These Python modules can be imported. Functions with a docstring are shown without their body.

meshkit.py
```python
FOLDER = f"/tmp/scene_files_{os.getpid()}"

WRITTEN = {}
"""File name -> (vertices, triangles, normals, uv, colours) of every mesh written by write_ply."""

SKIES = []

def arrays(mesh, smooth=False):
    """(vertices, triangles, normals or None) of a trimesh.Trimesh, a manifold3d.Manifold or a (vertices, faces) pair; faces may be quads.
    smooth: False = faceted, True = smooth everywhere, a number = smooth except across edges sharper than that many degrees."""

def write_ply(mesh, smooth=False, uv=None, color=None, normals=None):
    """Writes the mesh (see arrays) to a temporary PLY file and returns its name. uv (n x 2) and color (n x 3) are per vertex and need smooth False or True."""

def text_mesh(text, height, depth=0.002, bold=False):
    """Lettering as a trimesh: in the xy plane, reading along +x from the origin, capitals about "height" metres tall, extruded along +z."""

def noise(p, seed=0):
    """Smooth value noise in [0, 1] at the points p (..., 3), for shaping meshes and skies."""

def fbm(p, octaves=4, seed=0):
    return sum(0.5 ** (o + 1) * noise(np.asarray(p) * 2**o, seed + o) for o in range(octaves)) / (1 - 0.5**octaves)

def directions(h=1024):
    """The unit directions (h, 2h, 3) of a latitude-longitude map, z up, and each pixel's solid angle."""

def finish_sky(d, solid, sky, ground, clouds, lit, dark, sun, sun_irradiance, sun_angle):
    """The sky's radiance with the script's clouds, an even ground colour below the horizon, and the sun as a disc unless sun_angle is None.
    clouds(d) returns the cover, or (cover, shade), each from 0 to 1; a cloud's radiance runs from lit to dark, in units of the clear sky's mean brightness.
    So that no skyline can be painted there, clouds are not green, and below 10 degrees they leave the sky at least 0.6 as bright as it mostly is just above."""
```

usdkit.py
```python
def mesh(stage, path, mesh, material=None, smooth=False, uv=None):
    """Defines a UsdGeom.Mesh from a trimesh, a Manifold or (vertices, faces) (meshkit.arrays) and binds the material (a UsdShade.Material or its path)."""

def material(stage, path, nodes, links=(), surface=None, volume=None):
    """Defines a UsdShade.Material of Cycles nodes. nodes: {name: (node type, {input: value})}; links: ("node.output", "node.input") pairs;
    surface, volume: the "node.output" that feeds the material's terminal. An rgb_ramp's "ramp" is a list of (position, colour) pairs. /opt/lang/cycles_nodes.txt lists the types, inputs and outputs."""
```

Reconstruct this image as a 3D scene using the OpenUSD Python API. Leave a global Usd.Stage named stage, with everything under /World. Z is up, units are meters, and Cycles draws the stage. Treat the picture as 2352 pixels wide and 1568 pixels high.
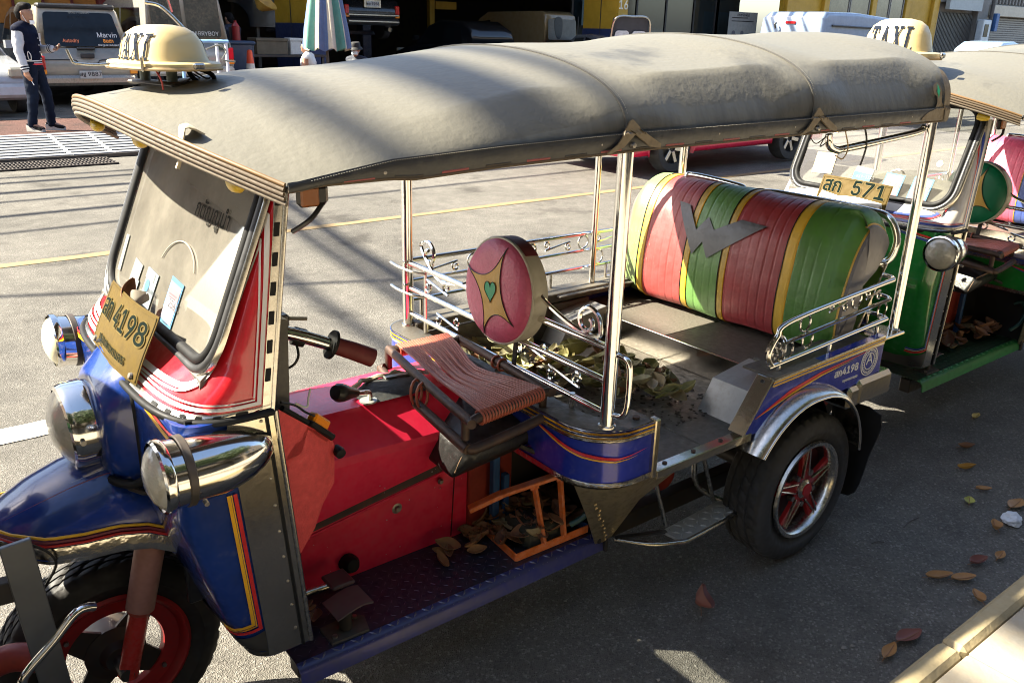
import glob, math, random
import numpy as np, trimesh, shapely, manifold3d
from shapely import affinity
from shapely.geometry import Polygon, LineString, Point, box as sbox
from pxr import Usd, UsdGeom, UsdLux, UsdShade, Sdf, Gf
import usdkit, meshkit

stage = Usd.Stage.CreateInMemory()
UsdGeom.SetStageUpAxis(stage, 'Z'); UsdGeom.SetStageMetersPerUnit(stage, 1.0)
UsdGeom.Xform.Define(stage, '/World'); UsdGeom.Scope.Define(stage, '/World/Looks')
A = np.array; PI = math.pi

# ---------------------------------------------------------------- camera, sky, sun, exposure
CAM = dict(pos=(-2.3579086, -1.3596376, 1.6905746), yaw=0.670819579, pitch=0.349205428, roll=0.0268744088, f=1960.9702 / 2352)
EXPOSURE = 2.58
SUN_TO = A([-1.3, 1.0, 1.55]); SUN_TO = SUN_TO / np.linalg.norm(SUN_TO)
SUN_INTENSITY, SKY_STRENGTH = 1.25, 0.064
def make_camera():
    cy, sy, cp, sp = math.cos(CAM['yaw']), math.sin(CAM['yaw']), math.cos(CAM['pitch']), math.sin(CAM['pitch'])
    fw = A([sy * cp, cy * cp, -sp]); r = A([cy, -sy, 0]); u = np.cross(r, fw)
    c, s = math.cos(CAM['roll']), math.sin(CAM['roll'])
    r2, u2 = c * r + s * u, -s * r + c * u
    cam = UsdGeom.Camera.Define(stage, '/World/camera')
    m = Gf.Matrix4d(*r2, 0, *u2, 0, *(-fw), 0, *CAM['pos'], 1)
    cam.AddTransformOp().Set(m)
    cam.CreateHorizontalApertureAttr(36.0); cam.CreateVerticalApertureAttr(36.0 * 682 / 1024)
    cam.CreateFocalLengthAttr(36.0 * CAM['f']); cam.CreateClippingRangeAttr(Gf.Vec2f(0.05, 500)); cam.CreateExposureAttr(EXPOSURE)
make_camera()
sky = UsdLux.DomeLight.Define(stage, '/World/sky')
sky.GetPrim().SetCustomDataByKey('kind', 'structure'); sky.GetPrim().SetCustomDataByKey('label', 'clear bright daytime sky above the street'); sky.GetPrim().SetCustomDataByKey('category', 'sky')
elev, rotn = math.asin(SUN_TO[2]), math.atan2(SUN_TO[0], SUN_TO[1])
skym = usdkit.material(stage, '/World/Looks/sky_look', {'s': ('sky_texture', dict(sky_type='single_scattering', sun_disc=False, sun_elevation=elev, sun_rotation=rotn, aerosol_density=2.0)),
    'b': ('background_shader', dict(strength=SKY_STRENGTH))}, [('s.color', 'b.color')], surface='b.background')
UsdShade.MaterialBindingAPI.Apply(sky.GetPrim()).Bind(skym)
sun = UsdLux.DistantLight.Define(stage, '/World/sun')
sun.CreateNormalizeAttr(True); sun.CreateIntensityAttr(SUN_INTENSITY); sun.CreateAngleAttr(0.5); sun.CreateColorAttr(Gf.Vec3f(1.0, 0.92, 0.755))
zx = SUN_TO; xx = np.cross([0, 0, 1], zx); xx /= np.linalg.norm(xx); yx = np.cross(zx, xx)
sun.AddTransformOp().Set(Gf.Matrix4d(*xx, 0, *yx, 0, *zx, 0, 0, 0, 20, 1))

# ---------------------------------------------------------------- things and parts
_used = {}
def numbered(parent, name):
    k = _used.get((parent, name), 0); _used[(parent, name)] = k + 1
    return f'{parent}/{name}' + (f'_{k:03d}' if k else '')
def tag(prim, label=None, cat=None, group=None, kind=None):
    for k, v in (('label', label), ('category', cat), ('group', group), ('kind', kind)):
        if v: prim.SetCustomDataByKey(k, v)
def arr(m):
    if isinstance(m, trimesh.Trimesh): return A(m.vertices), A(m.faces)
    if hasattr(m, 'to_mesh'):
        q = m.to_mesh(); return A(q.vert_properties[:, :3], float), A(q.tri_verts)
    v, f = m; v = A(v, float); f = A(f, int)
    if f.shape[1] == 4: f = np.vstack([f[:, [0, 1, 2]], f[:, [0, 2, 3]]])
    return v, f
def cat(ms):
    V, F, o = [], [], 0
    for m in ms:
        v, f = arr(m); V.append(v); F.append(f + o); o += len(v)
    return np.vstack(V), np.vstack(F)
def smesh(path, m, material, smooth=30):
    v, f = arr(m)
    tm = trimesh.Trimesh(v, f, process=False)
    return usdkit.mesh(stage, path, tm, material, smooth=smooth).GetPrim()
class Thing:
    def __init__(s, name, label, category, loc=(0, 0, 0), rz=0, group=None, kind=None, rx=0, ry=0):
        s.path = numbered('/World', name); x = UsdGeom.Xform.Define(stage, s.path); s.loc = loc
        x.AddTranslateOp().Set(Gf.Vec3d(*map(float, loc)))
        if rz: x.AddRotateZOp().Set(math.degrees(rz))
        if ry: x.AddRotateYOp().Set(math.degrees(ry))
        if rx: x.AddRotateXOp().Set(math.degrees(rx))
        tag(x.GetPrim(), label, category, group, kind); s.prim = x.GetPrim()
    def part(s, name, m, material, smooth=30, parent=None, label=None, kind=None):
        p = numbered(parent or s.path, name)
        pr = smesh(p, m, material, smooth); tag(pr, label, None, None, kind)
        return p
def single(name, m, material, label, category, group=None, kind=None, smooth=30):
    pr = smesh(numbered('/World', name), m, material, smooth); tag(pr, label, category, group, kind); return pr

# ---------------------------------------------------------------- mesh helpers
def grid(P, closed=False, flip=False):
    P = A(P, float); n, m = P.shape[:2]; I = np.arange(n * m).reshape(n, m)
    if closed: I = np.hstack([I, I[:, :1]])
    q = np.stack([I[:-1, :-1], I[1:, :-1], I[1:, 1:], I[:-1, 1:]], -1).reshape(-1, 4)
    return (P.reshape(-1, 3), q[:, ::-1] if flip else q)
def shell(P, t, flip=False):
    """a sheet given by a grid of points, thickened by t against its normals, rims closed"""
    P = A(P, float)
    du = np.gradient(P, axis=0); dv = np.gradient(P, axis=1); N = np.cross(du, dv); N /= np.maximum(np.linalg.norm(N, axis=-1, keepdims=True), 1e-9)
    if flip: N = -N
    Q = P - N * t; n, m = P.shape[:2]
    a, b = grid(P, flip=not flip), grid(Q, flip=flip)
    rims = []
    for s0 in ((slice(None), 0), (slice(None), -1), (0, slice(None)), (-1, slice(None))):
        rims.append(grid(np.stack([P[s0], Q[s0]], 0)))
    v, f = cat([a, b] + rims)
    tm = trimesh.Trimesh(v, f, process=False); tm.merge_vertices(); trimesh.repair.fix_normals(tm)
    return tm
def spath(pts, n=6, closed=False):
    p = A(pts, float); m = len(p); out = []
    if m < 3: return p
    for i in range(m if closed else m - 1):
        g = (lambda k: p[k % m]) if closed else (lambda k: p[min(max(k, 0), m - 1)])
        a, b, c, d = g(i - 1), g(i), g(i + 1), g(i + 2)
        for t in np.arange(n) / n:
            out.append(.5 * (2 * b + (c - a) * t + (2 * a - 5 * b + 4 * c - d) * t * t + (3 * b - a - 3 * c + d) * t ** 3))
    if not closed: out.append(p[-1])
    return A(out)
def tube(pts, r, n=8, closed=False, caps=True):
    p = A(pts, float)
    if not closed:
        keep = [0] + [i for i in range(1, len(p)) if np.linalg.norm(p[i] - p[i - 1]) > 1e-7]; p = p[keep]
    m = len(p); r = np.broadcast_to(A(r, float), (m,)) if np.ndim(r) == 0 or len(np.atleast_1d(r)) == m else np.interp(np.linspace(0, 1, m), np.linspace(0, 1, len(r)), r)
    d = np.roll(p, -1, 0) - np.roll(p, 1, 0) if closed else np.gradient(p, axis=0)
    d /= np.maximum(np.linalg.norm(d, axis=1, keepdims=True), 1e-9)
    ref = A([0, 0, 1.]) if abs(d[0][2]) < .9 else A([1., 0, 0])
    u = np.cross(d[0], ref); u /= np.linalg.norm(u); U = []
    for k in range(m):
        u = u - d[k] * (u @ d[k]); u /= max(np.linalg.norm(u), 1e-9); U.append(u)
    U = A(U); W = np.cross(d, U); th = np.linspace(0, 2 * PI, n, endpoint=False)
    P = p[:, None] + r[:, None, None] * (np.cos(th)[None, :, None] * U[:, None] + np.sin(th)[None, :, None] * W[:, None])
    if closed: P = np.concatenate([P, P[:1]])
    out = [grid(P, closed=True)]
    if caps and not closed:
        for k, fl in ((0, False), (-1, True)):
            v = np.vstack([P[k], p[k]]); i = np.arange(n); f = np.stack([i, np.full(n, n), (i + 1) % n] if fl else [(i + 1) % n, np.full(n, n), i], 1); out.append((v, f))
    return cat(out)
def frame(d, ref=(0, 0, 1)):
    d = A(d, float); d /= np.linalg.norm(d); ref = A(ref, float)
    if abs(d @ ref) > .95: ref = A([1., 0, 0])
    u = np.cross(ref, d); u /= np.linalg.norm(u); return u, np.cross(d, u), d
def lathe(prof, o, d, n=32, ref=(0, 0, 1), sx=1, sy=1):
    """prof: (radius, along) pairs"""
    u, w, d = frame(d, ref); th = np.linspace(0, 2 * PI, n, endpoint=False)
    P = A([[A(o) + r * (sx * math.cos(t) * u + sy * math.sin(t) * w) + h * d for t in th] for r, h in prof])
    tm = trimesh.Trimesh(*arr(grid(P, closed=True)), process=False); tm.merge_vertices(); tm.update_faces(tm.nondegenerate_faces())
    return tm
def cyl(a, b, r, n=16, r2=None):
    a, b = A(a, float), A(b, float); L = np.linalg.norm(b - a); r2 = r if r2 is None else r2
    return lathe([(0, 0), (r, 0), (r2, L), (0, L)], a, b - a, n)
def hull(pts): return trimesh.convex.convex_hull(A(pts, float))
def bbox(x0, x1, y0, y1, z0, z1, b=.004):
    b = min(b, .45 * min(x1 - x0, y1 - y0, z1 - z0)); pts = []
    for x, sx in ((x0, 1), (x1, -1)):
        for y, sy in ((y0, 1), (y1, -1)):
            for z, sz in ((z0, 1), (z1, -1)):
                pts += [(x + sx * b, y + sy * b, z), (x + sx * b, y, z + sz * b), (x, y + sy * b, z + sz * b)]
    return hull(pts)
def bar(a, b, w, h, up=(0, 0, 1), bev=.002):
    a, b = A(a, float), A(b, float); L = np.linalg.norm(b - a); u, v, d = frame(b - a, up)
    m = bbox(-w / 2, w / 2, -h / 2, h / 2, 0, L, bev); m.vertices = a + m.vertices @ A([u, v, d]); return m
def flat(poly, o, ux, uy, t=.002):
    """polygon(s) extruded along ux x uy from o"""
    ux, uy = A(ux, float), A(uy, float); un = np.cross(ux, uy); un /= np.linalg.norm(un); out = []
    for g in getattr(poly, 'geoms', [poly]):
        if g.is_empty or g.area < 1e-9: continue
        m = trimesh.creation.extrude_polygon(g, t, engine='earcut'); v = m.vertices
        m.vertices = A(o) + v[:, :1] * ux + v[:, 1:2] * uy + v[:, 2:] * un; out.append(m)
    return cat(out)
def decal(poly, fn, size=.03):
    """polygon(s) in parameter space laid on a surface: fn maps (n,2) to (n,3)"""
    out = []
    for g in getattr(poly, 'geoms', [poly]):
        if g.is_empty or g.area < 1e-9: continue
        g = g.segmentize(size); v, f = trimesh.creation.triangulate_polygon(g, engine='earcut')
        v3 = np.column_stack([v, np.zeros(len(v))]); v3, f = trimesh.remesh.subdivide_to_size(v3, f, size * 1.6, max_iter=6)
        out.append((fn(v3[:, :2]), f))
    return cat(out)
def line(pts, w): return LineString(pts).buffer(w / 2, cap_style=2, join_style=2)
def smoothpoly(pts, n=6): return Polygon(spath(A(pts, float), n, closed=True))
def rrect(x0, x1, y0, y1, r): return sbox(x0 + r, y0 + r, x1 - r, y1 - r).buffer(r, quad_segs=6)
def circ(x, y, r, n=24): return Polygon([(x + r * math.cos(t), y + r * math.sin(t)) for t in np.linspace(0, 2 * PI, n, endpoint=False)])
_fonts = {}
def _run(s, font, bold):
    from PIL import Image, ImageDraw, ImageFont
    if font not in _fonts: _fonts[font] = ImageFont.truetype(glob.glob(f'/opt/blender-*/*/datafiles/fonts/{font}*')[0], 96)
    fo = _fonts[font]; x0, y0, x1, y1 = fo.getbbox(s, anchor='ls', stroke_width=bold)
    im = Image.new('L', (int(x1 - x0) + 12, int(y1 - y0) + 12)); ImageDraw.Draw(im).text((6 - x0, 6 - y0), s, 255, fo, anchor='ls', stroke_width=bold)
    on = np.pad(np.asarray(im) > 127, ((0, 0), (1, 1))).astype(np.int8)
    r, a = np.nonzero(np.diff(on, axis=1) == 1); e = np.nonzero(np.diff(on, axis=1) == -1)[1]
    sh = shapely.union_all(shapely.box(a, -r - 1, e, -r)).buffer(.7).buffer(-.7).simplify(.9) if len(r) else Polygon()
    return affinity.translate(sh, x0 - 6, 6 - y0), fo.getlength(s)
def text(s, h, font='Inter', bold=0, squeeze=1, center=True):
    """lettering as shapely polygons, capitals h tall; Latin and digits within Thai are set in the plain face"""
    runs, x, out = [], 0, []
    for c in s:
        k = font if (font == 'Inter' or '\u0e00' <= c <= '\u0e7f') else 'Inter'
        if runs and runs[-1][0] == k: runs[-1][1] += c
        else: runs.append([k, c])
    for k, t in runs:
        g, w = _run(t, k, bold); out.append(affinity.translate(g, x, 0)); x += w
    sh = shapely.union_all([g for g in out if not g.is_empty]); k = h / 70.; sh = affinity.scale(sh, k * squeeze, k, origin=(0, 0))
    if center:
        b = sh.bounds; sh = affinity.translate(sh, -(b[0] + b[2]) / 2, 0)
    return sh
def slab(c):
    """slab-serif capitals T A X I in a unit-high box"""
    if c == 'T': return shapely.union_all([sbox(.3, 0, .5, 1), sbox(.18, 0, .62, .09), sbox(0, .86, .8, 1), sbox(0, .68, .1, 1), sbox(.7, .68, .8, 1)]), .8
    if c == 'I': return shapely.union_all([sbox(.15, 0, .35, 1), sbox(0, 0, .5, .1), sbox(0, .9, .5, 1)]), .5
    if c == 'A': return shapely.union_all([Polygon([(.1, 0), (.22, 0), (.5, .82), (.46, 1), (.4, 1)]), Polygon([(.62, 0), (.84, 0), (.55, 1), (.4, 1)]), sbox(.22, .28, .72, .38), sbox(0, 0, .32, .08), sbox(.52, 0, .96, .08)]), .96
    return shapely.union_all([Polygon([(.08, 1), (.32, 1), (.9, 0), (.66, 0)]), Polygon([(.7, 1), (.82, 1), (.24, 0), (.12, 0)]), sbox(0, .91, .4, 1), sbox(.6, .91, .94, 1), sbox(0, 0, .36, .09), sbox(.58, 0, .98, .09)]), .98
def slabword(w, h, gap=.12):
    out, x = [], 0
    for c in w:
        g, wd = slab(c); out.append(affinity.translate(g, x, 0)); x += wd + gap
    g = shapely.union_all(out); return affinity.translate(affinity.scale(g, h, h, origin=(0, 0)), -(x - gap) * h / 2, 0)

# ---------------------------------------------------------------- materials
_m = {}
def mat(name, col=(.5, .5, .5), rough=.5, metal=0., coat=0., dirt=0., dcol=(.16, .13, .10), scale=6., var=.15, bump=0., bscale=60., spec=.5, trans=0., emis=None, ior=1.5):
    if name in _m: return _m[name]
    n = {'t': ('texture_coordinate', {}), 'n1': ('noise_texture', dict(scale=scale, detail=6., roughness=.62)), 'n2': ('noise_texture', dict(scale=scale * 5.3, detail=4., roughness=.6)),
         'rv': ('rgb_ramp', dict(ramp=[(.3, tuple(A(col) * (1 - var))), (.7, tuple(np.minimum(A(col) * (1 + var), 1)))])),
         'rd': ('rgb_ramp', dict(ramp=[(max(0, .62 - .42 * dirt), (0, 0, 0)), (.8, (min(1, .25 + dirt),) * 3)])),
         'mx': ('mix_color', dict(blend_type='mix', b=dcol)),
         'rr': ('map_range', dict(from_min=.25, from_max=.75, to_min=max(.02, rough * .75), to_max=min(1, rough * 1.3))),
         'p': ('principled_bsdf', dict(metallic=float(metal), coat_weight=float(coat), coat_roughness=.06, specular_ior_level=float(spec), transmission_weight=float(trans), ior=float(ior)))}
    l = [('t.object', 'n1.vector'), ('t.object', 'n2.vector'), ('n1.fac', 'rv.fac'), ('n2.fac', 'rr.value'), ('rr.result', 'p.roughness')]
    if dirt > 0:
        n['ad'] = ('math', dict(math_type='multiply_add', value2=.5, value3=0.)); n['ad2'] = ('math', dict(math_type='multiply_add', value2=.5))
        l += [('n1.fac', 'ad.value1'), ('n2.fac', 'ad2.value1'), ('ad.value', 'ad2.value3'), ('ad2.value', 'rd.fac'), ('rv.color', 'mx.a'), ('rd.color', 'mx.fac'), ('mx.result', 'p.base_color')]
    else:
        l += [('rv.color', 'p.base_color')]; n.pop('rd'); n.pop('mx')
    if bump:
        n['n3'] = ('noise_texture', dict(scale=bscale, detail=3.)); n['b'] = ('bump', dict(strength=min(1., bump), distance=.004))
        l += [('t.object', 'n3.vector'), ('n3.fac', 'b.height'), ('b.normal', 'p.normal')]
    if emis: n['p'][1].update(emission_color=emis[0], emission_strength=float(emis[1]))
    _m[name] = usdkit.material(stage, '/World/Looks/' + name, n, l, surface='p.BSDF'); return _m[name]
def chrome(name='chrome', col=(.78, .76, .72), rough=.1, dirt=.12, bump=0.): return mat(name, col, rough, metal=1., dirt=dirt, dcol=(.22, .17, .11), scale=14, var=.06, bump=bump, bscale=25)
CH = chrome(); CHD = chrome('worn_chrome', (.62, .59, .53), .22, .35); STEEL = chrome('stainless_sheet', (.64, .60, .52), .14, .14, .10)
DARKSTEEL = mat('dark_steel', (.05, .045, .04), .5, metal=.4, dirt=.4, dcol=(.1, .06, .035)); RUST = mat('rusty_tube', (.05, .035, .028), .55, metal=.5, dirt=.5, dcol=(.13, .06, .03), scale=22)
mat("red_wheel_paint", (.38, .012, .014), .4, dirt=.35, dcol=(.07, .03, .025), scale=25)
RUBBER = mat('black_rubber', (.008, .008, .008), .6, dirt=.1, dcol=(.03, .026, .022), spec=.22); TYRE = mat('tyre_rubber', (.022, .021, .02), .7, dirt=.3, dcol=(.075, .062, .05), scale=9, bump=.3)
BLACK = mat('black_plastic', (.015, .015, .016), .35, dirt=.15, dcol=(.08, .07, .06)); WHITEP = mat('white_paint', (0.504, 0.49, 0.448), .35, dirt=.2, dcol=(.4, .35, .26))
BOLT = mat('bolt_steel', (.3, .28, .25), .4, metal=.9, dirt=.4)
# ---------------------------------------------------------------- special looks
def glass_look(name, tint=(.9, .93, .9), dust=0., dustcol=(.55, .5, .42), rough=.02, facing=.05):
    n = {'t': ('texture_coordinate', {}), 'tr': ('transparent_bsdf', dict(color=tint)), 'gl': ('glossy_bsdf', dict(color=(.6, .6, .6), roughness=rough)), 'fr': ('fresnel', dict(IOR=1.5)), 'mx': ('mix_closure', {})}
    l = [('fr.fac', 'mx.fac'), ('tr.BSDF', 'mx.closure1'), ('gl.BSDF', 'mx.closure2')]; out = 'mx.closure'
    if dust:
        n.update({'no': ('noise_texture', dict(scale=3.5, detail=6., roughness=.65)), 'mr': ('map_range', dict(from_min=.3, from_max=.7, to_min=dust * .65, to_max=min(1, dust * 1.35))),
                  'di': ('diffuse_bsdf', dict(color=dustcol)), 'tl': ('translucent_bsdf', dict(color=dustcol)), 'dm': ('mix_closure', dict(fac=.35)), 'm2': ('mix_closure', {})})
        l += [('t.object', 'no.vector'), ('no.fac', 'mr.value'), ('di.BSDF', 'dm.closure1'), ('tl.BSDF', 'dm.closure2'), ('mr.result', 'm2.fac'), ('mx.closure', 'm2.closure1'), ('dm.closure', 'm2.closure2')]; out = 'm2.closure'
    return usdkit.material(stage, '/World/Looks/' + name, n, l, surface=out)
DUSTGLASS = glass_look('dusty_windscreen_glass', dust=.44, dustcol=(.33, .305, .255))
DUSTGLASS2 = glass_look('windscreen_glass', dust=.16, dustcol=(.3, .28, .24))
LENS = mat('lamp_lens', (.30, .28, .22), .12, coat=.6, dirt=.35, dcol=(.2, .17, .11), bump=.3, bscale=160); LENSC = mat('pale_lens', (.72, .66, .42), .2, dirt=.3, dcol=(.5, .4, .2))
AMBER = mat('amber_plastic', (.85, .26, .01), .15, coat=.5, var=.1); REDLENS = mat('red_plastic', (.45, .01, .012), .15, coat=.5)
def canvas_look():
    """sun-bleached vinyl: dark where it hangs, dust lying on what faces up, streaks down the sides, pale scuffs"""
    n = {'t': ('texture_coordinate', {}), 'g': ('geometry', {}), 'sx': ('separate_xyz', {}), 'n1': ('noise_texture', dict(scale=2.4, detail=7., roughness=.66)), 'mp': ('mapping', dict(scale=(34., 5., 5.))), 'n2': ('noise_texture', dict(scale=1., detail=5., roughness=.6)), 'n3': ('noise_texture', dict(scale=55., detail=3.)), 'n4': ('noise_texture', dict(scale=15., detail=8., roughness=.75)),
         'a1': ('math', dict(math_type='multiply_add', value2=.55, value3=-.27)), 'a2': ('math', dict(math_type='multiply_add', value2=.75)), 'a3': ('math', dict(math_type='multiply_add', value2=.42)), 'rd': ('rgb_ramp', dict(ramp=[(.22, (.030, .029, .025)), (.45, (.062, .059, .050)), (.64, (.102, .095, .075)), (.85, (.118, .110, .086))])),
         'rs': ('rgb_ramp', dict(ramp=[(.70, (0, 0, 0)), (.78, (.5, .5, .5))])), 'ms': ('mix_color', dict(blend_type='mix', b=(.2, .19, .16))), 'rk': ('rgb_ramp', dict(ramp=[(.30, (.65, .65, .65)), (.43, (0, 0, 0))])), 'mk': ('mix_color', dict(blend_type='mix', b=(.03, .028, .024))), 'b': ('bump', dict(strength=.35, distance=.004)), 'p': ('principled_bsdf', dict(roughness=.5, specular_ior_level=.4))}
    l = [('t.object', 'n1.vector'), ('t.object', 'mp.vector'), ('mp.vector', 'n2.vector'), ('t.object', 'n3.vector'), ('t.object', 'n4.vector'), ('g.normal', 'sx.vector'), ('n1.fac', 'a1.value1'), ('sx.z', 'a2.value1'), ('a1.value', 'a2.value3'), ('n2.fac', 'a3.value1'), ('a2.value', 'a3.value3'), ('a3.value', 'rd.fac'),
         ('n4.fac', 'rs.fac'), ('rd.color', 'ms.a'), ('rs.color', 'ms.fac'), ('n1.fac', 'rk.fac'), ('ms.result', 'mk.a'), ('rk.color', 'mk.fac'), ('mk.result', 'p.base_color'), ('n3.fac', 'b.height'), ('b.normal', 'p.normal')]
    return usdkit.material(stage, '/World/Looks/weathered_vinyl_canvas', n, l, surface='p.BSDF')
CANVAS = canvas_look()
HEM = mat('black_vinyl_hem', (.022, .021, .02), .42, dirt=.25, dcol=(.1, .085, .06), bump=.35, bscale=50)
PIPE_TAN = mat('tan_piping', (.15, .085, .03), .5, dirt=.55, dcol=(.14, .08, .04)); PIPE_DIRT = mat('grimy_piping', (.085, .062, .034), .7, dirt=.75, dcol=(.07, .045, .03), scale=30)
PIPE_RED = mat('red_piping', (.26, .06, .06), .6, dirt=.45, dcol=(.12, .08, .06), scale=20); LEATHER = mat('brown_leather', (0.144, 0.105, 0.057), .55, dirt=.4, dcol=(.05, .035, .025), scale=15)
YELLOW = mat('yellow_pinstripe', (0.64, 0.336, 0.016), .3, dirt=.1); REDS = mat('red_pinstripe', (.50, .02, .02), .3, dirt=.1); ORANGES = mat('orange_flame', (.75, .16, .02), .3); WHITES = mat('white_pinstripe', (0.5616, 0.5328, 0.504), .35, dirt=.12, dcol=(.45, .4, .33))
NAVYS = mat('navy_pinstripe', (.03, .05, .22), .3)
GOLDPLATE = mat('gold_plate', (.080, .052, .010), .55, dirt=.5, dcol=(.035, .024, .010), scale=9, spec=.12); PLATEINK = mat('plate_green_ink', (.003, .007, .005), .7, spec=.04); PLATEWHITE = mat('white_plate', (0.42, 0.42, 0.396), .4, dirt=.25)
CREAM = mat('cream_plastic', (0.432, 0.336, 0.162), .35, dirt=.22, dcol=(.42, .3, .12), var=.07); TAXIINK = mat('dark_blue_letters', (.012, .016, .026), .8, spec=.05)
DECK = mat('dirty_aluminium_deck', (0.124, 0.1147, 0.093), .55, metal=.25, dirt=.7, dcol=(.075, .06, .042), scale=8, bump=.5, bscale=70)
FLOORPLATE = mat('zinc_box', (0.35, 0.35, 0.329), .4, metal=.3, dirt=.35, dcol=(.2, .17, .12), scale=12)
STRING = mat('salmon_cord', (0.32, 0.08, 0.044), .4, dirt=.3, dcol=(.16, .045, .03), scale=26); GRIP = mat('maroon_grip', (.13, .012, .012), .6, dirt=.3, dcol=(.02, .012, .012))
VINYLB = mat('black_vinyl_seat', (.016, .015, .015), .35, bump=.3, bscale=80, dirt=.15); STITCH = mat('tan_stitch', (.28, .17, .1), .6)
LEAFG = [mat(f'dry_leaf_{k}', c, .6, var=.3, scale=18, dirt=.3, dcol=(.13, .07, .03)) for k, c in enumerate([(.29, .265, .10), (.32, .24, .12), (.22, .235, .065), (.31, .285, .16), (.26, .12, .055), (.20, .09, .045), (.30, .15, .06), (.07, .09, .02)])]
PINK = mat('pink_vinyl', (.50, .09, .17), .38, dirt=.3, dcol=(.25, .05, .07), scale=12, bump=.5, bscale=110); GOLDV = mat('gold_vinyl', (.5, .30, .05), .42, dirt=.25, dcol=(.3, .17, .03), bump=.4, bscale=90); GREENV = mat('green_vinyl', (.0, .30, .13), .4)
CREAMV = mat('cream_vinyl', (0.44, 0.4, 0.32), .45, dirt=.35, dcol=(.25, .2, .14)); MAROONV = mat('maroon_vinyl', (.17, .03, .035), .5)
ORANGEP = mat('chipped_orange_paint', (.75, .15, .015), .45, dirt=.45, dcol=(.55, .4, .27), scale=30, var=.2)
BLUEP = mat('old_blue_paint', (.02, .09, .25), .5, dirt=.4, dcol=(.06, .04, .03))
REDRUST = mat('red_oxide_steel', (.30, .03, .015), .5, dirt=.35, dcol=(.05, .03, .025), scale=18); SHOCK = mat('faded_pink_shock', (0.336, 0.16, 0.128), .6, dirt=.45, dcol=(.2, .1, .08), scale=14)
PAPER_W = mat('white_paper', (0.1583, 0.161, 0.1556), .6, spec=.1); PAPER_B = mat('blue_print', (0.06272, 0.1568, 0.2666), .5, spec=.1); PAPER_P = mat('pink_print', (0.1975, 0.1338, 0.1433), .5, spec=.1); INK = mat('black_ink', (.02, .02, .025), .5); INKR = mat('red_ink', (.6, .05, .06), .5); PAPER_G = mat('grey_blue_card', (0.126, 0.15, 0.165), .5)
WIRE = mat('black_wire', (.012, .012, .012), .4); WIREW = mat('white_wire', (.6, .55, .45), .5); GREYL = mat('faded_grey_letters', (.02, .019, .016), .8, spec=.04); BULBY = mat('yellow_bulb', (0.48, 0.312, 0.018), .35, dirt=.25, dcol=(.3, .18, .02))
GREYV = mat('grey_vinyl', (.13, .115, .105), .38, dirt=.3, dcol=(.3, .27, .22), scale=10)

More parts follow.
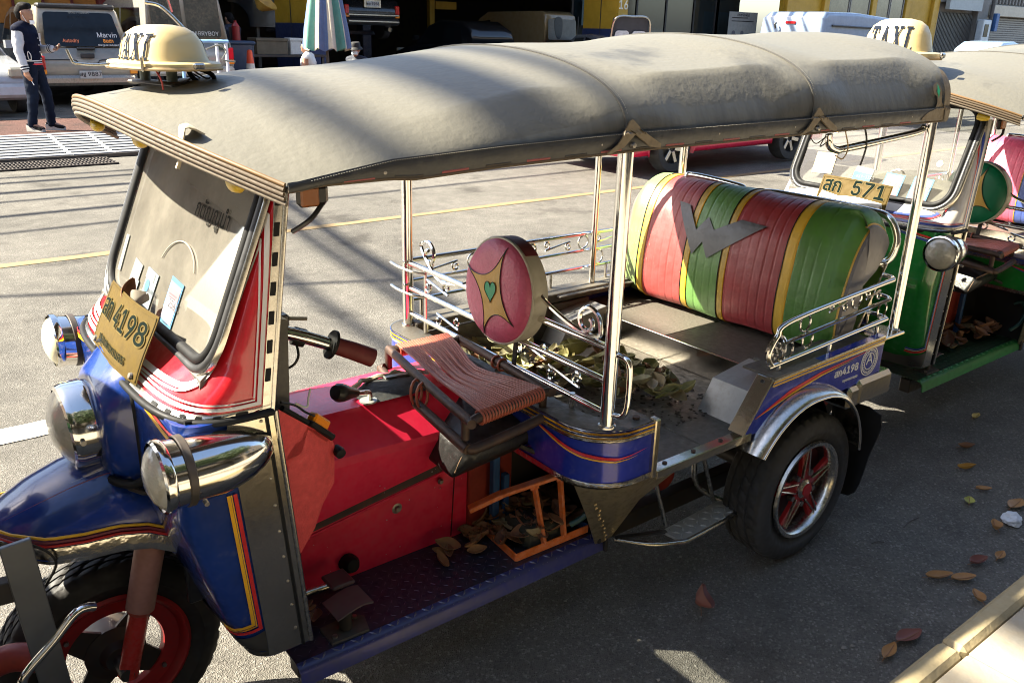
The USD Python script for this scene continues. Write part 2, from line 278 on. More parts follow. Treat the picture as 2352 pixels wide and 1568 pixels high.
YC = .565
def paint(name, col, dirt=.16, dcol=(.18, .15, .11), rough=.22, coat=.6): return mat(name, col, rough, coat=coat, dirt=dirt, dcol=dcol, scale=7, var=.12)
SCHEMES = [
    dict(low=paint('royal_blue_paint', (0.0064, 0.028, 0.16)), up=paint('metallic_red_paint', (.46, .010, .018)), pins=WHITES, pin2=WHITES, stripe=YELLOW, stripe2=REDS, board=mat('violet_blue_footboard', (.04, .045, .17), .3, dirt=.62, dcol=(.05, .047, .05), scale=5),
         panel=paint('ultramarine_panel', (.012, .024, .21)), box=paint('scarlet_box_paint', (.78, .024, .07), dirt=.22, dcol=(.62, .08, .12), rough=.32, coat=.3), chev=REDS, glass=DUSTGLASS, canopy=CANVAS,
         seat=[(0, .095, (.15, .21, .07)), (.095, .13, (.45, .29, .035)), (.13, .335, (.30, .045, .04)), (.335, .365, (.42, .26, .03)), (.365, .515, (.09, .20, .045)), (.515, .545, (.42, .26, .03)), (.545, .775, (.30, .034, .038)), (.775, .815, (.66, .4, .04)), (.815, 1, (.07, .18, .03))],
         letter='W', lettercol=mat('grey_emblem_vinyl', (.045, .043, .048), .35, dirt=.3, dcol=(.2, .19, .18)), disc=(PINK, GOLDV, GREENV), apron=mat('orange_red_grit', (.58, .05, .05), .55, dirt=.2, dcol=(.5, .2, .17), scale=60, bump=.4, bscale=260)),
    dict(low=paint('leaf_green_paint', (.008, .145, .018)), up=paint('white_cab_paint', (0.462, 0.434, 0.392)), pins=NAVYS, pin2=REDS, stripe=NAVYS, stripe2=REDS, board=mat('green_footboard', (.02, .20, .04), .4, dirt=.5, dcol=(.04, .06, .04), scale=6),
         panel=paint('green_panel', (.01, .16, .02)), box=paint('dark_red_box', (.2, .008, .015)), chev=NAVYS, glass=DUSTGLASS2, canopy=CANVAS,
         seat=[(0, .08, (.2, .35, .65)), (.08, .36, (.62, .08, .14)), (.36, .47, (.04, .07, .24)), (.47, .62, (.5, .44, .36)), (.62, .72, (.04, .07, .24)), (.72, 1, (.55, .06, .1))],
         letter='V', lettercol=mat('blue_emblem_vinyl', (.04, .09, .30), .4), disc=(mat('bottle_green_vinyl', (.0, .12, .05), .4), GOLDV, None), apron=mat('bright_red_paint', (.45, .012, .02), .3, coat=.4))]

# ---------------------------------------------------------------- surfaces of the three-wheeler
def ip(x, xs, ys): return np.interp(x, xs, ys)
def shield(sv):
    """leg shield, near side: s 0 rear edge .. .5 corner start .. .75 corner end .. 1 inner end; z height"""
    s, z = A(sv)[:, 0], A(sv)[:, 1]; k = (z - .36) / .63
    xe, ye = -1.70 - .065 * k, .2 - .05 * k; xc = ip(z, [.34, .40, .46, .58, .74, .99], [-1.825, -1.858, -1.878, -1.915, -1.955, -1.95]); r = .05
    t1, t2, t3 = np.clip(s / .5, 0, 1), np.clip((s - .5) / .25, 0, 1), np.clip((s - .75) / .25, 0, 1); a = t2 * PI / 2
    x = xe + (xc + r - xe) * t1 - r * np.sin(a) - .01 * t3; y = ye - .012 * np.sin(PI * t1) * 0 + r * (1 - np.cos(a)) + (.44 - ye - r) * t3
    return np.stack([x, y, z], 1)
def cabup(vz):
    """upper cab: v -1 near rear edge .. 1 far rear edge, z"""
    v, z = A(vz)[:, 0], A(vz)[:, 1]
    xe = ip(z, [.962, 1.4], [-1.766, -1.700]); xf = ip(z, [.962, 1.0, 1.035, 1.065, 1.4], [-1.968, -1.935, -1.895, -1.866, -1.728]); hw = ip(z, [.962, 1.4], [.415, .40])
    n = ip(z, [.962, 1.1], [4., 6.]); th = v * PI / 2
    c, s = np.abs(np.cos(th)), np.sin(th)
    y = YC + hw * np.sign(s) * np.abs(s) ** (2 / n); x = xe + (np.minimum(xf, xe - .004) - xe) * c ** (2 / n)
    return np.stack([x, y, z], 1)
WS = lambda y, z: np.stack([-1.868 + (z - 1.06) * .412, y, z], 1)          # plane of the windscreen
WSN = A([-1, 0, .412]) / math.hypot(1, .412)
BOWS = [-1.72, -.94, -.22, .5]
def canopy(x, v):
    """canopy surface: x along, v -1 near .. 1 far"""
    vv = np.abs(v); zc = ip(x, [-1.95, -1.86, -1.77, -1.57, -1.4, -1.23, -.82, -.31, .3, .53], [1.538, 1.552, 1.568, 1.594, 1.607, 1.626, 1.661, 1.69, 1.712, 1.712])
    ze = ip(x, [-1.95, -1.74, -1.55, -1.3, -.9, .53], [1.424, 1.428, 1.456, 1.467, 1.476, 1.486]); p = ip(x, [-1.95, -1.7, -1.0, -.6], [1.5, 1.0, .42, .352])
    f = np.maximum(1 - vv ** 2, 0) ** p
    sag = np.zeros_like(x)
    for a, b in zip(BOWS[:-1], BOWS[1:]):
        t = np.clip((x - a) / (b - a), 0, 1); sag += np.sin(PI * t) ** 2
    w = np.sqrt(np.maximum(0, 1 - vv ** 2)) * np.clip((x + 1.9) / .7, .2, 1)
    fr = np.where(vv > .84, .70 * np.maximum(0, (1 - vv) / .16) ** .72, .70 + .30 * (1 - (vv / .84) ** 1.5)); wr = np.clip(sag * 1.8, 0, 1) * np.clip((x + 1.55) / .5, 0, 1) * .9
    z = ze + (zc - ze) * (f * (1 - wr) + fr * wr)
    y = YC + .005 + v * (ip(x, [-1.95, -1.78, .53], [.53, .535, .537]))
    # taut over the two long slats, hollow between them and the hem
    z = z - sag * w * .010
    return np.stack([x, y, z], -1)
def front_x(v): return -1.940 + .185 * np.abs(v) ** 2
def can_fn(x0, e):
    vt = -1 + np.linspace(0, 1, 200) ** 2 * .6; P = canopy(np.full(200, x0), vt); L = np.concatenate([[0], np.cumsum(np.linalg.norm(np.diff(P, axis=0), axis=1))])
    def fn(q):
        h = np.maximum(q[:, 1], 0); v = np.interp(h, L, vt); x = x0 + q[:, 0]; a = canopy(x, v); b = canopy(x, np.minimum(v + .01, -.2)); t = b - a; t /= np.linalg.norm(t, axis=1, keepdims=True); n = np.stack([0 * x, -t[:, 2], t[:, 1]], 1)
        return a + n * e + np.stack([0 * x, -.006 * (q[:, 1] < .004), np.minimum(q[:, 1], 0)], 1)
    return fn
def bezel_scroll(c, r, turns, a0, sgn=1, n=22):
    """a flat curl: list of (u, w) offsets"""
    th = np.linspace(0, turns * 2 * PI, n); rr = r * (1 - .75 * th / th[-1])
    return A([(c[0] + q * math.cos(a0 + sgn * t), c[1] + q * math.sin(a0 + sgn * t)) for q, t in zip(rr, th)])

def lamp(T, y0, mir=1, chromem=CH, lens=LENS):
    """teardrop side lamp on the leg shield; y0 = its axis, mir = -1 on the far side"""
    prof_x = np.linspace(0, 1, 22); P = []
    for t in prof_x:
        x = -2.0 + .235 * t; r = .066 * (1 - .05 * t) * (1 if t < .35 else math.sqrt(max(0, 1 - ((t - .35) / .65) ** 2.3)))
        r = max(r, .002); yc = y0 + mir * (.0 + .035 * t); zc = .902 - .03 * t + .022 * t * t
        P.append([(x, yc + r * 1.0 * math.cos(a), zc + r * math.sin(a)) for a in np.linspace(0, 2 * PI, 32, endpoint=False)])
    h = T.part('side_lamp', grid(P, closed=True), chromem, 40)
    T.part('rim', lathe([(.066, -.012), (.071, -.008), (.071, .004), (.066, .01)], (-1.995, y0, .902), (1, 0, 0), 32), chromem, 40, h)
    T.part('ring', lathe([(.0668, .032), (.0695, .034), (.0695, .046), (.0668, .048)], (-1.995, y0 + mir * .006, .899), (1, 0, 0), 32), DARKSTEEL, 40, h)
    T.part('lens', lathe([(0, -.03), (.025, -.027), (.045, -.02), (.058, -.01), (.064, .001)], (-1.998, y0, .902), (1, 0, 0), 28), lens, 50, h)
    out = []
    for t in np.linspace(.3, 1, 16): out.append((-2.0 + .235 * t + .012 * (t > .98), y0 + mir * (.055), .902 - .03 * t + .022 * t * t + .074 * math.sqrt(max(0, 1 - ((t - .3) / .705) ** 2.3))))
    for t in np.linspace(1, .3, 16): out.append((-2.0 + .235 * t + .012 * (t > .98), y0 + mir * (.055), .902 - .03 * t + .022 * t * t - .074 * math.sqrt(max(0, 1 - ((t - .3) / .705) ** 2.3))))
    T.part('gasket', tube(A(out), .0065, 8), RUBBER, 50, h)
    T.part('screw', cyl((-1.94, y0 + mir * -.058, .86), (-1.94, y0 + mir * -.07, .858), .005, 8), BOLT, 30, h)

def disc_wheel(T, name, c, R, W, rim_r, near=True, star=True):
    """tyre, rim and hub; axis along y, c = centre of the outer face"""
    x, y, z = c; s = 1 if near else -1; n = 168
    prof = [(rim_r - .012, .022), (rim_r + .004, .010), (rim_r + .03, -.002), (R * .80, -.006), (R * .9, -.001), (R * .955, .007), (R * .985, .016)]
    g = np.linspace(.018, W - .018, 15); tread = []
    for i, q in enumerate(g):
        e = abs(q / W - .5) * 2; rr = R - .006 * e ** 3
        tread.append((rr - (.007 if i in (3, 7, 11) else 0), q))
        if i in (2, 3, 6, 7, 10, 11): tread.append((rr - (.007 if i in (3, 7, 11) else 0), q + (g[1] - g[0]) * .8))
    prof = prof + tread + [(R * .98, W - .014), (R * .9, W), (rim_r, W - .02)]
    th = np.linspace(0, 2 * PI, n, endpoint=False); P = []
    for r, h in prof:
        sh = .006 * (np.arange(n) % 4 == 0) if (R * .97 < r and (h < W * .2 or h > W * .8)) else 0 * th
        if R * .97 < r and W * .2 <= h <= W * .8: sh = .004 * ((np.arange(n) + int(h * 90)) % 5 == 0)
        rr = r - sh; P.append(np.stack([x + rr * np.cos(th), y + s * h + 0 * th, z + rr * np.sin(th)], 1))
    w = T.part('wheel', grid(P, closed=True, flip=near), TYRE, 35)
    if star:
        T.part('rim', lathe([(rim_r + .006, .004), (rim_r + .002, -.006), (rim_r - .01, -.004), (rim_r - .022, .012), (rim_r - .024, .05), (.06, .062), (.02, .06)], (x, y, z), (0, s, 0), 48), CHD, 40, w)
        T.part('dish', lathe([(rim_r - .025, .049), (.03, .052)], (x, y, z), (0, s, 0), 40), mat('dark_red_dish', (.05, .006, .007), .5, dirt=.3, dcol=(.02, .012, .01)), 40, w)
        for k in range(5):
            a = 2 * PI * k / 5 + .35; ux, uy = A([math.cos(a), 0, math.sin(a)]), A([-math.sin(a), 0, math.cos(a)])
            o = A([x, y + s * .03, z])
            T.part('spoke', flat(Polygon([(.03, -.028), (.07, -.016), (rim_r - .022, -.027), (rim_r - .022, .027), (.07, .016), (.03, .028)]), o + (0, 0, 0), ux, uy, .014 * s * -1 if False else .014), REDRUST if False else mat('red_wheel_paint', (.38, .012, .014), .4, dirt=.35, dcol=(.07, .03, .025), scale=25), 20, w)
            for q in (-1, 1):
                T.part('spoke_edge', bar(o + ux * .045 + uy * q * .016 - (0, s * .018, 0), o + ux * (rim_r - .024) + uy * q * .006 - (0, s * .018, 0), .006, .012, (0, 1, 0)), CHD, 20, w)
            T.part('nut', cyl(o + ux * .048 + uy * .036, o + ux * .048 + uy * .036 - A([0, s * .02, 0]), .010, 6), BOLT, 20, w)
        T.part('hub_cap', lathe([(0, -.03), (.022, -.03), (.028, -.022), (.034, -.02), (.036, .0), (.036, .03)], (x, y + s * .03, z), (0, s, 0), 24), CHD, 40, w)
        T.part('hub_centre', cyl((x, y + s * .004, z), (x, y - s * .004, z), .023, 20), mat('red_wheel_paint'), 40, w)
    else:
        T.part('rim', lathe([(rim_r + .004, .006), (rim_r - .004, .0), (rim_r - .012, .004), (rim_r - .02, .022), (rim_r - .055, .026), (rim_r - .058, .045), (rim_r - .02, .05)], (x, y, z), (0, s, 0), 48), mat('red_wheel_paint'), 40, w)
        for k in range(4):
            a = 2 * PI * k / 4 + .9; ux, uy = A([math.cos(a), 0, math.sin(a)]), A([-math.sin(a), 0, math.cos(a)])
            T.part('spoke', flat(Polygon([(.04, -.04), (rim_r - .05, -.026), (rim_r - .05, .026), (.04, .04)]), A([x, y + s * .04, z]), ux, uy, .008), DARKSTEEL, 20, w)
            T.part('bolt', cyl(A([x, y + s * .028, z]) + ux * (rim_r - .038), A([x, y + s * .016, z]) + ux * (rim_r - .038), .006, 6), BOLT, 20, w)
        T.part('hub', lathe([(0, .0), (.03, .0), (.04, .02), (.07, .03), (.07, .1), (0, .1)], (x, y, z), (0, s, 0), 24), DARKSTEEL, 40, w)
    return w
def mir(m):
    v, f = arr(m); v = v.copy(); v[:, 1] = 2 * YC - v[:, 1]; return v, f[:, ::-1]
def tray_path(y_far=1.12):
    """plan of the passenger tub's front wall: from the far corner along the front, round the near corner to the step"""
    c = [(-.975 + .14 * (1 - math.cos(t)), .165 - .14 * math.sin(t)) for t in np.linspace(0, PI / 2, 12)]
    far = [(-.975 + .10 * (1 - math.sin(t)), y_far - .10 + .10 * math.cos(t)) for t in np.linspace(0, PI / 2, 8)]
    return A(far + c + [(-.765, .025)])
def along(path, d):
    L = np.concatenate([[0], np.cumsum(np.linalg.norm(np.diff(path, axis=0), axis=1))]); return np.stack([np.interp(d, L, path[:, 0]), np.interp(d, L, path[:, 1])], -1), L[-1]

def canopy_parts(T, S):
    vs = np.sin(np.linspace(-1, 1, 61) * PI / 2); ts = np.linspace(0, 1, 110); P = []
    for v in vs:
        x0 = front_x(v); P.append(canopy(x0 + (.53 - x0) * ts, np.full(110, v)))
    P = A(P); rng = meshkit.fbm(P * A([2.2, 4, 4]), 2, 4) - .5; P[..., 2] += .002 * rng * np.clip((P[..., 0] + 1.9) / .3, 0, 1) * np.clip(np.sqrt(1 - vs[:, None] ** 2) * 2, 0, 1)
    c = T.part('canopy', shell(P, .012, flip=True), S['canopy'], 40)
    # rear end of the canopy, pulled down to the last bow
    E = P[:, -1]; low = E.copy(); low[:, 2] = 1.452; low[:, 0] -= .004
    T.part('rear_flap', shell(A([E, .5 * (E + low) + A([.012, 0, 0]), low]), .008), S['canopy'], 40, c)
    # hem down the two long sides
    for side, name in ((0, -1), (-1, 1)):
        e = P[side].copy(); o = -1 if side == 0 else 1
        hk = np.clip((e[:, :1] + 1.75) / .25, .2, 1); hv = lambda y_, z_: np.column_stack([0 * hk, y_ + 0 * hk, z_ * hk]); rows = [e + A([0, o * .001, .004]), e + hv(o * .005, -.006), e + hv(o * .004, -.022), e + hv(0, -.034)]
        T.part('hem', shell(A(rows), .006, flip=side == 0), HEM, 40, c)
        if side == 0:
            T.part('piping', tube(e + hv(-.004, -.036), .0042, 6), PIPE_DIRT, 50, c)
            for k in range(0, 100, 5):
                seg = (e + hv(-.0052, -.030))[k:k + 4]; T.part('trim_strip', tube(seg, .0038, 6), PIPE_RED if k % 10 else DARKSTEEL, 50, c)
            st = e + A([0, -.0085, .0035]); out = []
            for k in range(2, 108):
                for q in (0, .25, .5, .75):
                    a = st[k] * (1 - q) + st[k + 1] * q; out.append(bar(a, a + (st[k + 1] - st[k]) * .16, .0016, .0016))
            T.part('stitching', cat(out), mat('pale_thread', (0.204, 0.186, 0.15), .7), 30, c)
            for q in (.09, .33, .5, .64, .78, .9):
                k = int(q * 109); T.part('stud', lathe([(0, -.006), (.004, -.005), (.006, 0)], e[k] + A([0, -.005, -.014]), (0, 1, 0), 10), BOLT, 40, c)
    # stacked piping along the front lip
    f = P[:, 0]
    for k, (dz, dx, r, m) in enumerate([(.003, -.003, .0042, PIPE_TAN), (-.005, -.005, .0042, PIPE_DIRT), (-.013, -.006, .0045, PIPE_DIRT), (-.0215, -.005, .0044, PIPE_DIRT), (-.030, -.002, .005, mat('frayed_cream_piping', (0.17, 0.14, 0.1), .8, dirt=.55, dcol=(.06, .04, .03), scale=24))]):
        T.part('front_piping', tube(f + A([dx, 0, dz]), r, 8), m, 50, c)
    # seams over the bows
    for b in BOWS[1:3]:
        v = np.sin(np.linspace(-1, 1, 41) * PI / 2); s = canopy(np.full(41, b), v) + A([0, 0, .0035])
        T.part('seam', tube(s - A([0, 0, .0025]), .003, 6), mat('dark_seam', (.035, .032, .026), .6), 50, c)
        tv = np.linspace(-.985, -.2, 120); s2 = canopy(np.full(120, b + .009), tv) + A([0, -.001, .003])
        T.part('stitching', cat([bar(s2[i], s2[i] * .6 + s2[i + 1] * .4, .0016, .0016) for i in range(0, 119)]), mat('pale_thread'), 30, c)
        p0 = canopy(A([b + .01]), A([-1.]))[0] + A([0, -.010, -.035])
        cp_ = Polygon([(-.078, -.034), (-.05, -.018), (-.006, .028), (.002, .03), (.04, .0), (.09, -.026), (.09, -.036), (.055, -.03), (.004, .0), (-.03, -.026), (-.078, -.040)])
        for e_ in (.004, .008): T.part('chevron_patch', decal(cp_, can_fn(b + .01, e_ + .004), .008), LEATHER, 30, c)
        T.part('rivet', lathe([(0, -.009), (.006, -.007), (.008, 0)], p0 + A([.004, 0, .012]), (0, 1, 0), 10), BOLT, 40, c)
    # leather corner patch at the rear
    q = A([.505, .021, 1.452]); f_ = can_fn(.49, .006)
    T.part('corner_patch', decal(smoothpoly([(-.13, -.03), (-.10, -.006), (-.05, .006), (-.045, .04), (-.065, .055), (-.062, .078), (-.035, .085), (-.018, .06), (-.012, .02), (.018, .01), (.02, -.03)], 5), f_, .008), LEATHER, 30, c)
    T.part('corner_patch', decal(smoothpoly([(.004, -.03), (-.004, .05), (.0, .10), (.014, .125), (.03, .11), (.034, .05), (.03, -.03)], 5), can_fn(.49, .009), .008), LEATHER, 30, c)
    T.part('emblem', decal(affinity.translate(Polygon([(0, -.022), (.006, -.006), (.010, 0), (.006, .006), (0, .022), (-.006, .006), (-.010, 0), (-.006, -.006)]), -.04, .058), can_fn(.49, .008), .008), GREENV, 30, c)
    # little yellow marker lamps beneath the front lip
    for y in (.16, .40, .78): 
        x = front_x((y - YC) / .53); T.part('marker_lamp', lathe([(0, -.03), (.011, -.022), (.016, 0), (.015, .018), (0, .026)], (x + .035, y, canopy(A([x]), A([(y - YC) / .53]))[0][2] - .052), (.15, 1, .1), 12), BULBY, 50, c)
    return c

def taxi_sign(T0, turn=.22, k=(.86, .84, .85), dz=0.):
    """lamp box on the canopy: dome, flange, letters fore and aft, brackets, loose wires"""
    cx, cy, z0 = -1.775, .575, 1.606
    class R:
        def part(s, name, m, *a, **kw):
            v, f = arr(m); q = (v - A([cx, cy, z0])) * A(k); c, sn = math.cos(turn), math.sin(turn)
            v = np.column_stack([cx + q[:, 0] * c - q[:, 1] * sn, cy + q[:, 0] * sn + q[:, 1] * c, z0 + dz + q[:, 2]]); return T0.part(name, (v, f), *a, **kw)
    T = R()
    P = []
    for z, kk in ((-.004, 1.), (.004, 1.), (.007, .97), (.009, .80), (.02, .765), (.05, .70), (.072, .6), (.085, .44), (.0905, .22), (.0915, .0)):
        a = np.linspace(0, 2 * PI, 49)[:-1]; n = 2.6
        X = np.sign(np.cos(a)) * np.abs(np.cos(a)) ** (2 / n) * .112 * kk; Y = np.sign(np.sin(a)) * np.abs(np.sin(a)) ** (2 / n) * .150 * kk
        P.append(np.stack([cx + X, cy + Y, z0 + z + 0 * X], 1))
    d = T.part('taxi_lamp', grid(P, closed=True), CREAM, 40)
    T.part('gasket', tube(A(P[0])[:, :3] + A([0, 0, -.003]), .005, 6, closed=True), mat('aged_foam', (.36, .25, .12), .8, dirt=.5), 50, d)
    for s in (-1, 1):
        def fn(p, s=s):
            y = cy + s * p[:, 0]; z = z0 + p[:, 1]
            kz = np.interp(p[:, 1], [.009, .02, .05, .072, .085], [.80, .765, .70, .6, .44]); yy = np.abs((y - cy) / (.150 * kz)); x = .112 * kz * np.maximum(0, 1 - yy ** 2.6) ** (1 / 2.6)
            return np.stack([cx + s * (x + .0035), y, z], 1)
        w = affinity.translate(affinity.scale(slabword('TAXI', 0.060, .18), .62, 1, origin=(0, 0)), 0, .011)
        T.part('letters', decal(w, fn, .006), TAXIINK, False, d)
        back = lambda p, fn=fn, s=s: fn(p) - A([s * .003, 0, 0]); 
    for y in (-.03, .10): T.part('post', cyl((cx, cy + y, 1.545), (cx, cy + y, 1.604), .013, 14), mat('oxidised_post', (.14, .17, .155), .6, metal=.3, dirt=.4), 40, d)
    T.part('foot_plate', bbox(cx - .03, cx + .03, cy - .08, cy + .14, 1.553, 1.563), DARKSTEEL, 30, d)
    T.part('clip', bbox(cx - .108, cx - .100, cy - .095, cy - .087, 1.592, 1.628), CHD, 30, d); T.part('clip', bbox(cx - .02, cx + .01, cy - .172, cy - .160, 1.600, 1.614), CHD, 30, d)
    for kw_, pts in enumerate([[(cx + .03, cy - .06, 1.60), (cx + .06, cy - .08, 1.575), (cx + .09, cy - .06, 1.58), (cx + .10, cy - .02, 1.605)], [(cx - .02, cy - .02, 1.6), (cx - .05, cy - .06, 1.57), (cx + .0, cy - .07, 1.565), (cx + .05, cy - .03, 1.572)], [(cx - .08, cy - .10, 1.60), (cx - .075, cy - .115, 1.575), (cx - .07, cy - .11, 1.553)], [(cx + .05, cy + .03, 1.6), (cx + .085, cy - .02, 1.57), (cx + .07, cy - .06, 1.562), (cx + .02, cy - .05, 1.566)]]):
        T.part('wire', tube(spath(pts, 5), .0022, 6), [WIRE, RUST, mat('red_wire', (.35, .03, .02), .5), WIRE][kw_], 50, d)
    T.part('rubber_loop', tube(spath([(cx + .04, cy - .05, 1.60), (cx + .075, cy - .08, 1.585), (cx + .085, cy - .075, 1.565), (cx + .06, cy - .06, 1.56), (cx + .045, cy - .04, 1.58)], 5, True), .006, 8, True), RUBBER, 50, d)
    if k[2] == .85:
        T0.part('bracket_rod', tube(spath([(-1.87, .60, 1.606), (-1.90, .605, 1.603), (-1.925, .61, 1.604), (-1.94, .613, 1.606), (-1.944, .615, 1.612), (-1.95, .618, 1.632)], 5), .0026, 8), CHD, 50, d)
        T0.part('bracket_rod', tube(spath([(-1.645, .74, 1.62), (-1.655, .76, 1.66), (-1.70, .79, 1.718), (-1.735, .80, 1.728)], 5), .004, 8), CHD, 50, d)
    T.part('wire', tube(spath([(cx + .118, cy, 1.64), (cx + .15, cy - .01, 1.65), (cx + .165, cy - .015, 1.635), (cx + .15, cy - .02, 1.615), (cx + .18, cy - .03, 1.61)], 6), .0022, 6), WIREW, 50, d)
    return d

def scroll_on(T, fr, pts2, r=.0045, m=CH, name='scroll', parent=None, n=1):
    o, ux, uy = fr; p = A(pts2); q = A(o) + p[:, :1] * A(ux) + p[:, 1:2] * A(uy)
    T.part(name, tube(spath(q, 4) if n else q, r, 6), m, 50, parent)
def ring_on(T, fr, c, r, tr=.004, parent=None, sy=1.0):
    th = np.linspace(0, 2 * PI, 25)[:-1]; o, ux, uy = fr
    q = A(o) + (c[0] + r * np.cos(th))[:, None] * A(ux) + (c[1] + r * sy * np.sin(th))[:, None] * A(uy)
    T.part('ring', tube(q, tr, 6, closed=True), CH, 50, parent)
def curl_s(c, w, h):
    """a double curl"""
    cx, cy = c
    a = bezel_scroll((cx - w / 2 + h * .33, cy + h * .17), h * .33, 1.1, -PI / 2, 1, 14)[::-1]; b = bezel_scroll((cx + w / 2 - h * .33, cy - h * .17), h * .33, 1.1, PI / 2, 1, 14)
    return np.vstack([a, b])

def plate(T, letters, city, o, ux, uy, w=.335, h=.15, bottomwhite=False):
    n = np.cross(ux, uy); g = [(-w / 2 + w * i / 14, -h / 2 + h * j / 6) for i in range(15) for j in range(7)]
    bend = lambda p: A(o) + p[:, :1] * A(ux) + p[:, 1:2] * A(uy) + (.004 * np.sin(p[:, 0] * 16) + .003 * np.cos(p[:, 1] * 26 + 1) - .014 * (p[:, 0] / (w / 2)) ** 2)[:, None] * n
    U, V = np.meshgrid(np.linspace(-w / 2, w / 2, 16), np.linspace(-h / 2, h / 2, 8), indexing='ij'); G = bend(np.stack([U.ravel(), V.ravel()], 1)).reshape(16, 8, 3)
    p = T.part('number_plate', shell(G, .0018), GOLDPLATE, 40)
    lift = lambda k: (lambda q: bend(q) + n * k)
    T.part('raised_border', decal(sbox(-w / 2 + .004, -h / 2 + .004, w / 2 - .004, h / 2 - .004).difference(sbox(-w / 2 + .008, -h / 2 + .008, w / 2 - .008, h / 2 - .008)), lift(.0022), .02), GOLDPLATE, False, p)
    if bottomwhite: T.part('worn_white_strip', decal(Polygon([(-w / 2 + .012, -h / 2 + .01), (w / 2 - .012, -h / 2 + .01), (w / 2 - .02, -h / 2 + .03), (.02, -h / 2 + .036), (-.06, -h / 2 + .028), (-w / 2 + .02, -h / 2 + .04)]), lift(.0016), .02), PLATEWHITE, False, p)
    for t, hh, y, b, sq in letters:
        g_ = affinity.translate(text(t, hh, 'NotoSansThai', b, sq), 0, y)
        if hh > .03:
            for q_ in getattr(g_, 'geoms', [g_]): T.part('character', decal(q_, lift(.0030), .02), PLATEINK, False, p)
        else: T.part('characters', decal(g_, lift(.0030), .02), PLATEINK, False, p, kind='stuff')
        T.part('embossing', decal(affinity.translate(text(t, hh, 'NotoSansThai', b + 3, sq), 0.0006, y - .0006), lift(.0022), .02), mat('embossed_gold', (.10, .07, .016), .5, spec=.15), False, p, kind='stuff')
    for x in (-w / 2 + .025, w / 2 - .025): T.part('bolt', lathe([(0, .006), (.006, .005), (.008, 0)], bend(A([[x, -h / 2 + .012]]))[0], n, 10), BOLT, 40, p)
    return p

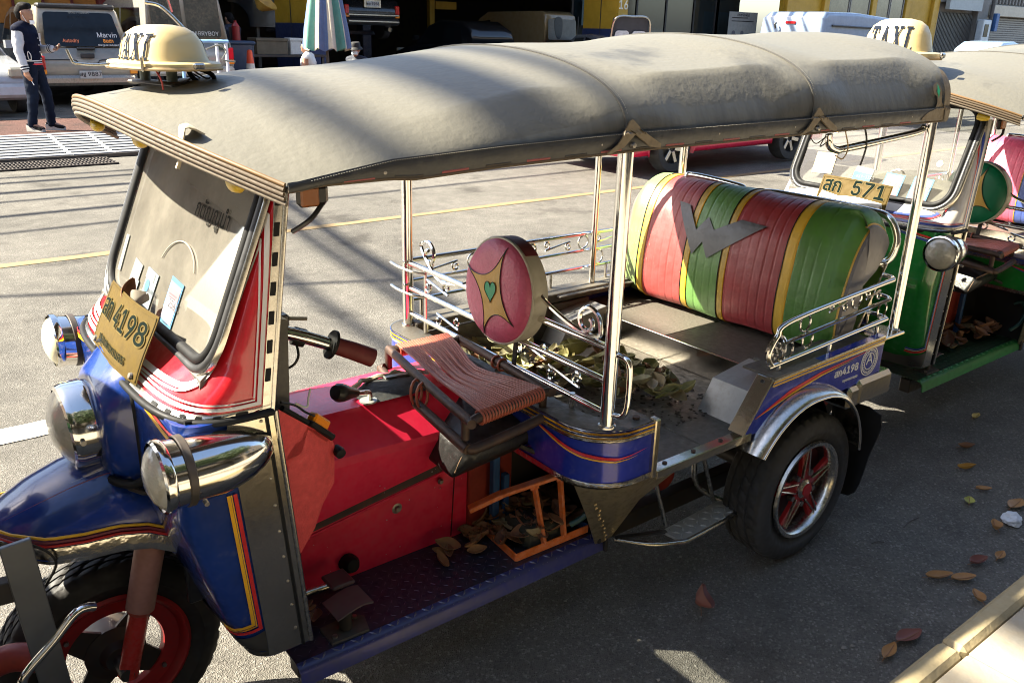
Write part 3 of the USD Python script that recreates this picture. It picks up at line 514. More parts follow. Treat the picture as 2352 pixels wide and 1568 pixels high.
def three_wheeler(k, loc, label, S):
    T = Thing('three_wheel_taxi', label, 'three-wheel taxi', loc); first = k == 0
    # ---- lower cab: leg shields
    for m_ in ((lambda m: m), mir):
        sg, zg = np.meshgrid(np.concatenate([np.linspace(0, .5, 8), np.linspace(.52, .75, 10), np.linspace(.78, 1, 5)]), np.linspace(.34, .968, 24), indexing='ij')
        G = shield(np.stack([sg.ravel(), zg.ravel()], 1)).reshape(sg.shape + (3,))
        sh = T.part('leg_shield', m_(shell(G, .012, flip=True)), S['low'], 35)
        def lift(q, e=.003):
            a = shield(q); a2 = shield(q + A([1e-3, 0])); a2b = shield(q - A([1e-3, 0])); a3 = shield(q + A([0, 1e-3])); N = np.cross(a2 - a2b, a3 - a); N /= np.maximum(np.linalg.norm(N, axis=1, keepdims=True), 1e-12); return a + N * e
        off = 1 if lift(A([[.2, .6]]))[0][1] < shield(A([[.2, .6]]))[0][1] else -1
        xs = lambda z: np.abs(shield(np.stack([0 * z, z], 1))[:, 0] - shield(np.stack([0 * z + .5, z], 1))[:, 0])
        def sm(q):
            w = xs(q[:, 1]); d = q[:, 0]; return np.stack([np.where(d < w, .5 * d / w, np.where(d < w + .0785, .5 + .25 * (d - w) / .0785, .75 + .25 * (d - w - .0785) / .19)), q[:, 1]], 1)
        L = lambda e: (lambda q: lift(sm(q), off * e)); L1 = lambda e: (lambda q: lift(q, off * e))
        zz = np.linspace(.345, .966, 14)
        T.part('steel_band', m_(decal(sbox(0, .345, .098, .966), L(.004), .03)), STEEL, 20, sh)
        T.part('edge_beading', m_(tube(shield(np.stack([0 * zz, zz], 1)) + A([.002, -.003, 0]), .006, 8)), CHD, 50, sh)
        T.part('rubber_seal', m_(tube(L(.006)(np.stack([0 * zz + .018, zz], 1)), .0035, 6)), RUBBER, 50, sh)
        for z in np.linspace(.40, .95, 9): T.part('rivet', m_(lathe([(0, .003), (.003, .002), (.004, 0)], L(.004)(A([[.03, z]]))[0], (0, -1, 0), 8)), BOLT, 40, sh)
        T.part('kick_plate', m_(decal(Polygon([(.098, .345), (.40, .345), (.40, .40), (.23, .395), (.18, .405), (.098, .425)]), L(.003), .02)), mat('black_kick_plate', (.03, .028, .024), .5, dirt=.5, dcol=(.09, .08, .06)), 30, sh)
        for d, wd, mm, dz in ((.107, .008, S['stripe2'], 0), (.1145, .0025, YELLOW if first else WHITES, .009), (.1205, .0075, S['stripe'], .016)):
            pts = [(d, .80), (d, .438 + dz), (.16, .428 + dz), (.20, .430 + dz)]
            T.part('pinstripe', m_(decal(line(pts, wd), L(.0045), .02)), mm, 30, sh)
        for d, wd, mm in ((0, .0075, S['stripe2']), (.0085, .0025, YELLOW if first else WHITES), (.015, .009, S['stripe'])):
            pts = [(.106 + d, .898), (.106 + d, .940 - d)] + [(q, .940 - d + .028 * ((q - .12) / .2) ** 2 + .0 * q) for q in np.linspace(.135, .34, 10)]
            T.part('pinstripe', m_(decal(LineString(pts).buffer(wd / 2, cap_style=2, join_style=2), L(.0045), .02)), mm, 30, sh)
        # apron behind the shield
        ap = [(-1.745, .17, .955), (-1.60, .235, .82), (-1.592, .24, .80), (-1.60, .235, .71), (-1.635, .225, .672), (-1.66, .22, .62), (-1.70, .212, .575), (-1.712, .208, .57), (-1.722, .198, .70)]
        ap = A(ap); T.part('apron', m_(shell(A([ap, ap * .5 + ap[[8, 0, 0, 0, 8, 8, 8, 8, 8]] * .5, ap[[8, 8, 8, 8, 8, 8, 8, 8, 8]] + A([0, 0, .1])]), .004)), S['apron'], 30)
        if first and m_ is not mir:
            e1, e2 = A([-1.735, .176, .953]), A([-1.600, .236, .822])
            T.part('apron_edge', tube(spath([e1, .5 * (e1 + e2) + A([0, 0, .003]), e2], 4), .006, 8), RUBBER, 50)
            rf = T.part('reflector', bar(e1 * .42 + e2 * .58 + A([0, .004, .018]), e1 * .12 + e2 * .88 + A([0, .004, .018]), .024, .03, (0, 0, 1), .004), AMBER)
            T.part('holder', bar(e1 * .5 + e2 * .5 + A([0, 0, .004]), e1 * .02 + e2 * .98 + A([0, 0, .003]), .026, .012), RUBBER, 30, rf)
            T.part('wire', tube(spath([(-1.735, .18, .965), (-1.70, .19, .945), (-1.675, .2, .92), (-1.65, .21, .90)], 5), .0028, 6), WIRE, 50)
            T.part('wire', tube(spath([(-1.70, .19, .95), (-1.68, .18, .94), (-1.67, .19, .955), (-1.66, .2, .97)], 5), .0022, 6), WIREW, 50)
            T.part('rubber_stop', lathe([(0, -.016), (.012, -.012), (.013, .0), (.01, .014), (0, .014)], (-1.585, .235, .785), (0, 1, .2), 12), RUBBER, 50)
        if first or m_ is not mir: lamp(T, .125 if m_ is not mir else 2 * YC - .125, 1 if m_ is not mir else -1, CH, LENS if m_ is not mir else LENSC)
    # ---- upper cab
    vg, zg = np.meshgrid(np.sin(np.linspace(-1, 1, 61) * PI / 2), np.linspace(.962, 1.405, 32), indexing='ij')
    allv = np.linspace(-1, 1, 81)
    win = lambda y0, y1, z0, z1, r: rrect(y0, y1, z0, z1, r)
    G = cabup(np.stack([vg.ravel(), zg.ravel()], 1)).reshape(vg.shape + (3,)); 
    wy0, wy1, wz0, wz1 = .208, .922, 1.066, 1.44
    hole = win(wy0 - .012, wy1 + .012, wz0 - .012, wz1, .07)
    f = []; n0, m0 = vg.shape; I = np.arange(n0 * m0).reshape(n0, m0)
    for i in range(n0 - 1):
        for j in range(m0 - 1):
            c = G[i:i + 2, j:j + 2].reshape(-1, 3).mean(0)
            if not (c[0] < cabup(A([[-1, c[2]]]))[0][0] - .035 * 0 - .004 and hole.contains(Point(c[1], c[2])) and abs(c[0] - WS(c[1:2], c[2:3])[0][0]) < .03): f.append((I[i, j], I[i + 1, j], I[i + 1, j + 1], I[i, j + 1]))
    cab = T.part('cab_shell', (G.reshape(-1, 3), A(f)), S['up'], 35)
    inner = G.reshape(-1, 3) + (A([-1.7, YC, 1.2]) - G.reshape(-1, 3)) * .02; T.part('cab_lining', (inner, A(f)[:, ::-1]), mat('black_lining', (.03, .028, .026), .7), 35, cab)
    def LC(e):
        def fn(q):
            a = cabup(q); a2 = cabup(q + A([2e-3, 0])); a3 = cabup(q + A([0, 2e-3])); N = np.cross(a2 - a, a3 - a); N /= np.maximum(np.linalg.norm(N, axis=1, keepdims=True), 1e-9)
            ctr = a - A([-1.6, YC, 1.2]); sg = np.sign((N * ctr).sum(1)).mean(); return a + N * sg * e
        return fn
    # windscreen: frame, gasket, pane
    fr = lambda q, e=0: WS(q[:, 0], q[:, 1]) + WSN * e
    def band(r0, r1, e0, e1, m, name, parent):
        ring = A(win(wy0, wy1, wz0, wz1, .062).segmentize(.02).exterior.coords)[:-1]; c = A([(wy0 + wy1) / 2, (wz0 + wz1) / 2])
        P = []
        for t in np.linspace(0, PI, 9):
            r = r0 + (r1 - r0) * (1 - math.cos(t)) / 2; e = e0 + (e1 - e0) * math.sin(t); pl = A(Polygon(ring).buffer(r, quad_segs=12).exterior.segmentize(.02).coords)
            L = np.concatenate([[0], np.cumsum(np.linalg.norm(np.diff(pl, axis=0), axis=1))]); s_ = np.linspace(0, L[-1], 181)[:-1]
            k0 = np.argmin(np.abs(np.interp(s_, L, pl[:, 0]) - c[0]) + 9 * (np.interp(s_, L, pl[:, 1]) < c[1])); q = np.stack([np.interp((s_ + s_[k0]) % L[-1], L, pl[:, 0]), np.interp((s_ + s_[k0]) % L[-1], L, pl[:, 1])], 1); P.append(fr(q, e))
        return T.part(name, grid(P, closed=True), m, 40, parent)
    ws = T.part('windscreen', decal(win(wy0, wy1, wz0, wz1, .062), lambda q: fr(q, -.002), .05), S['glass'], False)
    band(-.006, .016, .0, .012, RUBBER, 'gasket', ws); band(.013, .034, -.002, .010, mat('black_rubber_lip', (.02, .02, .021), .4), 'gasket', ws); band(.0325, .041, -.004, .007, CHD, 'bright_trim', ws)
    # chrome edge round the panel with its broken black tape, pin lines in between
    T.part('seam_rubber', tube(LC(.004)(np.stack([np.sin(np.linspace(-1, 1, 81) * PI / 2), 0 * allv + .965], 1)), .008, 8), RUBBER, 50, cab)
    b0 = np.sin(np.linspace(-1, 1, 81) * PI / 2)
    zt = np.linspace(.967, 1.40, 40)
    from scipy.interpolate import RegularGridInterpolator
    zg_, dg_ = np.linspace(.962, 1.402, 36), np.linspace(0, .64, 120); vv_ = 1 - np.linspace(0, 1, 900) ** 2; TV = []
    for z in zg_:
        p = cabup(np.stack([-vv_, 0 * vv_ + z], 1)); Lz = np.concatenate([[0], np.cumsum(np.linalg.norm(np.diff(p, axis=0), axis=1))]); TV.append(-np.interp(dg_, Lz, vv_))
    RG = RegularGridInterpolator((zg_, dg_), A(TV), bounds_error=False, fill_value=None)
    for sgn in (-1, 1):
        def MC(e, sgn=sgn): return lambda q: LC(e)(np.stack([-sgn * RG(np.stack([q[:, 1], np.maximum(q[:, 0], 0)], 1)), q[:, 1]], 1))
        T.part('edge_trim', decal(sbox(0, .967, .022, 1.40), MC(.002), .02), CHD if first else S['up'], 30, cab)
        T.part('edge_trim', tube(MC(.001)(np.stack([0 * zt, zt], 1)), .006, 8), CHD, 50, cab)
        for z in (np.linspace(1.03, 1.37, 7) if first else ()): T.part('black_tape', decal(sbox(.009, z, .020, z + .026), MC(.0035), .02), RUBBER, False, cab)
        def tri(o, w, mm):
            r1 = [(.031 + o, z) for z in np.linspace(.992 + o, 1.352 - 4.2 * o, 14)]
            inner = [(max(.0315 + o, ip(z, [1.10, 1.16, 1.24, 1.30, 1.36], [.122, .098, .072, .052, .030]) - o), z) for z in np.linspace(1.352 - 4.2 * o, 1.10, 14)]
            inner += [tuple(q) for q in spath([(.122 - o, 1.10), (.142 - o, 1.052 - o * .4), (.185, 1.022 - o * .7), (.26, 1.014 - o * .8), (.44, 1.010 - o * .8), (.61, 1.009 - o * .8)], 5)[1:]]
            T.part('pin_line', decal(LineString(r1 + inner).buffer(w / 2, cap_style=2, join_style=1), MC(.0042), .008), mm, 40, cab)
            T.part('pin_line', decal(LineString([(.031 + o - w / 2, .990 + o * .8), (.61, .990 + o * .8)]).buffer(w * .42, cap_style=2, join_style=1), MC(.0046), .008), mm, 40, cab)
        if first or sgn == -1: tri(0, .0085, S['pins']); tri(.0105, .0034, S['pin2'])
    T.part('edge_trim', decal(Polygon([(v, .969) for v in b0] + [(v, .981) for v in b0[::-1]]), LC(.0022), .03), CHD, 30, cab)
    for v in (np.linspace(-.96, -.3, 6) if first else ()): T.part('black_tape', decal(sbox(v, .972, v + .05, .978), LC(.0038), .02), RUBBER, False, cab)
    # things on the glass
    card = lambda y, z, w, h, rot, mm, nm='sticker', e=.0: T.part(nm, decal(affinity.translate(affinity.rotate(sbox(-w / 2, -h / 2, w / 2, h / 2), rot), y, z), lambda q: fr(q, .0012 + e), .05), mm, False, ws)
    if first:
        card(.872, 1.145, .022, .085, -4, PAPER_W); card(.745, 1.108, .062, .085, 6, PAPER_W); card(.735, 1.09, .058, .05, 6, PAPER_G, e=.0008); card(.632, 1.102, .075, .10, 4, PAPER_G); card(.64, 1.14, .06, .022, 4, PAPER_W, e=.0008)
        T.part('sticker_print', decal(circ(.645, 1.115, .014), lambda q: fr(q, .0022), .02), PAPER_B, False, ws)
        T.part('sticker_print', decal(affinity.translate(affinity.scale(text('INSURANCE', .008), -1, 1, origin=(0, 0)), .605, 1.105), lambda q: fr(q, .0022), .02), INK, False, ws)
        card(.475, 1.112, .078, .108, 3, PAPER_B); card(.475, 1.118, .068, .078, 3, mat('pale_tax_disc', (0.2418, 0.2145, 0.234), .5), e=.0008); card(.472, 1.137, .066, .02, 3, PAPER_P, e=.0012)
        T.part('sticker_print', decal(affinity.translate(affinity.scale(affinity.rotate(text('2563', .017, 'Inter', 0), -2), -1, 1, origin=(0, 0)), .457, 1.108), lambda q: fr(q, .0026), .02), INK, False, ws)
        for dz, w_ in ((.148, .05), (.142, .04), (.09, .03)): T.part('sticker_print', decal(sbox(.475 - w_ / 2, .985 + dz, .475 + w_ / 2, .985 + dz + .0025), lambda q: fr(q, .0026), .02), INKR if dz > .1 else INK, False, ws)
        T.part('faded_letters', decal(affinity.translate(affinity.scale(text('กตัญญูนำ', .035, 'NotoSansThai', 1), -1, 1, origin=(0, 0)), .40, 1.30), lambda q: fr(q, .001), .02), GREYL, False, ws)
        T.part('grab_arc', tube([fr(A([[.50 + .11 * math.cos(t), 1.165 + .075 * math.sin(t)]]), .0012)[0] for t in np.linspace(.3, 2.7, 20)], .0016, 5), mat('wiper_smear', (.22, .2, .16), .8), 50, ws)
    else:
        card(.80, 1.16, .10, .09, -3, mat('orange_print', (0.2232, 0.1512, 0.072), .5)); card(.60, 1.11, .085, .11, 4, PAPER_W); card(.60, 1.125, .085, .035, 4, PAPER_B, e=.0008)
        T.part('sticker_print', decal(affinity.translate(affinity.scale(text('02-869-3333', .012), -1, 1, origin=(0, 0)), .60, 1.12), lambda q: fr(q, .0026), .02), PAPER_W, False, ws)
        for y, t in ((.455, '2564'), (.33, '2563')):
            card(y, 1.10, .085, .115, 3, PAPER_B); card(y, 1.102, .074, .10, 3, PAPER_P, e=.0008); card(y - .006, 1.11, .05, .02, 3, PAPER_W, e=.0012)
            T.part('sticker_print', decal(affinity.translate(affinity.scale(text(t, .018), -1, 1, origin=(0, 0)), y - .012, 1.105), lambda q: fr(q, .0026), .02), INK, False, ws)
        for y, z in ((.80, 1.30), (.29, 1.22)): T.part('sticker_print', decal(circ(y, z, .014, 8), lambda q: fr(q, .0012), .02), GOLDV, False, ws)
    # number plate on two tilted brackets
    ny = A([0, -1, 0]); 
    if first: plate(T, [('สก 4198', .050, .0, 1, 1.12), ('กรุงเทพมหานคร', .020, -.053, 1, 1.15)], None, (-1.945, .545, 1.060), A([0.02, -1, 0.]), A([.385, 0, .923]))
    else: plate(T, [('สก  571', .060, -.012, 2, 1.0)], None, (-1.955, .57, 1.075), A([0.0, -1, -.02]), A([.3, 0, .95]), .33, .11, True)
    # ---- nose with the headlamp
    P = []
    for x, z0, z1, hw in ((-1.90, .70, 1.03, .165), (-1.955, .70, 1.012, .150), (-1.985, .712, .985, .135), (-2.012, .73, .965, .118), (-2.022, .76, .945, .10), (-2.024, .80, .90, .05)):
        a = np.linspace(0, 2 * PI, 41)[:-1]; n = 3.2 if x > -2.0 else 2.6
        P.append(np.stack([0 * a + x, YC + np.sign(np.cos(a)) * np.abs(np.cos(a)) ** (2 / n) * hw, (z0 + z1) / 2 + np.sign(np.sin(a)) * np.abs(np.sin(a)) ** (2 / n) * (z1 - z0) / 2], 1))
    ns = T.part('nose', grid(P, closed=True), S['low'], 40)
    T.part('nose_gasket', tube(A(P[1]) * [1, 1, 1] + A([-.004, 0, 0]), .007, 8, closed=True), RUBBER, 50, ns)
    hl = T.part('headlamp', lathe([(.078, .006), (.094, -.004), (.098, -.014), (.098, -.05), (.094, -.062), (.086, -.066)][::-1], (-2.012, YC, .853), (1, 0, 0.06), 40), CH, 40)
    T.part('lens', lathe([(0, -.094), (.03, -.091), (.06, -.08), (.085, -.062)], (-2.014, YC, .853), (1, 0, .06), 36), LENS, 50, hl)
    T.part('gasket', tube(A([(-2.010, YC + .101 * math.cos(t), .853 + .101 * math.sin(t)) for t in np.linspace(0, 2 * PI, 37)[:-1]]), .007, 8, closed=True), RUBBER, 50, hl)
    T.part('screw', cyl((-2.06, YC - .098, .85), (-2.06, YC - .108, .85), .006, 8), BOLT, 30, hl)
    T.part('wire_bundle', tube(spath([(-2.0, .60, .755), (-2.02, .5, .742), (-1.985, .42, .745), (-1.955, .40, .765)], 6), .010, 8), RUBBER, 50)
    T.part('wire_bundle', tube(spath([(-1.99, .62, .75), (-2.0, .5, .73), (-1.97, .43, .72), (-1.94, .38, .73), (-1.945, .36, .76)], 6), .007, 8), DARKSTEEL, 50)
    # ---- front fender, fork and wheel
    U = np.linspace(0, 1, 26); V = np.linspace(-1, 1, 31); uu = [0, .04, .12, .25, .4, .55, .68, .82, 1]
    fx_ = -2.275 + .455 * U; cz = ip(U, uu, [.645, .672, .70, .732, .757, .772, .765, .735, .66]); ez = ip(U, uu, [.640, .640, .628, .612, .606, .604, .588, .55, .478]); hw_ = ip(U, uu, [.012, .055, .095, .128, .14, .145, .146, .146, .146])
    P = A([[(x, YC + v * h, e + (c - e) * max(0, 1 - abs(v) ** 2.4) ** .55) for v in V] for x, c, e, h in zip(fx_, cz, ez, hw_)])
    fe = T.part('front_fender', shell(P, .006, flip=True), S['low'], 40)
    for sd in (0, -1):
        e = P[:, sd]; o = -1 if sd == 0 else 1
        T.part('bright_trim', shell(A([e + A([0, o * .004, .030 * 1]), e + A([0, o * .007, .012]), e + A([0, o * .005, -.008])]), .002), chrome('dented_steel_trim', (.66, .62, .54), .16, .3, .9), 30, fe)
        for dz, r, m in ((.036, .0032, S['stripe2']), (.045, .0036, MAROONV), (.054, .0034, S['stripe'])):
            q = P[:, 1 if sd == 0 else -2] * .0 + e; q = e + A([0, -o * .001, dz]) + A([0, o * .004, 0]); T.part('pinstripe', tube(q[1:], r, 6), m, 50, fe)
    T.part('crest_trim', tube(P[1:22, 8] + A([0, -.002, .003]), .0026, 6), CHD, 50, fe); T.part('pinstripe', tube(P[2:20, 7] + A([0, -.002, .003]), .003, 6), MAROONV, 50, fe)
    T.part('wheel_well', cat([bbox(-1.90, -1.80, .41, .43, .40, .74), bbox(-1.82, -1.80, .43, .70, .36, .75)]), BLACK)
    fw = disc_wheel(T, 'front_wheel', (-2.05, .51, .25), .252, .115, .168, True, False)
    for y in (.462, .668):
        fk = T.part('fork_leg', cyl((-1.998, y, .405), (-2.045, y, .235), .023, 16), mat('red_fork_paint', (.48, .022, .012), .3, coat=.4, dirt=.25, dcol=(.06, .03, .02), scale=16)); T.part('shock_cover', cyl((-1.93, y, .66), (-1.998, y, .405), .034, 20, .032), SHOCK, 40, fk); T.part('collar', cyl((-1.997, y, .412), (-2.003, y, .395), .026, 16), REDRUST, 40, fk)
    T.part('axle', cyl((-2.05, .44, .25), (-2.05, .69, .25), .016, 12), DARKSTEEL, 40, fw)
    T.part('dashboard', hull([(x, y, z) for x, z in ((-1.90, .93), (-1.885, 1.04), (-1.83, 1.085), (-1.755, 1.15), (-1.70, 1.13), (-1.71, .90)) for y in (.20, .93)]), mat('dark_dashboard', (.05, .045, .04), .6, dirt=.5, dcol=(.2, .18, .14)), 30)
    # ---- steering column, grips, switches, mirror
    hb = T.part('handlebar', tube(spath([(-1.80, .50, .80), (-1.80, .50, 1.02), (-1.775, .42, 1.062), (-1.66, .345, 1.055), (-1.53, .315, 1.000)], 5), .015, 10), CH, 50)
    T.part('grip', tube([(-1.545, .318, 1.008), (-1.50, .312, .986), (-1.455, .303, .962)], [.020, .0215, .0225], 16), GRIP, 40, hb)
    T.part('grip_flange', cyl((-1.552, .319, 1.011), (-1.546, .318, 1.008), .034, 20), RUBBER, 40, hb)
    T.part('switch', bbox(-1.675, -1.640, .33, .36, 1.065, 1.095), BLACK, 30, hb); T.part('switch', cyl((-1.64, .34, 1.083), (-1.60, .33, 1.078), .0045, 8), BOLT, 40, hb); T.part('clamp', cyl((-1.63, .345, 1.04), (-1.605, .338, 1.03), .021, 14), BLACK, 40, hb)
    T.part('cable', tube(spath([(-1.66, .33, 1.045), (-1.66, .31, 1.015), (-1.685, .32, .99), (-1.72, .36, .985)], 6), .003, 6), WIRE, 50, hb); T.part('cable', tube(spath([(-1.63, .33, 1.03), (-1.635, .31, 1.0), (-1.66, .32, .975), (-1.72, .38, .96)], 6), .003, 6), WIRE, 50, hb)
    T.part('handlebar', tube(spath([(-1.80, .62, .80), (-1.80, .62, 1.02), (-1.775, .71, 1.062), (-1.66, .785, 1.055), (-1.53, .815, 1.0)], 5), .015, 10), CH, 50)
    mi = T.part('rear_view_mirror', bbox(-1.69, -1.625, .135, .155, 1.365, 1.408, .01), BLACK); T.part('mirror_back', bbox(-1.687, -1.65, .128, .136, 1.369, 1.404, .003), mat('amber_mirror_back', (.22, .07, .015), .35, dirt=.3), 30, mi)
    T.part('mirror_arm', tube(spath([(-1.64, .14, 1.37), (-1.67, .13, 1.345), (-1.70, .15, 1.32)], 4), .005, 6), BLACK, 50, mi)
    return T
def loft_x(secs):
    """sections [(x, [(y, z) ...])] -> open sheet grid"""
    return A([[(x, y, z) for y, z in s] for x, s in secs])
def three_wheeler_body(T, k, S, detail=True):
    first = k == 0
    # ---- tunnel between the foot boards
    def tun(x, dz=0):
        rise = .057 * (x + 1.52) / .41
        return [(.478, .25), (.472, .452 + rise), (.455, .478 + rise), (.433, .625 - .02 * (x + 1.5)), (.44, .645 - .02 * (x + 1.5)), (.520, .722 - .02 * (x + 1.5)), (.535, .732 - .02 * (x + 1.5)), (.70, .735 - .02 * (x + 1.5)), (.76, .715), (.76, .25)]
    xs = np.linspace(-1.74, -1.02, 14)
    tu = T.part('engine_tunnel', shell(loft_x([(x, tun(x)) for x in xs]), .006), S['box'], 25)
    T.part('tunnel_end', flat(Polygon([(y, z) for y, z in tun(-1.02)]), (-1.02, 0, 0), (0, 1, 0), (0, 0, 1), .004), S['box'], 30, tu)
    gr = A([(x, .464, .466 + .057 * (x + 1.52) / .41) for x in xs]); w = np.linspace(.35, 1, len(xs))
    T.part('seam_gap', shell(A([gr + A([0, 0, 1])[None] * (.019 * w)[:, None] + A([0, -.006, 0]), gr + A([0, -.013, 0]), gr - A([0, 0, 1])[None] * (.012 * w)[:, None] + A([0, -.013, 0])]), .003), mat('rusty_gap', (.03, .014, .01), .6, dirt=.4, dcol=(.2, .04, .015), scale=18), 30, tu)
    T.part('seam_lip', tube(gr + A([0, -.014, -.015]), .004, 6), S['box'], 50, tu)
    random.seed(77); spk = []
    for i in range(34):
        x, z = random.uniform(-1.62, -1.05), random.uniform(.27, .60); y = np.interp(z, [.25, .452, .478, .625], [.478, .472, .455, .433]) - .0012; r_ = random.uniform(.0008, .0022); spk.append(lathe([(0, -.0006), (r_, 0)], (x, y, z), (0, 1, 0), 6))
    T.part('paint_specks', cat(spk), WHITES, False, tu, kind='stuff')
    for x, z0_, z1_ in ((-1.115, .26, .50), (-1.60, .27, .44)): T.part('panel_joint', tube([(x, .477, z0_), (x + .01, .470, z1_)], .0018, 5), mat('joint_grime', (.06, .01, .012), .7), 50, tu)
    for x, z in ((-1.16, .465),): T.part('bolt', lathe([(0, -.006), (.006, -.006), (.010, 0)], (x, np.interp(z, [.25, .452, .478, .625], [.478, .472, .455, .433]), z), (0, 1, 0), 8), BOLT, 30, tu)
    bl = T.part('bolt', lathe([(0, -.012), (.008, -.012), (.009, -.004), (.016, -.003), (.018, 0)], (-1.30, .476, .42), (0, 1, 0), 12), BOLT, 30, tu)
    # gear stick with its torn gaiter
    ga = T.part('gaiter', hull([(-1.36, .52, .735), (-1.14, .525, .73), (-1.13, .62, .738), (-1.28, .66, .742), (-1.36, .60, .738), (-1.30, .56, .748), (-1.16, .58, .75)]), mat('torn_black_gaiter', (.02, .02, .02), .75, dirt=.3, dcol=(.1, .09, .07), scale=20, bump=.8, bscale=40), 30, tu)
    random.seed(5 + k)
    T.part('torn_edge', tube(spath([(-1.36 + .22 * t + random.uniform(-.01, .01), .60 + .05 * math.sin(t * 3) + random.uniform(-.006, .006), .745 + random.uniform(0, .012)) for t in np.linspace(0, 1, 9)], 4), .007, 6), mat('frayed_canvas', (.4, .35, .25), .8, dirt=.3), 50, tu)
    T.part('bracket_plate', flat(Polygon([(0, 0), (.11, -.012), (.13, -.04), (.12, -.055), (.10, -.03), (.0, -.018)]), (-1.24, .64, .747), (1, 0, 0), (0, 1, 0), .005), FLOORPLATE, 30, tu); T.part('bracket_plate', flat(circ(0, 0, .024), (-1.345, .535, .738), (1, 0, 0), (0, 1, 0), .004), FLOORPLATE, 30, tu)
    gs = T.part('gear_stick', tube(spath([(-1.34, .535, .74), (-1.345, .53, .765), (-1.375, .52, .775), (-1.41, .505, .79)], 5), .0075, 8), CHD, 50)
    T.part('knob', lathe([(0, -.004), (.012, -.004), (.017, .02), (.024, .045), (.025, .062), (.019, .074), (0, .078)], (-1.395, .512, .783), (-.9, -.25, .32), 20), BLACK, 50, gs)
    # ---- foot boards with tread, both sides
    for m_ in ((lambda m: m), mir):
        fb = T.part('foot_board', m_(shell(loft_x([(x, [(.50, .25), (.30, .25), (.243, .25)]) for x in np.linspace(-1.72, -.735, 6)]), .004)), mat('grimy_board_%d' % k, (.022, .024, .045) if first else (.02, .06, .03), .35, dirt=.5, dcol=(.05, .045, .042), scale=7, bump=.3), 30); T.part('rolled_edge', m_(shell(loft_x([(x, [(.2429, .25), (.228, .246), (.219, .236), (.214, .205)]) for x in np.linspace(-1.72, -.735, 6)]), .004)), S['board'], 40, fb)
        if m_ is mir: continue
        out = []; i = 0
        for x in np.arange(-1.70, -.745, .026):
            for j, y in enumerate(np.arange(.238, .47, .026)):
                a = PI / 4 + PI / 2 * ((i + j) % 2); c, s = math.cos(a), math.sin(a); L, w = .0150, .0050
                out.append(hull([(x + L * c, y + L * s, .2502), (x - L * c, y - L * s, .2502), (x - w * s, y + w * c, .2502), (x + w * s, y - w * c, .2502), (x + .4 * L * c, y + .4 * L * s, .2545), (x - .4 * L * c, y - .4 * L * s, .2545)]))
            for z in (.238, .222):
                a = PI / 4 + PI / 2 * (i % 2); L, w = .010, .004; yy = .2205 if z > .23 else .216; c, s = math.cos(a), math.sin(a)
                out.append(hull([(x + L * c, yy, z + L * s), (x - L * c, yy, z - L * s), (x - w * s, yy, z + w * c), (x + w * s, yy, z - w * c), (x, yy - .003, z)]))
            i += 1
        T.part('tread_relief', cat(out), mat('worn_tread_%d' % k, tuple(A((.15, .15, .21) if first else (.12, .26, .1))), .32, metal=.45, dirt=.3, dcol=(.05, .045, .045), scale=12), 20, fb, kind='stuff')
        pd = T.part('pedal', shell(A([[(x, y, .325 + .016 * math.sin((x + 1.60) * 22) * (x > -1.60) - .25 * max(0, x + 1.53) * .4) for y in (.245, .275, .305, .33)] for x in np.linspace(-1.605, -1.505, 8)]), .004), mat('worn_pedal', (.13, .08, .075), .55, metal=.3, dirt=.5, dcol=(.2, .17, .13)), 30)
        T.part('post', cyl((-1.565, .285, .252), (-1.565, .285, .325), .017, 14), DARKSTEEL, 40, pd); T.part('base', hull([(x + 0, y, z) for x, y in ((-1.62, .25), (-1.52, .245), (-1.505, .30), (-1.53, .325), (-1.62, .32)) for z in (.254, .261)]), DECK, 30, pd)
        for x, y in ((-1.605, .265), (-1.53, .305)): T.part('bolt', cyl((x, y, .26), (x, y, .268), .007, 6), BOLT, 30, pd)
        p2 = T.part('pedal', bbox(-1.56, -1.495, .36, .43, .318, .330, .004), mat('worn_pedal'), 30); T.part('arm', tube(spath([(-1.74, .40, .35), (-1.68, .405, .318), (-1.60, .40, .316), (-1.52, .395, .314)], 4), .010, 8), CHD, 50, p2); T.part('boot', lathe([(.0, .03), (.018, .026), (.026, .01), (.026, -.02)], (-1.46, .462, .31), (0, -1, .2), 14), RUBBER, 50, p2)
    T.part('foot_well_wall', cat([bbox(-.735, -.722, .20, .93, .20, .57), bbox(-1.02, -.735, .47, .49, .20, .56)]), mat('grimy_black_wall', (.025, .022, .02), .5, dirt=.5, dcol=(.06, .045, .035)), 30)
    fl = T.part('angle_brace', tube([(-1.0, .30, .60), (-.90, .205, .545), (-.795, .195, .50), (-.765, .20, .25)], .007, 6), DARKSTEEL, False)
    for p in ((-.77, .192, .47), (-.75, .196, .28), (-.93, .195, .555)): T.part('bolt', cyl(p, A(p) - A([0, .012, 0]), .010, 8), BOLT, 30, fl)
    T.part('hose', tube(spath([(-.83, .25, .46), (-.81, .22, .47), (-.80, .20, .42), (-.82, .21, .36), (-.86, .23, .33)], 5), .009, 8), mat('green_hose', (.02, .07, .06), .4), 50)
    gu = T.part('gusset', shell(A([[(-.965, .115, .555), (-.78, .03, .552), (-.59, .035, .545)], [(-.86, .17, .40), (-.78, .13, .40), (-.70, .11, .42)], [(-.775, .205, .245), (-.745, .205, .24), (-.715, .20, .25)]]), .005), mat('tarnished_brass_sheet', (.46, .37, .22), .3, metal=.85, dirt=.3, dcol=(.06, .045, .03), scale=9, bump=.5, bscale=30), 30)
    wl = []; random.seed(3)
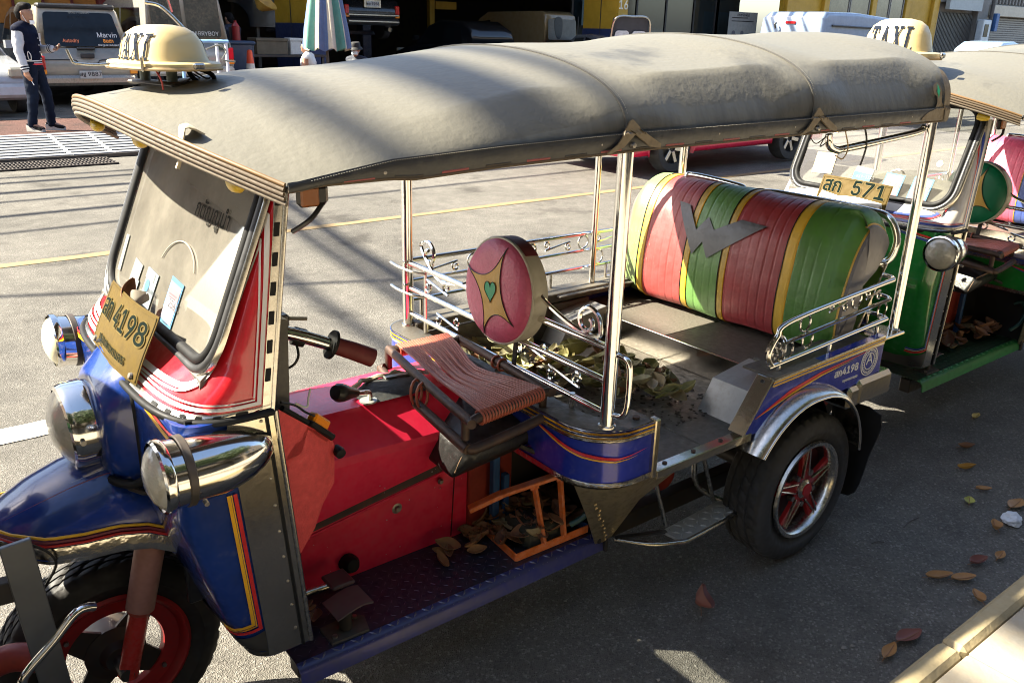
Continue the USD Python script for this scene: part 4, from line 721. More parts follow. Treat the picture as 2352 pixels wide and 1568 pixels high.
    for t in np.linspace(.05, .95, 16): wl.append(lathe([(0, -.004), (.006, 0)], A([-.93, .13, .54]) * (1 - t) + A([-.785, .195, .26]) * t + A([.03 + random.uniform(-.006, .006), -.016, 0]), (0, -1, 0), 6))
    T.part('weld_bead', cat(wl), mat('tarnished_brass_sheet'), 30, gu, kind='stuff')
    # ---- folding step
    st = T.part('step', hull([(x, y, z) for x, y in ((-.545, .15), (-.25, .165), (-.23, .145), (-.235, .115), (-.27, .09), (-.50, .075), (-.535, .088)) for z in (.226, .234)]), mat('aluminium_tread', (.42, .40, .36), .45, metal=.25, dirt=.25, dcol=(.08, .065, .05), scale=14), 30)
    out = []
    for i, x in enumerate(np.arange(-.515, -.26, .034)):
        for j, y in enumerate((.092, .116, .14)):
            a = PI / 4 + PI / 2 * ((i + j) % 2); c, s = math.cos(a), math.sin(a); L, w = .013, .0045
            out.append(hull([(x + L * c, y + L * s, .234), (x - L * c, y - L * s, .234), (x - w * s, y + w * c, .234), (x + w * s, y - w * c, .234), (x, y, .2385)]))
    T.part('tread_relief', cat(out), mat('aluminium_tread'), False, st, kind='stuff')
    T.part('step_frame', tube(spath([(-.70, .20, .235), (-.62, .12, .23), (-.535, .078, .228), (-.49, .07, .228), (-.28, .084, .228), (-.235, .105, .228), (-.225, .14, .23), (-.27, .19, .25), (-.32, .22, .32), (-.32, .22, .52)], 4), .0085, 8), CHD, 50, st)
    T.part('step_brace', tube([(-.52, .155, .24), (-.60, .20, .56)], .007, 8), CHD, 40, st); T.part('step_brace', tube([(-.27, .17, .24), (-.38, .20, .56)], .007, 8), CHD, 40, st); T.part('step_bar', bar((-.70, .20, .24), (-.53, .14, .232), .02, .006), DARKSTEEL, 30, st)
    T.part('axle_beam', cyl((-.40, .42, .32), (.0, .42, .285), .028, 14), REDRUST, 40); T.part('differential', lathe([(.0, -.05), (.05, -.05), (.055, 0), (.05, .06), (.02, .09), (0, .09)], (-.40, .33, .32), (0.1, 1, 0), 20), REDRUST, 40)
    T.part('rear_axle', cyl((0, .15, .27), (0, .98, .27), .032, 14), DARKSTEEL, 40); T.part('chassis_rail', cat([bbox(-1.7, .42, .28, .33, .17, .235), bbox(-1.7, .42, .80, .85, .17, .235), bbox(-.70, .36, .2, .93, .47, .53)]), DARKSTEEL, 30)
    # ---- passenger tub: front wall with its rounded corner, stripes
    pth = tray_path(); _, Ltot = along(pth, 0); d = np.linspace(0, Ltot, 70)
    def tub(q, e=0):
        p, _ = along(pth, q[:, 0]); p2, _ = along(pth, np.minimum(q[:, 0] + 2e-3, Ltot)); p1, _ = along(pth, np.maximum(q[:, 0] - 2e-3, 0)); t = p2 - p1; t /= np.linalg.norm(t, axis=1, keepdims=True)
        n = np.stack([-t[:, 1] * -1 * -1, t[:, 0]], 1); n = np.stack([t[:, 1], -t[:, 0]], 1); return np.stack([p[:, 0] + n[:, 0] * e, p[:, 1] + n[:, 1] * e, q[:, 1]], 1)
    sg = 1 if tub(A([[Ltot * .3, .6]]), .01)[0][0] < tub(A([[Ltot * .3, .6]]), 0)[0][0] else -1
    Z = A([.552, .60, .66, .722]); G = A([tub(np.stack([d, 0 * d + z], 1)) for z in Z])
    Gi = A([tub(np.stack([d, 0 * d + z], 1), -sg * .02) for z in Z]); tb = T.part('tub_wall', cat([grid(G), grid(Gi, flip=True), grid(A([G[-1], Gi[-1]])), grid(A([Gi[0], G[0]])), grid(A([G[:, -1], Gi[:, -1]]))]), S['panel'], 35)
    tl = lambda e: (lambda q: tub(q, sg * e))
    T.part('bright_band', decal(sbox(0, .688, Ltot, .722), tl(.003), .03), CHD, 30, tb); T.part('bright_band', decal(sbox(0, .552, Ltot, .569), tl(.003), .03), CHD, 30, tb)
    for z, w_, m in ((.7125, .005, S['stripe']), (.718, .0025, NAVYS), (.706, .0025, NAVYS), (.700, .003, S['stripe'])): T.part('pinstripe', decal(sbox(0, z - w_ / 2, Ltot, z + w_ / 2), tl(.0045), .03), m, False, tb)
    c0 = Ltot - .42
    T.part('flame_stripe', decal(Polygon([(c0, .692), (c0 + .1, .668), (c0 + .2, .646), (c0 + .29, .636), (c0 + .40, .652), (c0 + .30, .643), (c0 + .2, .655), (c0 + .1, .675)]), tl(.0046), .02), S['stripe2'], False, tb)
    T.part('flame_stripe', decal(Polygon([(c0, .692), (c0 + .1, .663), (c0 + .2, .640), (c0 + .29, .630), (c0 + .36, .640), (c0 + .29, .634), (c0 + .2, .645), (c0 + .1, .668)]), tl(.0052), .02), S['stripe'], False, tb)
    T.part('end_post', bbox(-.772, -.752, .012, .04, .552, .728, .003), STEEL, 30, tb)
    top = A([tub(np.stack([d, 0 * d + .7225], 1)), tub(np.stack([d, 0 * d + .7225], 1), -sg * .085)]); top[1][:, 1] = np.clip(top[1][:, 1], .02, 1.2); top[1][-12:, 1] = np.maximum(top[1][-12:, 1], .10)
    T.part('tub_deck', shell(top, .012, flip=True) if True else None, DECK, 30, tb)
    T.part('bolt', cyl((-.80, .06, .722), (-.80, .06, .730), .010, 10), RUST, 30, tb)
    # floor, in sheets
    for nm, b in (('floor_plate', (-.89, -.52, .05, .60)), ('floor_plate', (-.89, -.52, .604, 1.10)), ('floor_plate', (-.516, -.10, .05, .60)), ('floor_plate', (-.516, -.10, .604, 1.10))):
        T.part(nm, bbox(b[0], b[1], b[2], b[3], .553, .566, .002), DECK, 30)
    sl = T.part('sill', cat([bbox(-.752, -.36, .012, .048, .5625, .571, .002), bbox(-.752, -.34, .010, .0135, .545, .5705, .001)]), STEEL, 30)
    for x in (-.70, -.58, -.46): T.part('bolt', cyl((x, .032, .571), (x, .032, .5745), .007, 10), RUST, 30, sl)
    T.part('raised_floor', cat([bbox(-.098, .42, .05, .60, .640, .656, .002), bbox(-.098, .42, .604, 1.10, .640, .656, .002)]), DECK, 30)
    T.part('riser', bbox(-.104, -.096, .05, 1.10, .566, .662, .002), STEEL, 30)
    T.part('floor_plate', bbox(-.098, .10, .05, .21, .656, .700, .004), DECK, 30)
    # wheel housings inside
    for m_ in ((lambda m: m), mir):
        T.part('wheel_housing', m_(hull([(-.335, y, .566) for y in (.045, .225)] + [(-.275, y, .664) for y in (.045, .225)] + [(-.095, y, .69) for y in (.045, .225)] + [(-.095, y, .56) for y in (.045, .225)])), FLOORPLATE, 30)
    # sides of the tub above the wheels
    for m_ in ((lambda m: m), mir):
        side = Polygon([(-.372, .566), (-.255, .722), (.362, .742), (.362, .612), (.30, .60), (-.30, .560)])
        sp = T.part('side_panel', m_(flat(side, (0, .040, 0), (1, 0, 0), (0, 0, 1), .026)), S['panel'], 30)
        bnd = Polygon([(-.268, .703), (-.255, .722), (.362, .742), (.362, .712)])
        T.part('bright_band', m_(flat(bnd, (0, .0135, 0), (1, 0, 0), (0, 0, 1), .003)), CHD, 30, sp)
        for o, w_, m in ((.006, .004, S['stripe']), (.0115, .002, NAVYS), (.017, .0035, S['stripe'])): T.part('pinstripe', m_(flat(Polygon([(-.262, .722 - o - w_), (-.262, .722 - o), (.362, .742 - o), (.362, .742 - o - w_)]), (0, .0102, 0), (1, 0, 0), (0, 0, 1), .0012)), m, False, sp)
        T.part('flame_stripe', m_(flat(Polygon([(-.33, .612), (-.15, .658), (.0, .684), (.33, .71), (.0, .692), (-.16, .669)]), (0, .0135, 0), (1, 0, 0), (0, 0, 1), .0012)), S['stripe2'], False, sp); T.part('flame_stripe', m_(flat(Polygon([(-.33, .612), (-.15, .652), (.0, .677), (.18, .694), (.0, .682), (-.15, .657)]), (0, .0128, 0), (1, 0, 0), (0, 0, 1), .0012)), S['stripe'], False, sp)
        T.part('side_deck', m_(cat([bbox(-.255, .37, .012, .135, .722, .730, .002)])), DECK, 30, sp)
        v, f = arr(bar((-.375, .028, .568), (-.258, .028, .726), .006, .06, (0, 1, 0))); T.part('end_strip', m_((v + A([-.004, .012, 0]), f)), STEEL, 30, sp)
        T.part('hole', m_(cyl((-.275, .04, .712), (-.279, .04, .715), .006, 10)), BLACK, 30, sp)
        if m_ is not mir:
            T.part('characters', flat(affinity.translate(affinity.scale(text('สก4198' if first else 'สก571', .030, 'NotoSansThai', 2), .92, .85), .135, .648), (0, .0135, 0), (1, 0, 0), (0.02, 0, 1), .0015), WHITES, False, sp)
            T.part('characters', flat(affinity.translate(text('กรุงเทพมหานคร', .010, 'NotoSansThai', 1), .165, .622), (0, .0135, 0), (1, 0, 0), (0.02, 0, 1), .0015), WHITES, False, sp)
            for r in (.052, .044, .031): T.part('roundel', flat(circ(.285, .665, r, 32).difference(circ(.285, .665, r - .0035, 32)), (0, .0133, 0), (1, 0, 0), (0, 0, 1), .0014), WHITES, False, sp)
            for a in np.linspace(0, 2 * PI, 26)[:-1]: T.part('roundel_letter', flat(affinity.translate(affinity.rotate(sbox(-.0014, -.0028, .0014, .0028), math.degrees(a)), .285 - .0375 * math.sin(a), .665 + .0375 * math.cos(a)), (0, .0133, 0), (1, 0, 0), (0, 0, 1), .0014), WHITES, False, sp)
            T.part('roundel', flat(line([(.268, .655), (.285, .69), (.302, .655)], .005).union(line([(.272, .668), (.298, .668)], .004)), (0, .0133, 0), (1, 0, 0), (0, 0, 1), .0014), WHITES, False, sp)
        # mudguard, tyre flap
        P = []
        for a in np.radians(np.linspace(152, 4, 26)):
            c = A([-.055, 0, .352]); r = .305 if a < PI / 2 else .305 + .035 * (a - PI / 2); row = []
            for t in np.linspace(0, 1, 9): row.append(c + A([(r - .028 * t ** 2.2) * math.cos(a), .075 - .115 * math.sin(t * PI / 2), (r - .028 * t ** 2.2) * math.sin(a)]))
            P.append(row)
        mg = T.part('mudguard', m_(shell(A(P), .004, flip=True)), CHD, 40); T.part('rolled_edge', m_(tube(A(P)[:, -1], .005, 8)), CH, 50, mg); T.part('inner_arch', m_(shell(A([[A([-.055, 0, .352]) + A([.262 * math.cos(a), y, .262 * math.sin(a)]) for y in (.07, .24)] for a in np.radians(np.linspace(155, 0, 14))]), .004, flip=True)), BLACK, 40, mg)
        v, f = arr(flat(smoothpoly([(-.03, .46), (.14, .46), (.15, .40), (.145, .13), (.13, .10), (.075, .14), (.06, .125), (.0, .15), (-.02, .3)], 3), (.305, 0, 0), (0, 1, .0), (.1, 0, 1), .007)); T.part('mud_flap', m_((v, f)), RUBBER, 30)
        disc_wheel(T, 'rear_wheel', (0, .0, .268) if m_ is not mir else (0, 2 * YC, .268), .266, .155, .170, m_ is not mir, True)
    T.part('rear_wall', bbox(.36, .374, .016, 1.114, .60, .735), S['panel'], 30); T.part('seat_back_sheet', bbox(.425, .437, .12, 1.06, .735, .96), STEEL, 30)
    bp = T.part('rear_bumper', cat([bbox(.17, .235, -.002, .10, .512, .592, .012), bbox(.225, .44, -.002, .13, .512, .606, .014), bbox(.36, .445, .12, 1.01, .512, .606, .014)]), STEEL, 30); T.part('bumper_hollow', bbox(.26, .40, .02, .115, .600, .608), BLACK, 30, bp)
    # ---- posts
    for (x0, y0, z0), (x1, y1, z1), r in (((-.898, .071, .722), (-.898, .071, 1.45), .019), ((.479, .048, .73), (.479, .048, 1.465), .0165), ((-.898, 1.06, .722), (-.898, 1.06, 1.45), .019), ((.479, 1.08, .73), (.479, 1.08, 1.465), .0165), ((-.02, 1.075, .72), (-.02, 1.075, 1.455), .013)):
        p = T.part('canopy_post', tube([(x0, y0, z0), (x0, y0, (z0 + z1) / 2), (x1, y1, z1)], r, 14), CH, 40); T.part('collar', lathe([(r + .006, 0), (r + .005, .006), (r, .008)], (x0, y0, z0), (0, 0, 1), 16), CHD, 40, p)
    T.part('post_bracket', bbox(.33, .49, .01, .10, .722, .734, .003), STEEL, 30)
    T.part('canopy_bow', cat([tube(np.stack([0 * v_ + b, YC + .5 * v_, 1.44 + .17 * np.sqrt(1 - v_ ** 2 * .98)], 1), .010, 8) for b in (-.9, -.2, .47) for v_ in [np.linspace(-1, 1, 21)]]), DARKSTEEL, 40)
    T.part('grab_handle', tube(spath([(-.085, .06, 1.432), (-.075, .06, 1.40), (-.035, .06, 1.385), (.02, .06, 1.386), (.40, .06, 1.412), (.455, .058, 1.43)], 5), .011, 10), CH, 50)
    T.part('tie_wire', tube(spath([(-.10, .06, 1.43), (-.13, .055, 1.40), (-.09, .05, 1.415), (-.06, .055, 1.38), (-.085, .06, 1.425), (-.15, .055, 1.41), (-.18, .055, 1.425)], 6), .0016, 5), WIRE, 50); T.part('cable_tie', tube(spath([(.10, .058, 1.44), (.108, .05, 1.39), (.105, .058, 1.33)], 5), .003, 5), WIRE, 50); T.part('tie_wire', tube(spath([(-.02, .05, 1.44), (0, .045, 1.39), (-.02, .045, 1.36), (-.045, .055, 1.37)], 6), .002, 5), mat('tan_cord', (.35, .24, .12), .7), 50)
    # ---- front rail
    fr = ((-.897, .05, 0), (0, 1, 0), (0, 0, 1)); R = None
    R = T.part('front_rail', tube([(-.897, 1.05, .945), (-.897, .075, .937)], .0095, 10), CH, 40)
    for z in (.858, .768): T.part('rail_bar', tube([(-.897, 1.05, z), (-.897, .075, z - .012)], .009, 10), CH, 40, R)
    T.part('rail_loop', tube(spath([(-.897, .075, .925), (-.89, .035, .925), (-.885, .018, .90), (-.885, .016, .80), (-.888, .03, .765), (-.897, .06, .760)], 5), .008, 8), CH, 50, R)
    for y in (.95, .55, .21): T.part('rail_foot', cyl((-.897, y, .725), (-.897, y, .768), .008, 8), CHD, 40, R)
    T.part('rail_stay', bar((-.899, .47, .73), (-.899, .455, .90), .02, .005, (1, 0, 0)), DARKSTEEL, 30, R); T.part('rail_stay', bar((-.897, .95, .76), (-.897, .95, .95), .014, .006, (1, 0, 0)), CHD, 30, R)
    for c, w, h in (((.83, .06 + .84), .16, .07), ((.34, .84), .16, .07), ((.20, .805), .16, .07), ((.77, .80), .15, .06)): scroll_on(T, fr, curl_s(c, w, h), .004, CH, 'scroll', R)
    scroll_on(T, fr, np.vstack([[(.42, .90), (.36, 1.06)], [(.30, 1.0), (.16, .955)], bezel_scroll((.115, .985), .05, 1.25, -PI * .8, -1, 14)]), .0065, CH, 'scroll', R)
    scroll_on(T, fr, np.vstack([bezel_scroll((.88, 1.0), .045, 1.2, PI * .1, 1, 14)[::-1], [(.86, .95), (.80, .925), (.70, .94), (.62, .975)]]), .0065, CH, 'scroll', R)
    for z in (.93, .85): T.part('hook', tube(spath([(-.90, .95, z), (-.93, .98, z + .005), (-.945, 1.04, z + .01), (-.94, 1.10, z + .012)], 5), .005, 6), CHD, 50, R)
    # driver's round back rest
    dc = A([-.925, .505, .988]); dt = A([.995, .0, -.07]); dt /= np.linalg.norm(dt); uy = A([0, -1, 0]); uz = np.cross(dt, uy) * -1
    if uz[2] < 0: uz = -uz
    face, star, heart = S['disc']
    bk = T.part('round_back_rest', lathe([(0, -.034), (.06, -.033), (.11, -.030), (.14, -.022), (.150, -.008), (.152, .0)], dc, dt, 56), face, 50)
    cp = lambda r, e: lathe([(r, -.004), (r + .003, .0), (r, .004)], dc + dt * e, dt, 56)
    T.part('piping', tube(A([dc + .152 * (math.cos(t) * uy + math.sin(t) * uz) - dt * .004 for t in np.linspace(0, 2 * PI, 61)[:-1]]), .0045, 8, True), CREAMV, 50, bk); T.part('side_band', lathe([(.153, .0), (.154, .02), (.153, .048), (.148, .052), (0, .052)], dc, dt, 56), CREAMV, 40, bk)
    for a0, a1 in ((.9, 1.9), (3.9, 4.9)):
        th = np.linspace(a0, a1, 14); P = A([[dc + (.1555) * (math.cos(t) * uy + math.sin(t) * uz) + dt * q for q in (.002, .025, .047)] for t in th]); T.part('side_patch', shell(P, .001, flip=True), MAROONV, 40, bk)
    lf = lambda e: (lambda q: dc + q[:, :1] * uy + q[:, 1:2] * uz - (np.interp(np.hypot(q[:, 0], q[:, 1]), [0, .06, .11, .14, .150], [.034, .033, .030, .022, .008]) + e)[:, None] * dt)
    pts = []
    for (a, b), sag in (((( .045, .135), (.105, -.075)), .035), (((.105, -.075), (-.03, -.135)), .045), (((-.03, -.135), (-.135, .05)), .045), (((-.135, .05), (.045, .135)), .05)):
        a, b = A(a), A(b)
        for t in np.linspace(0, 1, 12)[:-1]: q = a + (b - a) * t; m = -q / max(np.linalg.norm((a + b) / 2), .02) * 1; pts.append(q + (-(a + b) / 2) / np.linalg.norm((a + b) / 2) * sag * 4 * t * (1 - t))
    sp = Polygon(pts)
    T.part('star_patch', decal(sp, lf(.0022), .012), star, 30, bk); T.part('star_outline', tube(lf(.0025)(A(sp.exterior.segmentize(.01).coords)[:-1]), .0014, 5, True), BLACK, 50, bk)
    if heart:
        t = np.linspace(0, 2 * PI, 40)[:-1]; hx, hz = 16 * np.sin(t) ** 3, 13 * np.cos(t) - 5 * np.cos(2 * t) - 2 * np.cos(3 * t) - np.cos(4 * t)
        hp = affinity.rotate(Polygon(np.stack([hx * .00165, hz * .0021 + .004], 1)), 8); T.part('heart_patch', decal(hp, lf(.0042), .012), heart, 30, bk); T.part('heart_outline', tube(lf(.0045)(A(hp.exterior.coords)[:-1]), .0012, 5, True), BLACK, 50, bk)
    # ---- far side rail and near side rail
    def side_rail(y, x0, x1, near):
        fr = ((0, y, 0), (1, 0, 0), (0, 0, 1)); sl = .02
        if near:
            out = [(x1, .925), (x0 + .10, .885), (x0 + .02, .845), (x0 - .012, .79), (x0 + .015, .752), (x0 + .05, .752), (x1, .785)]
            R = T.part('side_rail', tube(A([(p[0], y, p[1]) for p in spath(A(out), 6)]), .0085, 10), CH, 50); T.part('rail_bar', tube([(x0 + .055, y, .815), (x1, y, .855)], .0065, 8), CH, 40, R)
            T.part('rail_bar', tube(spath([(x1, y, .925), (x1 + .02, y + .02, .926), (x1 + .02, y + .08, .926), (x1 - .06, y + .14, .922)], 5), .008, 8), CH, 50, R); T.part('rail_bar', tube(spath([(x1, y, .855), (x1 + .015, y + .02, .856), (x1 + .01, y + .08, .856), (x1 - .10, y + .15, .852)], 5), .007, 8), CH, 50, R); T.part('rail_bar', tube(spath([(x1, y, .785), (x1 + .012, y + .02, .786), (x1 + .005, y + .08, .786), (x1 - .1, y + .15, .782)], 5), .007, 8), CH, 50, R)
            ring_on(T, fr, (x0 + .025, .798), .046, .006, R); scroll_on(T, fr, curl_s((x0 + .025, .798), .035, .06)[:, ::1], .0045, CH, 'scroll', R)
            for cx, cz in ((x0 + .16, .862), (x0 + .085, .788), (x0 + .185, .803), (x1 - .04, .823)): ring_on(T, fr, (cx, cz), .027, .0038, R)
            ring_on(T, fr, (x0 + .44, .888), .026, .0038, R)
            for cx, w in ((x0 + .335, .12), (x0 + .54, .11)): scroll_on(T, fr, curl_s((cx, .874 + (cx - x0) * .03), w, .05), .0038, CH, 'scroll', R)
            for cx in (x0 + .05, x0 + .32, x1 - .05): T.part('rail_foot', cyl((cx, y, .73), (cx, y, .765), .0065, 8), CHD, 40, R)
        else:
            R = T.part('side_rail', tube([(x0, y, .938), (x1, y, .930)], .0085, 10), CH, 40)
            for z in (.865, .795): T.part('rail_bar', tube([(x0, y, z), (x1, y, z)], .0065, 8), CH, 40, R)
            for cx in np.arange(x0 + .14, x1 - .1, .27): scroll_on(T, fr, curl_s((cx, .90), .15, .055), .0038, CH, 'scroll', R); ring_on(T, fr, (cx + .135, .90), .026, .0038, R)
            for cx in (x0 + .45, x0 + .9): ring_on(T, fr, (cx, .83), .028, .0038, R)
            scroll_on(T, fr, curl_s((x0 + .55, .90), .04, .06), .0045, CH, 'scroll', R)
            for cx in np.arange(x0 + .05, x1, .3): T.part('rail_foot', cyl((cx, y, .735), (cx, y, .795), .0065, 8), CHD, 40, R)
        return R
    side_rail(.045, -.245, .41, True); side_rail(1.10, -.87, .42, False)
    T.part('side_ledge', cat([bbox(-.89, .37, 1.02, 1.115, .700, .735, .004), bbox(-.89, -.09, 1.01, 1.022, .566, .70, .003)]), DECK, 30)
    # ---- rear seat: a long rolled cushion in coloured strips
    prof = spath([(.27, .68), (.22, .672), (.168, .688), (.145, .74), (.142, .84), (.156, .95), (.182, 1.05), (.23, 1.125), (.30, 1.158), (.385, 1.142), (.452, 1.092), (.475, 1.035), (.455, .988), (.395, .965), (.335, .915), (.305, .83), (.29, .74)], 5, True)
    y0, y1 = 1.075, .105; N = 118; ts = np.linspace(0, 1, N + 1); ctr = A([.29, .90])
    def seatpt(t, k, e=0, smooth=False):
        j = prof[k % len(prof)]; q = (j - ctr); tt = np.clip(t, 0, 1); pin = 1 - .16 * (np.maximum(0, 1 - tt / .05) ** 2 + np.maximum(0, (tt - .95) / .05) ** 2) - .05 * np.maximum(0, np.abs(tt - .5) * 2 - .8)
        rib = .0032 * (np.abs(((tt * 27) % 1) - .5) * 2) ** 14; p = ctr + q * (pin[..., None] if np.ndim(pin) else pin) * 1
        nrm = q / np.linalg.norm(q); wob = .016 * (meshkit.noise(np.stack([tt * 6, 0 * tt + k * .13, 0 * tt], -1), 7 + 3 * T.path.count('1')) - .5)
        p = p + nrm * (e if smooth else e - rib + wob)[..., None]; p = p + np.stack([(.015 + .05 * (j[1] - .68) / .48) * np.clip((tt - .6) / .4, 0, 1) ** 2 - (.05 + .06 * float(np.clip((1.08 - j[1]) / .16, 0, 1))) * (np.clip((tt - .8) / .2, 0, 1) ** 2 if j[0] > .26 else 0), 0 * tt], -1); return np.stack([p[..., 0], y0 + (y1 - y0) * tt, p[..., 1]], -1)
    def strip(t0, t1, e=0):
        tt = np.linspace(t0, t1, max(3, int((t1 - t0) * 270))); return np.stack([seatpt(tt, k, e + 0 * tt) for k in range(len(prof))], 1)
    se = None
    for i, (a, b, c) in enumerate(S['seat']):
        m = mat('seat_vinyl_%02x%02x%02x' % tuple(int(255 * q) for q in c), c, .42, dirt=.42, dcol=tuple(A(c) * .45 + .045), scale=5, var=.25, bump=.5, bscale=26)
        p = grid(strip(a, b), closed=True)
        if se is None: se = T.part('rear_seat', p, m, 60)
        else: T.part('cushion_strip', p, m, 60, se)
        if i: 
            s_ = seatpt(A([a]), 0)[0]; T.part('seam', tube(A([seatpt(A([a]), k, A([.001]))[0] for k in range(len(prof))]), .0022, 5, True), BLACK if i % 2 else YELLOW, 50, se)
    E = strip(.999, 1.0)[-1]; cc = E.mean(0); T.part('end_cap', grid(A([E, (E - cc) * .96 + cc + A([0, -.014, 0]), (E - cc) * .6 + cc + A([0, -.024, 0]), (E - cc) * .02 + cc + A([0, -.027, 0])]), closed=True), GREYV, 50, se); T.part('end_seam', tube(E, .004, 6, True), GOLDV, 50, se)
    E = strip(0, .001)[0]; cc = E.mean(0); T.part('end_cap', grid(A([E, (E - cc) * .96 + cc + A([0, .014, 0]), (E - cc) * .02 + cc + A([0, .027, 0])]), closed=True), GREYV, 50, se)
    # emblem on the cushion: fn over (t, distance along the profile from the top front)
    pl = prof[::-1]; kk = int(np.argmin(np.abs(prof[:, 0] - .30) + (prof[:, 1] < 1.1) * 9)); L = [0]; order = [kk - i for i in range(0, 36)]
    for i in range(1, 36): L.append(L[-1] + np.linalg.norm(prof[order[i] % len(prof)] - prof[order[i - 1] % len(prof)]))
    def emb(q):
        out = []
        for u, s_ in q:
            j = np.interp(s_, L, np.arange(36)); a = int(min(j, 34)); fct = j - a; tt = A([u / .97]); out.append(seatpt(tt, order[a] % len(prof), A([.0075]), True)[0] * (1 - fct) + seatpt(tt, order[a + 1] % len(prof), A([.0075]), True)[0] * fct)
        return A(out)
    if S['letter'] == 'W': ep = Polygon([(.245, .135), (.30, .14), (.365, .225), (.405, .170), (.445, .212), (.55, .155), (.66, .16), (.44, .315), (.405, .262), (.368, .315)])
    else: ep = Polygon([(.52, .02), (.60, .02), (.68, .20), (.76, .02), (.83, .02), (.72, .30), (.64, .30)])
    T.part('emblem', decal(ep, emb, .012), S['lettercol'], 40, se)
    h1 = spath([(.36, .60, 1.02), (.36, .60, 1.12), (.37, .57, 1.145), (.40, .45, 1.145), (.44, .20, 1.135), (.45, .12, 1.12), (.46, .085, 1.06), (.455, .085, 1.0), (.44, .10, .97), (.40, .11, .97)], 5); T.part('grab_hoop', tube(h1, .0125, 10), CH, 50)
    h2 = spath([(.34, .95, 1.05), (.33, .93, 1.15), (.34, .90, 1.165), (.36, .72, 1.155), (.365, .66, 1.14), (.36, .645, 1.08)], 5); T.part('grab_hoop', tube(h2, .0105, 10), CH, 50)
    T.part('seat_bracket', bar((.33, .125, .735), (.43, .11, .97), .012, .05, (0, 1, 0)), STEEL, 30); T.part('seat_bracket', bar((.33, 1.04, .735), (.43, 1.05, .97), .012, .05, (0, 1, 0)), STEEL, 30)
    # ---- driver's seat: bent tube frame strung with cord over a black cushion
    z = .775; cn = [(-1.235, .215), (-.955, .245), (-.93, .70), (-1.155, .735)]
    fr_ = T.part('seat_frame', tube(spath([(cn[0][0], cn[0][1] + .02, z), (cn[0][0] + .02, cn[0][1], z), (cn[1][0] - .02, cn[1][1], z), (cn[1][0], cn[1][1] + .02, z), (cn[2][0], cn[2][1] - .02, z + .005), (cn[2][0] - .02, cn[2][1], z + .005), (cn[3][0] + .02, cn[3][1], z + .005), (cn[3][0] - .005, cn[3][1] - .02, z + .005)], 4, True), .013, 10, True), RUST, 50)
    T.part('lower_tube', tube(spath([(-1.17, .75, z - .05), (-1.185, .72, z - .06), (-1.24, .26, z - .075), (-1.235, .225, z - .08), (-1.20, .215, z - .082), (-.98, .24, z - .072), (-.95, .26, z - .065), (-.935, .70, z - .05)], 5), .014, 10), RUST, 50, fr_)
    for c in cn: T.part('leg', cyl((c[0], c[1] + .02, z - .06), (c[0], c[1] + .02, z), .011, 10), RUST, 40, fr_)
    random.seed(11); n = 22
    for i in range(n):
        t = (i + .5) / n; a = A([cn[3][0] + .02 + (cn[2][0] - cn[3][0] - .04) * t, cn[3][1], z + .019]); b = A([cn[0][0] + .03 + (cn[1][0] - cn[0][0] - .05) * t, cn[0][1] + .005 + .03 * t, z + .014])
        m = .52 * a + .48 * b; m[0] = m[0] * .62 + (-1.075) * .38 - (.015 if t < .3 else 0); m[2] -= .020 + .008 * random.random() + .010 * math.sin(PI * t)
        T.part('cord', tube(spath([a, a * .6 + m * .4 + A([0, 0, .003]), m, b * .6 + m * .4 + A([0, 0, .002]), b], 3), .0042, 6), STRING, 50, fr_)
        for e, o in ((a, 1), (b, -1)):
            th = np.linspace(0, 2 * PI, 11)[:-1]; dx = A([.0, 0, 0]); T.part('cord_turn', tube(A([e + A([0, 0, -.0165]) + A([0, .0175 * math.sin(q), .0175 * math.cos(q)]) for q in th]), .0042, 6, True), STRING, 50, fr_)
    for yy in (.47, .50): T.part('cord_knot', tube(A([(-1.215 + .018 * math.cos(q), yy, z - .03 + .038 * math.sin(q)) for q in np.linspace(0, 2 * PI, 13)[:-1]]), .004, 6, True), STRING, 50, fr_); T.part('cord_knot', tube(A([(-.94 + .016 * math.cos(q), yy, z + .018 * math.sin(q)) for q in np.linspace(0, 2 * PI, 13)[:-1]]), .004, 6, True), STRING, 50, fr_)
    bl_ = manifold3d.Manifold.batch_hull([manifold3d.Manifold.sphere(r, 20).translate(p) for p, r in (((-1.155, .325, .615), .038), ((-.925, .335, .618), .034), ((-.925, .665, .618), .034), ((-1.13, .685, .615), .038), ((-1.20, .34, .565), .016), ((-1.18, .68, .565), .016), ((-1.06, .50, .655), .04))])
    cu = T.part('driver_cushion', bl_, VINYLB, 60)
    T.part('stitched_edge', tube(spath([(-1.205, .325, .57), (-1.185, .312, .625), (-1.155, .297, .645), (-1.03, .300, .648), (-.925, .309, .645), (-.897, .325, .635), (-.892, .33, .60)], 4), .003, 6), STITCH, 50, cu)
    T.part('seat_box', bbox(-1.06, -.90, .46, .74, .26, .60), REDRUST, 30); T.part('seat_post', bbox(-1.0, -.975, .42, .445, .26, .56), BLUEP, 30)
    return T
